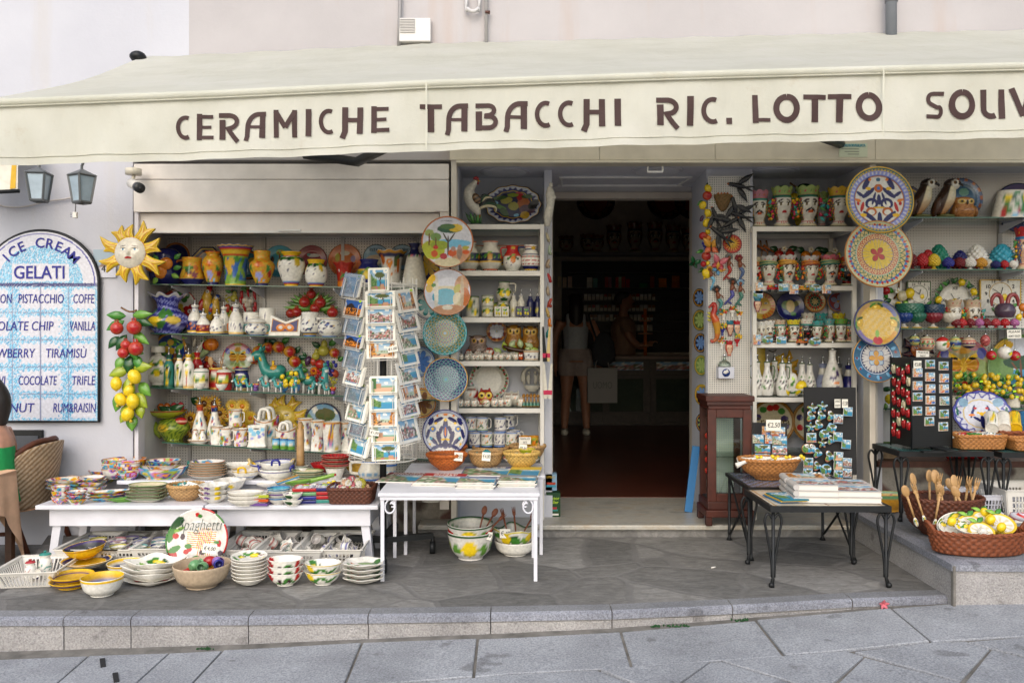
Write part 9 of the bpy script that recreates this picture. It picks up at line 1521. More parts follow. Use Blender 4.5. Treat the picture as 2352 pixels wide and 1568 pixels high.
for u,v,txt,lb in((1052,1058,'€3,00','white price card reading €3,00 in the front orange basket'),(1116,1058,'€4,00','white price card reading €4,00 in the chip basket'),(1200,1042,'€3,00','larger white price card reading €3,00 between the right baskets')):Y=FY(v+26,T3)-.02;ct_(lb,txt,(X_(u,Y),Y,Z_(v,Y)),.05,.058 if u==1200 else .05,(-.25,.08,0))
Y=FY(1076,T3)
for k in RG(5):p=(X_(1005+10*k,Y),Y-.02+.012*(k%2),T3+.05);tu([p,(p[0]+.03,p[1],p[2]+.008)],[.006,.008],QJ,6);tag(m.bd('clip_ornament',GLZ),'turquoise ornament in the front orange basket','ornament','turquoise ornaments in the orange basket')
for k in RG(3):r_=.03;bl_(pos(1090+28*k,Y+.09,T3+.075),r_,lambda th,tt:mixv(KR,UN,(SN(th*8)*SN(tt*22)>.4).astype(float)[:,None]),20);tag(m.bd('pomander',GLZ),'turquoise openwork pomander ball, %s in the wicker basket'%('left','middle','right')[k],'ornament')
for k in RG(5):bo('small white dish with coloured rim, %s in the natural basket'%('leftmost','second from left','middle','fourth from left','rightmost')[k],1172+13*k,Y-.02+.02*(k%2),T3+.052,24,12,wh,inn(fp(wh,[(.9,1.1,[rd,te,gn,bu,te][k])])),rot=(.4,.2*(k-2),0),n=24,gp_='small white dishes in the natural basket')
bo('green and yellow lemon shaped dish in the rear natural basket',1210,Y+.08,T3+.07,40,14,ZR,VP,n=30);
lmo=lambda:pa(UZ,[(.94,1,dg)],[(-.0,.48,.42,.5,US),(-.03,.49,.38,.45,lm),(-.75,.45,.28,.3,QH),(.75,.45,.22,.45,QH,.2),(-1.4,.5,.35,.5,VN),(1.35,.55,.3,.25,gn)])
lmi=inn(fp(JO,[(.95,1.1,dg)],(),flem(-.35,.3,.35)+fleaf(-.8,.1,.25,.3)+fleaf(.2,.1,.3,.3)+flem(.5,-.3,.3)))
Y=4.66;gbz=lambda lb,u,Y,dz,w,h,oc,ic,pr='deep',**k:bo(lb,u,Y,.003+dz*Y/W,w,h,oc,ic,pr,**k)
gbz('large lemon salad bowl at the bottom under the white iron table',1081,Y,0,106,60,lmo(),lmi);gbz('red banded salad bowl between two lemon bowls',1080,Y,24,104,46,pa(wh,[(.84,1,rd)]),lmi);gbz('lemon salad bowl on top with wooden servers',1080,Y,34,106,46,lmo(),lmi,rot=(.05,.0,0))
gbz('plain white shallow bowl under the square lemon bowl',1183,4.74,0,96,32,wh,wh);gbz('square lemon salad bowl with wooden servers on a white bowl',1183,4.74,18,90,40,pa(wh,[(.93,1,VP)],lem(-.6,.6,.6)+[(0,.5,.3,.25,gn),(.6,.5,.3,.25,lgn),(1.0,.7,.35,.3,lm)]),lmi,wob=lambda th,t:((AB(SN(th+.6))**6+AB(CO(th+.6))**6)**(-1/6.)*.9,.10*CO(4*(th+.6))*-CLP(t,0,1)),n=64)
DW=ZZ
for u,k,a,y_ in((1098,'spoon',.25,0),(1106,'spoon',.55,.02),(1112,'fork',.8,.01),(1168,'fork',-.25,0),(1186,'fork',-.1,.02),(1196,'spoon',.55,.01)):wt_('dark wooden %s in the %s, %s'%(k,'round lemon bowl' if u<1140 else 'square lemon bowl',('leaning left' if a<-.2 else 'steep' if abs(a)<.3 else 'slanting' if a<.6 else 'lying flattest')),(X_(u,4.62),(4.60 if u<1140 else 4.68)+y_,.14 if u<1140 else .11),.17,k,(-.2,a,0),'dark wooden salad servers',DW)
ct_('handwritten price card in the square lemon bowl','€ 48',(X_(1160,4.66),4.655,.115),.06,.05,(-.3,0,0));ct_('handwritten price card in the round lemon bowl','€ 58',(X_(1116,4.56),4.57,.13),.055,.045,(-.5,.3,0))
gbz('white oval dish with green fruit on the ledge behind the iron tables',990,5.10,85,78,34,wh,inn(fp(ZI,[],(),[(.2,0,.3,.2,gn),(-.3,.1,.3,.2,rd)])),sy=.6)
SY=5.165;s=SY/W;t=th_g('tiled_sign','arched ice cream board of painted tiles with dark metal rim on the white wall','sign',(X_(93,SY),SY,0));hw=132*s;zb,zs_,zt_=Z_(967,SY),Z_(650,SY),Z_(530,SY)
nx,nz=150,190;u,v=np.meshgrid(LS(-1,1,nx),LS(0,1,nz));u=u.ravel();v=v.ravel()
top=zs_+(zt_-zs_)*np.sqrt(MX(0,1-u*u));zz=zb+v*(top-zb);px=93+132*u;py=HY-(zz-CZ)/s
rg=np.random.RandomState(1);C=TL(VQ,(len(u),1));nzv=rg.rand(len(u));BL=[KX,JK,QQ]
msk=np.zeros(len(u));low=py>655
cx_=WH(px<28,-12,WH(px<158,93,193));hx=WH(px<28,40,WH(px<158,65,35));row=CLP(((py-655)/62.5).astype(int),0,4);cy_=655+62.5*(row+.5)
msk=WH(low,MX(AB(px-cx_)/hx,AB(py-cy_)/31)+.12*SN(px*.5)*SN(py*.4),0);m1=low&(msk>.74)&(nzv<.75)
dd=np.hypot((px-93)/100,(py-650)/88);m2=(~low)&(dd<.98)&~((AB(px-93)<66)&(AB(py-626)<20))&(nzv<.8)
for q,m_ in EN((m1,m2)):k_=rg.randint(0,3,len(u));[C.__setitem__(m_&(k_==i),BL[i])for i in RG(3)]
C[(AB(py-654)<4)]=ZQ;C[(np.hypot((px-93)/132,(py-650)/120)>.93)&(np.hypot((px-93)/132,(py-650)/120)<.955)&~low]=JB
C[low&(np.minimum(AB(px-28),np.minimum(AB(px-93),AB(px-158)))<1)]=QF;C[low&(AB((py-655)%62.5-31.2)>30.4)]=QF
m.add(CS([u*hw,np.zeros(len(u)),zz]),[(i*nx+j,i*nx+j+1,(i+1)*nx+j+1,(i+1)*nx+j)for i in RG(nz-1)for j in RG(nx-1)],C);m.bd('tile_face',GLZ,t,sm=0)
gs('metal_rim',IRN,t,tu,[(-hw,.01,zb),(-hw,.01,zs_)]+[(-hw*cos(a),.01,zs_+(zt_-zs_)*sin(a))for a in LS(.05,pi-.05,40)]+[(hw,.01,zs_),(hw,.01,zb),(-hw,.01,zb)],.012,ZF,8)
TB=UK
for i,ch in EN('ICE CREAM'):
 a=radians(-50+12.4*i);tt_(ch,32*s,(101*s*sin(a),-.003,zs_+97*s*cos(a)-6*s),TB,.0005,bold=.0012,rot=(0,a*.9,0))
tt_('GELATI',42*s,(-2*s,-.003,Z_(627,SY)),TB,.0005,bold=.0012,width=116*s)
for i,(a,b,c)in EN((('LEMON','PISTACCHIO','COFFE'),('CHOCOLATE CHIP',None,'VANILLA'),('STRAWBERRY','TIRAMISÙ',None),('KIWI','COCOLATE','TRIFLE'),('HAZLENUT',None,'RUM&RAISIN'))):
 z=Z_(687+62.5*i,SY)
 for tx,x0,x1 in((a,(-30,-75,-60,-30,-62)[i],(27,122,80,12,78)[i]),(b,(42,0,105,42,0)[i],(146,0,198,130,0)[i]),(c,(168,160,0,165,122)[i],(216,218,0,218,220)[i])):
  if tx:tt_(tx,30*s,(((x0+x1)/2-93)*s,-.003,z),TB,.0005,shear=.12,width=(x1-x0)*s)
m.gq('lettering',PAP,t)
def lantern(x,v,lb_,yaw):
 Y=4.78;s=Y/W;t=th_g('wall_lantern',lb_,'lantern',P(x,v,Y),'street lanterns',(0,0,yaw));r1,r0,h=29*s,19*s,62*s;lg=VT;R4=lambda r:[(r*sin(a),-r*cos(a))for a in np.arange(4)*pi/2+pi/4]
 a,b=R4(r1*.95),R4(r0*.95);m.add([(*q,h)for q in a]+[(*q,0)for q in b],[(i,(i+1)%4,4+(i+1)%4,4+i)for i in RG(4)],JZ);m.bd('frosted_pane',mat_pane,t,sm=0)
 a,b=R4(r1),R4(r0)
 for i in RG(4):tu([(*a[i],h),(*b[i],0)],3*s,lg,4);j=(i+1)%4;tu([(*a[i],h),(*a[j],h)],3.2*s,lg,4);tu([(*b[i],0),(*b[j],0)],3.5*s,lg,4)
 m.gq('frame',STL,t);c=R4(r1*1.15);m.add([(*q,h)for q in c]+[(0,0,h+16*s)],[(0,1,4),(1,2,4),(2,3,4),(3,0,4),(3,2,1,0)],lg);tu([(0,0,h+10*s),(0,0,h+22*s),(6*s,0,h+30*s),(0,0,h+34*s)],3*s,lg,6);m.gq('cap',STL,t)
 gs('bracket',STL,t,tu,[(0,0,h+30*s),(0,.06,h+75*s),(0,.40,h+75*s)],.010,lg,6,3)
mat_pane=mat('frosted_pane',KI,rough=.35,var=(14,.15))
lantern(90,461,'left one of the two grey lanterns above the ice cream board',.1);lantern(188,465,'right one of the two grey lanterns, tilted, with a plug dangling below',-.5)
tu([P(-60,452,5.18),P(10,474,5.18),P(60,474,5.18),P(110,462,5.18),P(160,455,5.18),P(178,440,5.18),P(180,400,5.18)],.006,UD,6,4);tag(m.bd('wall_cable',PLS),'grey cable looping along the wall below the lanterns','cable')
t=th_g('plug','white electric plug dangling from the right lantern','plug',P(173,494,4.8));s=4.8/W;bq((0,0,0),(9*s,.02,14*s),UZ);m.bd('body',PLS,t,sm=0,bevel=.003);gs('cord',PLS,t,tu,[(0,0,6*s),(1*s,0,34*s)],.003,KM,5);[tu([(-4*s,0,k*s),(-11*s,0,k*s)],.0022,JZ,5)for k in(-4,0,4)];m.bd('pins',CHR,t)
t=th_g('security_camera','white bullet security camera with black front under the awning corner','camera',P(322,430,5.0));s=5/W;gs('housing',PLS,t,tu,[(-17*s,-.02,8*s),(14*s,-.09,-7*s)],11*s,UZ,16);tu([(8*s,-.082,-5*s),(19*s,-.112,-10*s)],11.5*s,JY,16);bl_((20*s,-.114,-10.5*s),5*s,QT,8);m.bd('lens_front',PLS,t);tu([(-22*s,.05,34*s),(-22*s,.03,20*s),(-15*s,-.02,10*s)],4*s,JO,8);tu([(-24*s,.05,32*s),(-24*s,.05,46*s)],18*s,JO,18);m.bd('mount',PLS,t)
t=th_g('house_number','small painted house number tile 4 half behind the sun face','sign',P(240,605,5.185));s=5.18/W;sh_t(52*s,64*s,lambda u,v:WH((v<.36)[:,None],VQ,WH(((v<.62)&(SN(u*9)+v*3<1.6))[:,None],UL,KI)),14,16,.006,-32*s);tt_('4',22*s,(-2*s,-.002,-13*s),BLK,.0005);m.gq('tile',PAP,t)
sf_('sun_ornament','big yellow sun with white woman face at the shop corner',301,581,5.05,78,37,17,JO,KL,ZU,seed=21)
wf('pomegranate_bunch','hanging bunch of red pomegranates with long leaves at the shop corner',298,782,5.12,[(-24,-28,15,'pom'),(16,-30,17,'pom'),(-4,10,12,'pom'),(20,18,17,'pom'),(-10,28,13,'pom')],[(-8,-56,-1.5,43,21),(6,-58,1.5,49,21),(10,-50,1.9,47,21),(-12,-46,-2.1,45,21),(8,-20,2.2,49,22),(-8,-14,-2.6,43,21),(0,2,2.7,49,24),(4,20,1.9,32,18),(0,34,3.2,43,27),(14,34,2.7,38,22),(-14,36,3.6,36,22),(-26,-10,3.8,36,19)],(gn,QH,dg),stem=[(-20,-76),(0,-66),(16,-70)])
wf('lemon_bunch','hanging bunch of yellow lemons with light green leaves below the pomegranates',299,902,5.12,[(16,-38,18,'lemon'),(-26,-22,16,'lemon'),(2,-6,14,'lemon'),(-16,14,16,'lemon'),(12,18,18,'lemon'),(0,48,17,'lemon')],[(-4,-54,-1.9,45,25),(6,-58,1.5,47,27),(20,-24,2.4,43,27),(-6,-34,2.9,54,30),(10,0,2.4,47,30),(-20,-2,3.4,47,27),(0,24,3.4,43,30),(20,24,2.9,36,24),(4,50,3.1,38,27),(-8,44,3.6,28,18)],(VN,VN,QH),stem=[(-10,-66),(0,-50)])
t=th_g('meter_box','dark grey metal meter cabinet set in the white wall','cabinet',P(45,1050,5.19));s=5.19/W;bw(-56*s,54*s,-.012,.01,-64*s,63*s,KP);m.bd('frame',IRN,t,sm=0,bevel=.003);bw(-50*s,46*s,-.018,-.012,-58*s,50*s,KP);m.bd('door',STL,t,sm=0,bevel=.002)
t=th_g('side_awning','cream café awning corner with yellow stripe cut by the left edge','awning',P(-40,410,4.9));s=4.9/W;m.add([(-80*s,0,60*s),(82*s,0,70*s),(92*s,-.05,-28*s),(-80*s,-.10,-42*s),(-80*s,.25,90*s),(82*s,.25,95*s)],[(0,1,2,3),(4,5,1,0)],JO);m.gq('fabric',CLT,t);m.add([(70*s,-.004,62*s),(80*s,-.004,62*s),(88*s,-.053,-26*s),(76*s,-.057,-28*s)],[(0,1,2,3)],QA);m.gq('yellow_stripe',CLT,t);gs('front_bar',IRN,t,tu,[(-80*s,-.10,-44*s),(96*s,-.05,-32*s)],.012,VT,8)
def fl_(name,tubes,mt,pr_,vox=.011,blobs=()):
 for pts,r in tubes:tu(pts,r,wh,14,4)
 for c,r in blobs:bl_(c,r,wh,20)
 o=m.bd(name,mt,pr_);q=o.modifiers.new('fuse','REMESH');q.mode='VOXEL';q.voxel_size=vox;q.use_smooth_shade=True
 k=o.modifiers.new('smooth','SMOOTH');k.iterations=6;return o
def flat(n,c,r=.7):return mat(n,H(c),rough=r,var=(30,.12))
SK1=flat('tanned_skin','9a6a50',.5);HR1=flat('dark_hair','1c1512',.5)
def hand(side,w,d=(0,0,-1),k=1.):
 x,y,z=w;T=[([(x,y,z),(x,y-.01*k,z-.05*k),(x,y-.015*k,z-.085*k)],[.026*k,.033*k,.028*k])]
 for i,L in EN((.075,.085,.08,.062)):o=(i-1.5)*.019*k;T.append(([(x+o*.3,y-.012*k+o,z-.08*k),(x+o*.3,y-.02*k+o,z-.08*k-L*.5*k),(x+o*.3-side*.012*k,y-.03*k+o,z-.08*k-L*k)],[.010*k,.0088*k,.0075*k]))
 T.append(([(x,y-.03*k,z-.03*k),(x-side*.01*k,y-.055*k,z-.06*k),(x-side*.012*k,y-.06*k,z-.09*k)],[.013*k,.011*k,.009*k]));return T
wo=th_g('person','woman seen from behind in white top and pale shorts inside the dark shop','person',(X_(1322,9.7),9.7,.084));Hh=1.60
legs=[([(sx*.09,0,.88),(sx*.10,0,.70),(sx*.11,-.01,.48),(sx*.12,.02,.30),(sx*.13,.0,.08)],[.10,.085,.058,.056,.038])for sx in(-1,1)]
arms=[([(-.17,0,1.34),(-.23,.01,1.2),(-.25,.0,1.06),(-.24,.06,.92),(-.23,.09,.84)],[.055,.05,.04,.034,.026]),([(.17,0,1.34),(.24,.01,1.2),(.26,.0,1.06),(.28,.03,.92),(.29,.04,.84)],[.055,.05,.04,.034,.026])]
fl_('body',legs+arms+hand(-1,(-.23,.09,.84))+hand(1,(.29,.04,.84))+[([(0,0,.86),(0,0,1.0),(0,0,1.15),(0,0,1.3),(0,.0,1.38),(0,.01,1.46)],[.15,.13,.135,.15,.08,.055])],SK1,wo,.012,[((0,.02,1.55),(.075,.092,.11)),((0,.12,1.54),(.016,.02,.02)),((-.078,.02,1.55),(.012,.02,.03)),((.078,.02,1.55),(.012,.02,.03))])
fl_('hair',[([(0,-.02,1.62),(0,-.07,1.5),(0,-.085,1.35),(0,-.08,1.2)],[.07,.09,.08,.04])],HR1,wo,.012,[((0,-.01,1.58),(.088,.10,.095))])
fl_('tank_top',[([(0,0,.98),(0,0,1.1),(0,0,1.22),(0,0,1.29)],[.145,.142,.152,.15])]+[([(sx*.09,-.10,1.28),(sx*.09,-.06,1.37),(sx*.09,.02,1.40),(sx*.09,.1,1.3)],[.03,.028,.028,.03])for sx in(-1,1)],flat('white_top','9fa3a6'),wo)
fl_('shorts',[([(sx*.085,0,1.0),(sx*.095,0,.85),(sx*.10,0,.70)],[.10,.118,.105])for sx in(-1,1)]+[([(0,0,1.02),(0,0,.88)],[.15,.16])],flat('pale_shorts','93857e'),wo)
for sx in(-1,1):bl_((sx*.13,.04,.035),(.05,.12,.045),JO,12);m.bd('shoe',CLT,wo)
t=th_g('shoulder_bag','dark shoulder bag on the woman in white top','bag',(X_(1385,9.62),9.60,.92));gs('pouch',CLT,t,bl_,(0,0,.16),(.14,.08,.2),JY,16,None,.12);gs('strap',CLT,t,tu,[(-.08,0,.3),(-.16,.05,.55),(-.14,.1,.6)],.012,QT,6,3)
t=th_g('shopping_bag','white paper shopping bag lettered UOMO held at the woman side','bag',(X_(1384,9.5),9.55,.48));gq('bag',PAP,t,bw,-.17,.17,-.05,.05,0,.40,JZ);gq('lettering',PAP,t,tt_,'UOMO',.11,(0,-.0525,.20),KM,.0006,width=.22);gs('handle',CLT,t,tu,[(-.08,0,.40),(-.05,0,.50),(.05,0,.50),(.08,0,.40)],.004,UD,5,3)
mn=th_g('person','man in beige polo shirt in profile behind the shop counter','person',(X_(1432,11.45),11.45,.084))
fl_('body',[([(0,0,1.42),(0,0,1.5),(.02,0,1.56)],[.07,.06,.06]),([(0,-.2,1.36),(.05,-.25,1.15),(.2,-.25,1.02),(.36,-.22,1.08)],[.06,.055,.045,.032]),([(0,.2,1.36),(.05,.25,1.12),(.2,.22,1.02),(.34,.18,1.06)],[.06,.055,.045,.032])]+[([(sx_,.09*q,.85),(sx_,.1*q,.45),(sx_,.1*q,.03)],[.1,.07,.05])for sx_ in(0,)for q in(-1,1)]+[([(0,0,.85),(0,0,1.2),(0,0,1.4)],[.15,.16,.12])]+[([(.36,-.22+.018*i,1.08),(.41,-.22+.02*i,1.09),(.44,-.22+.02*i,1.07)],[.012,.009,.008])for i in RG(-2,3)]+[([(.34,.18+.018*i,1.06),(.39,.18+.02*i,1.07),(.42,.18+.02*i,1.05)],[.012,.009,.008])for i in RG(-2,3)],SK1,mn,.012,[((.03,0,1.65),(.10,.078,.12)),((.135,0,1.64),(.025,.014,.02)),((.10,0,1.575),(.03,.04,.03)),((.02,-.078,1.65),(.02,.012,.032))])
fl_('polo_shirt',[([(0,0,.82),(0,0,1.1),(0,0,1.32),(0,0,1.43)],[.165,.175,.17,.09]),([(0,-.17,1.37),(.03,-.24,1.2)],[.085,.075]),([(0,.17,1.37),(.03,.24,1.2)],[.085,.075])],flat('beige_polo','8a6a54'),mn);fl_('hair',[([(-.05,0,1.60),(-.06,0,1.68),(-.0,0,1.76)],[.06,.075,.06])],HR1,mn,.012,[((.0,0,1.71),(.10,.082,.075))])
fl_('trousers',[([(0,.09*q,.88),(0,.1*q,.45),(0,.1*q,.06)],[.115,.085,.07])for q in(-1,1)],flat('dark_trousers','2a2a30'),mn)
k=.82;guest=th_g('person','seated person in green dress with bare arm cut by the left edge','person',(X_(-20,4.70),4.70,-.06));q_=lambda L:[tuple(c*k for c in p_)for p_ in L]
SK2=flat('fair_skin','b98a74',.5)
fl_('body',[(q_([(0,0,.48),(0,0,.65),(-.02,0,.85),(-.03,0,.98),(-.05,0,1.08)]),[.13,.11,.13,.09,.045]),(q_([(-.02,-.17,.94),(.0,-.21,.80),(-.02,-.22,.67),(-.16,-.20,.62),(-.27,-.18,.64)]),[.043,.040,.034,.028,.021]),(q_([(-.02,.17,.94),(.0,.21,.80),(-.02,.22,.67),(-.16,.20,.62),(-.27,.18,.64)]),[.043,.040,.034,.028,.021])]+[(q_([(0,.09*g_,.47),(-.25,.1*g_,.48),(-.45,.1*g_,.47),(-.47,.1*g_,.25),(-.46,.1*g_,.05),(-.57,.1*g_,.02)]),[.085,.075,.055,.045,.032,.028])for g_ in(-1,1)]+[(q_([(-.27,y0+.02*i,.64),(-.37,y0+.024*i,.63)]),[.011,.008])for y0 in(-.18,.18)for i in RG(-2,3)],SK2,guest,.011,[(tuple(c*k for c in(-.07,0,1.19)),(.082,.066,.10)),(tuple(c*k for c in(-.17,0,1.18)),(.02,.012,.018)),(tuple(c*k for c in(-.14,0,1.12)),(.025,.03,.02))])
fl_('green_dress',[(q_([(.0,0,.44),(0,0,.60),(-.02,0,.80),(-.03,0,.92)]),[.15,.125,.135,.11]),(q_([(0,-.08,.46),(-.3,-.1,.47)]),[.105,.09]),(q_([(0,.08,.46),(-.3,.1,.47)]),[.105,.09])],flat('green_fabric','0f8a4a',.8),guest);fl_('hair',[(q_([(-.0,0,1.28),(.06,0,1.15),(.07,0,.98)]),[.05,.06,.03])],HR1,guest,.012,[(tuple(c*k for c in(-.045,0,1.22)),(.085,.075,.085))])
for y0 in(-.10,.10):bl_((-.53*k,y0*k,.025),(.09,.035,.028),ZB,12);m.bd('sandal',CLT,guest)
t=th_g('bistro_chair','woven bistro chair with dark wooden armrest at the left edge','chair',(X_(56,4.96),4.96,-.06));wd=JU;nx,nz=26,22
V=[];CC=[]
for j in RG(nz):
 for i in RG(nx):a=-1.15+2.3*i/(nx-1);b=j/(nz-1);V.append((-.05+.24*cos(a)*(1-.0*b)-.05+.06*b,.27*sin(a),.30+b*.38*(1-.25*abs(a/1.15)**3)));CC.append(ZC if(i+j)%2 else VC)
m.add(V,[(j*nx+i,j*nx+i+1,(j+1)*nx+i+1,(j+1)*nx+i)for j in RG(nz-1)for i in RG(nx-1)],CC);o=m.bd('woven_back',WKR,t);o.modifiers.new('thick','SOLIDIFY').thickness=.012
gs('armrest',WOD,t,tu,[(-.42,-.29,.36),(-.30,-.29,.47),(-.10,-.28,.52),(.04,-.24,.60),(.12,-.12,.68),(.15,0,.69),(.12,.12,.68),(.04,.24,.60),(-.10,.28,.52),(-.30,.29,.47),(-.42,.29,.36)],[.02,.02,.02,.02,.018,.018,.018,.02,.02,.02,.02],wd,8,4)
la([(0,0),(.95,0),(1,.3),(1,.8),(.9,1),(0,1)],.27,.05,lambda th,tt:mixv(KD,ZB,(SN(th*30)*SN(tt*40)>0).astype(float)[:,None]),n=48,c=(-.13,0,.29));m.bd('seat',WKR,t)
for x,y,x2 in((.06,-.22,.17),(.06,.22,.17),(-.32,-.24,-.36),(-.32,.24,-.36)):gs('leg',WOD,t,tu,[(x,y,.48 if x>0 else .40),(x,y,.30),(x2,y,0)],[.018,.018,.016],wd,8)
gs('stretcher',WOD,t,tu,[(.09,-.22,.18),(-.33,-.24,.16)],.012,wd,6)
t=th_g('cafe_table','café table under a beige cloth cut by the left edge','table',(X_(-100,4.45),4.45,-.14));w_=90*4.45/W
V=[];n=20
for j in RG(14):
 b=j/13;pass
 for i in RG(n*4):a=2*pi*i/(n*4);qx=max(-1,min(1,1.35*cos(a)));qy=max(-1,min(1,1.35*sin(a)));cr=abs(cos(a)*sin(a))*2;f_=1+.05*b*sin(14*a)+.16*b*cr;V.append((w_*qx*f_,w_*qy*f_,.64-b*(.22+.30*cr**3)))
N4=n*4;m.add(V,[(j*N4+i,j*N4+(i+1)%N4,(j+1)*N4+(i+1)%N4,(j+1)*N4+i)for j in RG(13)for i in RG(N4)]+[tuple(RG(N4))],QS);m.bd('tablecloth',CLT,t)
for sx in(-1,1):
 for sy in(-1,1):gq('leg',WOD,t,bw,sx*w_*.85-.018,sx*w_*.85+.018,sy*w_*.85-.018,sy*w_*.85+.018,0,.62,KQ)
BY=12.48
t=th_g('shop_counter','long dark counter with glass fronted cases inside the shop','counter',(0,0,0));wd=UG;gq('carcass',WOD,t,bw,-.2,3.0,10.78,11.15,.085,.95,UG);bw(-.22,3.02,10.70,11.2,.951,.99,UL);m.bd('worktop',STL,t,sm=0,bevel=.008)
for x in(.0,.66,1.18,1.80,2.4,2.95):bw(x,x+.07,10.735,10.78,.09,.95,wd)
for z in(.09,.22,.70,.76,.92):bw(-.2,3,10.745,10.779,z,z+.04,wd)
m.gq('frame',WOD,t)
for x in(.08,.74,1.27,1.88,2.48):
 gq('glass_pane',GLS,t,bw,x,x+.44,10.755,10.760,.27,.69,wh);sh_t(.44,.11,sn('town',int(x*9)),16,8,.004,.80);m.bd('display_strip',PAP,t,(x+.22,10.752,0),sm=0)
g=RD(5)
t=th_g('cigarette_shelves','dark wall shelves for cigarette packs behind the counter','shelf',(0,BY,0));
for v in(626,660,688,713,735,758):bw(X_(1300,BY),X_(1600,BY),-.16,0,Z_(v+2,BY)-.012,Z_(v+2,BY),QY)
m.gq('board',WOD,t);gq('back_panel',WOD,t,bw,X_(1290,BY),X_(1640,BY),-.02,0,1.0,Z_(600,BY),UQ)
def pack(i,u,v,w,h,c,c2,lb,grp,Y=BY-.12):
 W2,H2=w*Y/W,h*Y/W;bw(-W2/2,W2/2,0,.05,0,H2,c);bw(-W2/2,W2/2,-.002,0,H2*.55,H2,c2);tag(m.bd('pack',GLZ,None,(X_(u,Y),Y,Z_(v+2,BY)+.001),sm=0),lb,'pack',grp)
for r,(v,u0,u1)in EN(((688,1345,1510),(713,1345,1505),(735,1358,1502),(758,1440,1500))):
 u=u0
 while u<u1:pack(0,u,v,7.2,14,JO,g.choice([UD,ZT,UD,KS,UZ]),'cigarette pack on the %s row of the dark wall shelves'%('top','second','third','lowest')[r],'cigarette packs, %s row'%('top','second','third','lowest')[r]);u+=9.2
for u,w,h,c,lb in((1285,9,26,JS,'tan carton'),(1297,9,24,JD,'brown carton'),(1309,10,26,KD,'ochre carton'),(1354,12,24,JO,'cream and navy carton'),(1367,11,22,ZD,'teal striped carton'),(1393,8,24,UF,'red carton'),(1401,7,24,JW,'pink carton'),(1417,7,24,KS,'dark red carton'),(1424,7,25,JA,'pale green carton'),(1432,8,25,JV,'orange carton'),(1442,9,20,UF,'squat red carton'),(1478,18,10,JI,'row of green lighters'),(1498,10,26,UE,'brown tobacco tin'),(1522,18,22,VA,'golden box'),(1552,18,28,QP,'wooden stand of pens')):pack(0,u,660,w,h,c,c*1.15,lb+' on the upper shelf above the cigarette packs',None)
bw(X_(1268,BY),X_(1600,BY),BY-.28,BY,Z_(590,BY),Z_(583,BY),JZ);tag(m.bd('high_shelf',STL,sm=0),'long pale shelf high on the back wall of the shop','shelf')
for k,(u,h,ml)in EN(((1300,36,0),(1350,40,1),(1370,38,0),(1410,60,1),(1458,66,0),(1504,66,1),(1546,60,0),(1582,54,1))):hv_('dim head vase on the high shelf in the shop, %s'%('leftmost','second from left','third from left','fourth from left','fourth from right','third from right','second from right','rightmost')[k],u,BY-.14,Z_(583,BY),44,h,ZC,ZZ,QK,bool(ml),gp_='head vases on the high shelf',simple=True)
for u,lb in((1368,'left'),(1530,'middle'),(1592,'right')):pl_('big copper coloured dish hanging high in the shop, %s'%lb,u,462,BY-.03,44,fp(UE,[(.62,1.1,QG)],[('tri',.65,.9,12,ZT,None)]),hf=lambda r,th:.1*r**3)
t=th_g('tier_stand','orange wooden tier stand on the shop counter','stand',(X_(1482,11.0),11.0,.99));tu([(0,0,0),(0,0,.62)],.022,QP,12)
for z in(.12,.28,.45):tu([(0,0,z),(0,0,z+.02)],.10-.02*(z>.4),KD,20)
m.bd('stand',WOD,t)
def wg_(lb_,x0,x1,y0,y1,z0,zt,tile,edge=.03,hook=False):
 t=th_g('wrought_iron_table',lb_,'table',((x0+x1)/2,(y0+y1)/2,z0));w,d=(x1-x0)/2,(y1-y0)/2;h=zt-z0;c=JY;bw(-w,w,-d,-d+.018,h-edge,h,c);bw(-w,w,d-.018,d,h-edge,h,c);bw(-w,-w+.018,-d+.018,d-.018,h-edge,h,c);bw(w-.018,w,-d+.018,d-.018,h-edge,h,c);m.gq('frame',IRN,t)
 nx,nz=61,45;u,v=UV(nx,nz);m.add(CS([(u-.5)*2*(w-.018),(v-.5)*2*(d-.018),np.full(len(u),h-.002)]),[(i*nx+j,i*nx+j+1,(i+1)*nx+j+1,(i+1)*nx+j)for i in RG(nz-1)for j in RG(nx-1)],tile(u,v));m.bd('tiled_top',GLZ,t,sm=0)
 for sx in(-1,1):
  for sy in(-1,1):
   X,Y_=sx*(w-.02),sy*(d-.02);
   if hook:tu([(X,Y_,h-edge),(X,Y_,.02),(X,Y_,0)],[.009,.009,.02],c,8)
   else:
    tu([(X,Y_,h-edge-.004),(X,Y_,.05),(X+.01*sx,Y_-.01,.0)],[.009,.008,.013],c,8)
    for o in(-1,1):tu([(X+o*.005,Y_,h-edge-.035),(X+o*.026,Y_,h-edge-.010),(X+o*.042,Y_,h-edge-.045),(X+o*.032,Y_,h*.66),(X+o*.010,Y_,h*.34),(X+o*.006,Y_,.12*h)],.0065,c,7,4)
    bl_((X+.012*sx,Y_-.01,.012),.014,c,10)
   m.bd('leg',IRN,t)
  if hook:
   X=sx*(w-.02);tu([(X,-d+.03,h-edge),(X,0,h*.5),(X,d-.06,h*.14),(X,d-.03,h*.10),(X,d-.02,h*.17)],.007,c,7,3);tu([(X,d-.03,h-edge),(X,0,h*.5),(X,-d+.06,h*.14),(X,-d+.03,h*.10),(X,-d+.02,h*.17)],.006,c,7,3);m.bd('brace',IRN,t)
 return t
T4=.406
def tl(u,v):
 C=TL(JO,(len(u),1));C[(AB(v-.5)<.02)|(AB(u-.5)<.012)]=ZB;C[(AB(v-.06)<.012)|(AB(v-.94)<.012)|(AB(u-.04)<.008)|(AB(u-.96)<.008)]=JD;return C
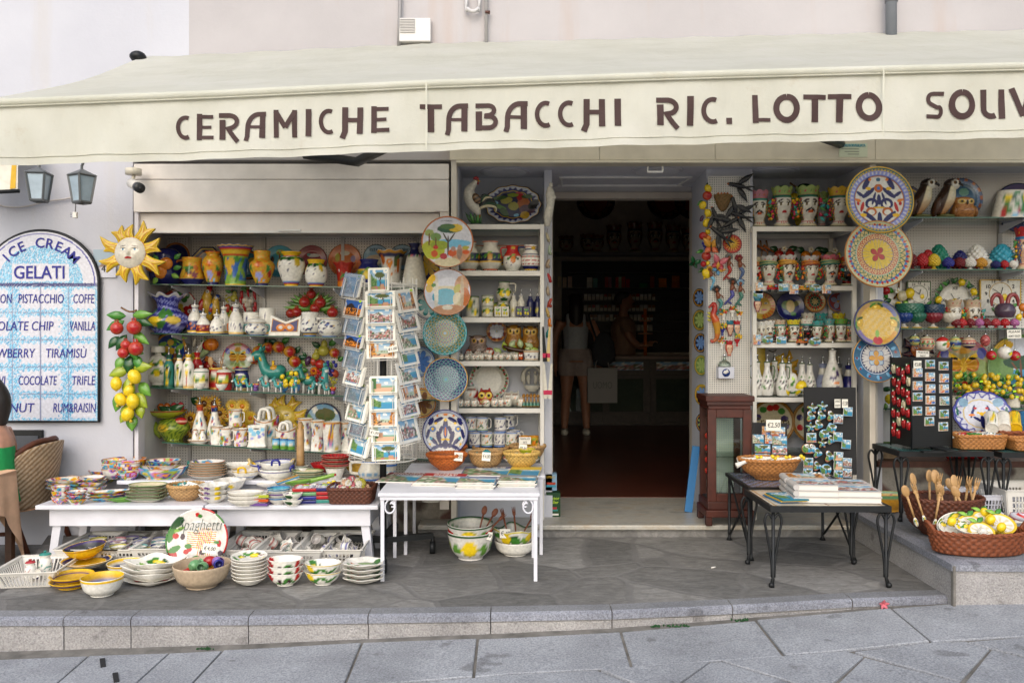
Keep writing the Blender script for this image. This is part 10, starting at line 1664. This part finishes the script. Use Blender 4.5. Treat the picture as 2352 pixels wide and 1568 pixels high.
def tl2(u,v):return WH(((SN(u*60)>0)==(SN(v*40)>0))[:,None],QF,KM)
def tl3(u,v):return WH((AB((u*4)%1-.5)<.46)[:,None]&(AB((v*3)%1-.5)<.45)[:,None],VS,VF)
wg_('wrought iron table with cream tiles and curled legs before the head vases',X_(1768,4.12),X_(2046,4.12),4.11,4.57,0,T4,tl);wg_('wrought iron table with grey patterned top behind the cream tiled one',X_(1712,4.66),X_(1962,4.66),4.60,5.10,0,T4+.004,tl2,.02,True)
wg_('wrought iron table with green tiles on the raised step carrying the black pegboard',X_(2062,4.78),X_(2278,4.78),4.76,5.14,.182,.587,tl3);wg_('second green tiled wrought iron table cut by the right edge',X_(2292,4.78),X_(2530,4.78),4.74,5.14,.182,.583,tl3)
Y=FY(1108,T4)+.0;bk_t('wicker_basket','oval wicker basket of lemon spoons on the grey iron table',1766,4.86,T4+.006,142,46,KF,'bowl',.62,30)
for k in RG(11):g=RD(k);tX=X_(1712+11*k,4.8);t=th_g('lemon_spoon','white spoon with a lemon on its end in the oval basket','spoon',(tX,4.80+.05*(k%3),T4+.105+.008*(k%2)),'lemon spoons in the oval basket',(0,.15*(k%3-1),g.un(-.4,.4)));gz('spoon',t,tu,[(-.06,0,0),(0,0,.01),(.07,-.01,.02)],[.018,.010,.009],wh,8,3,.6);fr_t('lemon',(0,0,0),.013,k);m.bd('lemon',GLZ,t,(.075,-.012,.026))
def bo_k(lb_,u,Y,z,w,d,th,kind,sd,rot,cover=UD,grp='picture books on the cream tiled table'):
 t=th_g('book',lb_,'book',(X_(u,Y),Y,z),grp,(0,0,rot));gq('pages',PAP,t,bw,-w/2+.006,w/2-.004,-d/2+.004,d/2-.004,.003,th-.003,UZ);nx,nz=24,20;u_,v_=UV(nx,nz);C=sn(kind,sd,.06,cover)(u_,v_)
 m.add(CS([(u_-.5)*w,(v_-.5)*d,np.full(len(u_),th+.0005)]),[(i*nx+j,i*nx+j+1,(i+1)*nx+j+1,(i+1)*nx+j)for i in RG(nz-1)for j in RG(nx-1)],C);bw(-w/2,w/2,-d/2,d/2,0,.003,cover);bw(-w/2,w/2,-d/2,d/2,th-.003,th,cover)
 if th>.015:tu([(-w/2,-d/2,th/2),(-w/2,d/2,th/2)],th/2,cover,12)
 m.gq('cover',PAP,t)
for k in RG(3):bo_k('white spined picture book, %s of the left front pile'%ORD[2-k],1868,4.27,T4+.001+k*.031,.21,.17,.030,'town',200+k,-.10)
for k in RG(2):bo_k('white spined picture book, %s of the right front pile'%ORD[1-k],1960,4.26,T4+.001+k*.031,.23,.17,.030,'town',210+k,-.08)
for k in RG(3):bo_k('white spined picture book, %s of the left rear pile'%ORD[2-k],1848,4.46,T4+.001+k*.031,.21,.16,.030,'piazza',220+k,-.14)
for k in RG(2):bo_k('white spined picture book, %s of the right rear pile'%ORD[1-k],1940,4.45,T4+.001+k*.031,.23,.16,.030,'town',230+k,-.08)
for k,(c,lb)in EN(((ZH,'thin booklet at the bottom of the left corner pile'),(QA,'thin yellow booklet second in the left corner pile'),(JE,'thin teal booklet on top at the left corner of the cream table'))):bo_k(lb,1800+4*k,4.29-.01*k,T4+.001+k*.007,.14,.20,.006,'sea',240+k,.12,c)
Y=5.02;s=Y/W;t=th_g('magnet_board','tall black board covered with souvenir magnets behind the book table','board',(X_(1908,Y),Y,T4+.005),None,(-.03,0,-.10));bw(-58*s,58*s,0,.02,0,200*s,QT);m.bd('panel',MAT,t,sm=0,bevel=.003)
GB='magnets on the tall black board';YM2=4.995
P1=[(1866,938,26,'star',1),(1889,934,26,'star',2),(1862,956,24,'fish',3),(1886,955,24,'fish',4),(1909,955,24,'fish',5),(1862,981,24,'star',6),(1880,976,24,'fish',7),(1910,983,22,'turtle',8),(1864,1005,22,'rect',9),(1893,997,23,'oval',10),(1889,1018,22,'star',11),(1909,1010,22,'fish',12),(1858,1030,26,'owl',13),(1878,1040,24,'fish',14),(1905,1048,26,'fish',15),(1857,1062,22,'rect',16),(1877,1070,22,'fish',17),(1897,1078,26,'oval',18),(1856,1086,22,'rect',19),(1876,1095,26,'owl',20),(1898,1098,22,'turtle',21)]
for k,(x,v,h,sh_,sd)in EN(P1):
 rr_=('upper','middle','lower')[min(2,int((v-925)/62))];cc_='left' if x<1870 else 'middle' if x<1892 else 'right'
 mag('%s shaped pine magnet, %s column, %s part of the tall black board'%({'rect':'square','oval':'round'}.get(sh_,sh_),cc_,rr_),x,v,YM2-.002*(k%3)+(x-1908)*-.0003*-1*.0,h,h,'pine',sd,sh_,grp=GB)
for k,(x,v,kind)in EN(((1948,945,'sea'),(1926,962,'town'),(1925,1003,'sea'),(1944,1020,'sea'),(1926,1048,'stair'),(1926,1068,'stair'),(1946,1062,'town'),(1926,1090,'pine'),(1946,1086,'town'))):mag('pale square view magnet at the right of the tall black board, %s'%('very top','second','third','fourth','fifth','sixth left','sixth right','bottom left','bottom right')[k],x,v,YM2-.008,21,21,kind,300+k,grp=GB,rot=.06)
for x,txt,lb in((1923,'SAND|DIFF.','small white price card at the top middle of the black board'),(1940,'€ 3,50','small white price card at the top right of the black board')):ct_(lb,txt,(X_(x,4.99),4.985,Z_(936,4.99)),.036,.052)
Y=4.98;s=Y/W;t=th_g('postcard_board','black board of glossy view cards behind the lemon spoon basket','board',(X_(1776,5.0),5.04,T4+.005),None,(-.12,.03,0));bw(-42*s,38*s,0,.012,0,118*s,QT);m.bd('panel',MAT,t,sm=0)
for k,(x,z,w,h,kind)in EN(((-12,100,18,20,'arch'),(16,98,34,22,'arch'),(-30,80,26,20,'coast'),(-6,80,16,20,'arch'),(20,78,34,20,'coast'),(-20,58,36,20,'pine'),(20,56,34,20,'town'),(-20,36,34,20,'pine'))):sh_t(w*s,h*s,sn(kind,400+k),18,12,.003,-h*s/2);m.bd('view_card',PAP,t,(x*s,-.004,z*s),sm=0)
ct_('white price card reading €2,50 above the postcard board','€2,50',(X_(1774,4.98),4.96,Z_(988,4.98)),.088,.066)
Y=4.86;s=Y/W;ang=radians(24);cx=2126;t=th_g('pegboard_stand','black pegboard box stand with view magnets in front and chilli charms on its side','stand',(X_(cx,Y),Y+.10,.590),None,(0,0,0));w,d,h=152*s/2,.11,Z_(822,Y)-.590
ox,oy=X_(cx,Y),Y+.10;sx0=X_(2046,5.02);P4=[(sx0-ox,5.02-oy),(X_(2094,4.80)-ox,4.80-oy),(X_(2186,4.88)-ox,4.88-oy),(X_(2140,5.1)-ox,5.1-oy)]
m.add([(*q,.015)for q in P4]+[(*q,h)for q in P4],[(0,1,5,4),(1,2,6,5),(2,3,7,6),(3,0,4,7),(4,5,6,7)],wh);m.bd('panels',PGB,t,sm=0)
for i in RG(4):gs('corner_strip',IRN,t,tu,[(*P4[i],0),(*P4[i],h+.004)],.005,BLK,6)
bw(-.10,.16,-.28,-.24,.0,.010,BLK);bw(.02,.08,-.3,.1,.0101,.016,BLK);m.gq('foot',IRN,t)
def onface(a,b,f,v,off=.008):
 X=ox+P4[a][0]*(1-f)+P4[b][0]*f;Y_=oy+P4[a][1]*(1-f)+P4[b][1]*f;n_=AR([P4[b][1]-P4[a][1],-(P4[b][0]-P4[a][0])]);n_=n_/np.linalg.norm(n_)
 return(X+n_[0]*off,Y_+n_[1]*off,Z_(v,Y_)),math.atan2(P4[b][1]-P4[a][1],P4[b][0]-P4[a][0])
MV=[(.44,836,'pine'),(.78,840,'pine'),(.13,855,'arch'),(.44,865,'arch'),(.79,868,'arch'),(.13,885,'arch'),(.45,892,'arch'),(.79,892,'arch'),(.13,911,'pine'),(.45,918,'arch'),(.80,920,'coast'),(.12,943,'pine'),(.45,943,'arch'),(.79,950,'pine'),(.42,967,'pine'),(.77,979,'pine')]
for k,(f,v,kind)in EN(MV):
 p,a=onface(1,2,f,v);sh_t(25*4.84/W,20*4.84/W,sn(kind,500+k,.03,UZ),20,15,.008,-10*4.84/W);tag(m.bd('view_magnet',GLZ,None,p,(0,0,a),sm=0),'%s view magnet on the black pegboard front, %s column, %s'%({'pine':'pine tree','arch':'orange village','coast':'lemon coast'}[kind],'left' if f<.3 else 'middle' if f<.6 else 'right',('top','second row','third row','fourth row','fifth row','bottom')[min(5,int((v-826)/27))]),'magnet','view magnets on the pegboard front')
p,a=onface(1,2,.12,836);ct_('white price card reading €5,00 at the top left of the pegboard front','€5,00',(p[0],p[1],p[2]-.025),.055,.045,(0,0,a))
for k in RG(26):
 f=(.2,.43,.66,.88)[k%4]+.03*((k//4)%2);v=846+24*(k//4)+5*(k%3);p,a=onface(0,1,f,v,.005);t=th_g('chilli_charm','red chilli charm on the black pegboard side, %s, %s'%(('top','second row','third row','fourth row','fifth row','sixth row','bottom')[k//4],('rear','second from rear','second from front','front')[k%4]),'charm',p,'chilli charms on the pegboard side',(0,.15*(k%3-1),a));c=QD
 for q in(-1,0,1):tu([(.004*q,0,.020),(.009*q,-.004,.0),(.011*q,-.002,-.030)],[.007,.009,.002],c if k%7 else KC,6,3)
 m.gz('pepper',t);lf((0,-.004,.018),.9,.022,.012,dg);lf((0,-.004,.018),-.9,.022,.012,gn);bl_((.002,-.010,.020),.005,wh,6);m.gz('leaf',t)
bk_t('wicker_tray','flat wicker tray of knives and peppers on the green tiled table',2242,4.90,.590,112,30,KF,'tray',.62,34,square=True,rows=6)
for k in RG(16):
 g=RD(60+k);X,Y=X_(2204+5.2*k,4.88),4.84+.11*g.random();c=g.choice([wh,lm,UF,gn,wh]);t=th_g('ceramic_knife','handled spreader in the flat wicker tray','spreader',(X,Y,.655+.012*g.random()),'spreaders in the flat wicker tray',(0,g.un(-.1,.2),g.un(-.9,.3)));gz('handle',t,tu,[(-.05,0,0),(0,0,.006),(.02,0,.006)],[.010,.012,.009],c,8);gs('blade',CHR,t,tu,[(.02,0,.006),(.06,0,.004)],[.006,.012],UD,6,0,.25)
bk_t('wicker_tray','chunky brown wicker tray of painted rolls at the right edge',2352,5.02,.588,150,34,ZZ,'tray',.5,22,square=True,rows=4)
for k,(u,c,lb)in EN(((2274,'l','white roller with lemons, left'),(2302,'w','white roller with a small palm, middle'),(2328,'y','yellow painted roller'),(2350,'b','blue painted roller at the right edge'))):R_=.035;la([(0,0),(.9,0),(1,.06),(1,.94),(.9,1),(0,1)],R_,.16,pa({'y':yl,'b':ZH}.get(c,wh),(),lem(.0,.35,.5)+lem(.4,.75,.4)if c in 'ly' else[(0,.5,.3,.3,gn)]),n=32);tag(m.bd('ceramic_roller',GLZ,None,(X_(u,4.95),4.93,.70),(-1.15,0,-.5)),lb+' in the chunky wicker tray','roller')
bk_t('wicker_tray','second wicker tray cut by the right edge',2362,4.84,.588,90,24,KF,'tray',.62,30,square=True,rows=5)
Bk=JU;bk_t('wicker_basket','large dark brown wicker basket full of wooden spoons and forks',2166,4.46,.186,178,84,Bk,'deep',.72,36,rows=11)
g=RD(11);k=0
for u,y,a,L in((2105,4.36,-.35,.26),(2125,4.34,-.25,.25),(2120,4.44,-.2,.27),(2146,4.32,.12,.26),(2160,4.44,-.05,.30),(2150,4.42,.2,.27),(2176,4.34,-.2,.26),(2188,4.42,.25,.27),(2200,4.34,.0,.27),(2196,4.44,-.15,.27),(2214,4.42,-.35,.26),(2222,4.36,.3,.26),(2232,4.34,-.42,.26),(2242,4.44,-.1,.24),(2136,4.5,.1,.27),(2210,4.5,.15,.28)):
 kd='fork' if k%2 else 'spoon';wt_('pale wooden %s with handle in the large dark basket, %s'%(kd,('far left','far left, inner','left rear','left front','tallest in the middle rear','middle left','middle front','middle','centre front','centre rear','middle right','right of the centre','right front','far right','hidden left rear','hidden right rear')[k]),(X_(u,y),y,.26+.015*(k%3)),L*.86,kd,(-.15 if k%3 else .1,a,g.un(-.5,.5)),'wooden servers in the large dark basket',JD,1);k+=1
bk_t('wicker_basket','wide brown wicker basket with handles full of lemon painted plates on the step edge',2246,4.10,.186,222,48,ZZ,'tray',.52,30,handles=True,rows=6)
lmp=inn(fp(UZ,[(.55,.6,UD)],(),flem(-.5,.55,.22)+flem(.2,.75,.22)+flem(.7,.3,.22)+fleaf(-.1,.7,.2,.3)+fleaf(.55,.6,.2,-.5)))
for u,y,w,rx_,ry_,lb in((2196,4.17,92,.9,-.25,'white oval plate with lemons on its rim, leaning at the left of the wide basket'),(2190,4.12,70,.6,-.1,'white dish with a small lemon, before the leaning plate'),(2218,4.07,56,.4,.1,'white boat dish with a dark olive in the wide basket')):bo(lb,u,y,.283,w,14,wh,lmp,'dish',rot=(rx_,ry_,0),name='plate',cat='plate',sy=.72)
for u,y,r_,z,lb in((2232,4.12,.058,.345,'lemon slice shaped juicer with ribbed cone, left'),(2264,4.17,.06,.355,'lemon half shaped dish with seeds, rear'),(2298,4.12,.064,.35,'large lemon half shaped dish with seeds, right'),(2254,4.05,.054,.33,'lemon slice shaped juicer in front')):
 t=th_g('lemon_dish',lb+' in the wide basket','dish',(X_(u,y),y,z-.034),'lemon shaped dishes in the wide basket',(-.9,0,0));gz('dish',t,di_,r_,fp(UZ,[(.86,1.1,KL)],[('ray',.1,.8,9,KC,None)],[(-.1,-.2,.03,.09,QV),(.1,-.25,.03,.09,QV),(0,-.4,.03,.08,QV)]if 'seeds' in lb else()),lambda q,th:.18*q**3-.05,16,60,None,.02,back=KL,sx=1.15)
 if 'juicer' in lb:la([(1,0),(.9,.4),(.4,.9),(0,1)],r_*.42,r_*.5,UZ,n=36,sub=3,wob=lambda th,tt:(1+.10*CO(9*th),0));m.bd('cone',GLZ,t,(0,-.004,-.01),(pi/2,0,0))
 lf((0,-.01,r_*.9),.9,.05,.026,gn);lf((0,-.01,r_*.9),-1.1,.05,.026,lgn);m.gz('leaf',t)
for u,y,z,lb in((2186,4.09,.37,'left front'),(2262,4.20,.39,'rear'),(2276,4.10,.375,'middle'),(2290,4.18,.38,'half cut, right'),(2300,4.05,.35,'front right')):fr_t('lemon',(0,0,0),.026,int(u)%3);tag(m.bd('ceramic_lemon',GLZ,None,(X_(u,y),y,z-.034)),'yellow lemon in the wide basket, '+lb,'lemon')
cr_('white plastic crate with coloured bags behind the wooden servers',X_(2262,4.86),4.88,.184,.34,.26,.15,VQ,'white plastic crates on the step');cr_('white plastic crate with glass jars at the right edge of the step',X_(2345,4.80),4.84,.184,.30,.30,.19,UZ,'white plastic crates on the step')
for k in RG(9):
 g=RD(90+k);c=g.choice([QN,gn,rd,yl,VQ]);bl_((0,0,0),(.05,.03,.022),lambda th,tt:WH((SN(th*3+tt*9)>.3)[:,None],c,VQ),14,(g.un(-.3,.3),0,g.un(-1,1)),.12,k);tag(m.bd('wrapped_bag',PLS,None,(X_(2236+13*k,4.5),4.52+.04*(k%2)-.02*(k//5),.215+.028*(k%3))),'small wrapped colourful bag heaped on the step between the baskets','bag','wrapped bags on the step')
bo('yellow and green spongeware dish on the rubble wall behind the step',2030,5.02,.19,120,40,pa(UX,[(.8,1,UA)]),inn(fp(QA,[(.92,1.1,UA)],[('dot',.7,.9,18,JV,None)])),'dish',sy=.5,name='dish',cat='dish')
bo('pale lemon bowl on the sill behind the left green table leg',2044,5.28,.472,70,34,ZC,inn(fp(KC,[(.9,1.1,QH)],(),flem(0,0,.4))),'bowl',sy=.6)
bo('red fruit dish with green leaves on the sill behind the green table',2215,5.30,.472,110,26,QD,VY,'bowl',sy=.5);[bl_(pos(2180+9*k,5.26,.49+.02*(k%2)),.022,QD,10)for k in RG(9)];[lf(pos(2190+12*k,5.24,.50),.8*(-1)**k,.04,.025,lgn)for k in RG(5)];tag(m.bd('fruit_heap',GLZ),'heap of red fruit with leaves in the red dish on the sill','ornament')
g=RD(21)
for u,v,lb in((1514-0,1441,'middle of the kerb'),(1560,1441,'kerb right of the middle'),(1698,1428,'kerb near the iron table'),(469,1493,'left part of the kerb')):
 Xp,Yp,Zp=street_pt(u,v);
 for k in RG(14):lf((Xp+g.un(-.035,.035),Yp+.01,Zp+.002),g.un(-1.5,1.5),g.un(.010,.022),.008,dg,.6)
 tag(m.bd('weed',MAT),'small green weed growing in the joint below the '+lb,'weed','weeds along the kerb')
Xp,Yp,Zp=street_pt(2028,1392);t=th_g('fallen_flower','pink fallen blossom lying on the street by the kerb','flower',(Xp,Yp,Zp+.006));[lf((0,0,.006),k*1.25,.026,.016,QI,.8)for k in RG(5)];m.bd('petals',MAT,t)
Y=FY(1305);tu([(-.012,0,.005),(.014,.012,.005)],.0045,UZ,8);tag(m.bd('cigarette_butt',MAT,None,(X_(1639,Y),Y,0)),'white cigarette butt lying on the terrace','litter')
for u,v,r_,lb in((236,1524,.03,'upper'),(266,1558,.035,'lower')):
 Xp,Yp,Zp=street_pt(u,v);bq((0,0,.006),(.02,.10,.004),QT,(0,0,.5));tag(m.bd('drain_slot',MAT,None,(Xp,Yp,Zp),sm=0),'dark slot in the paving at the lower left, '+lb,'drain')
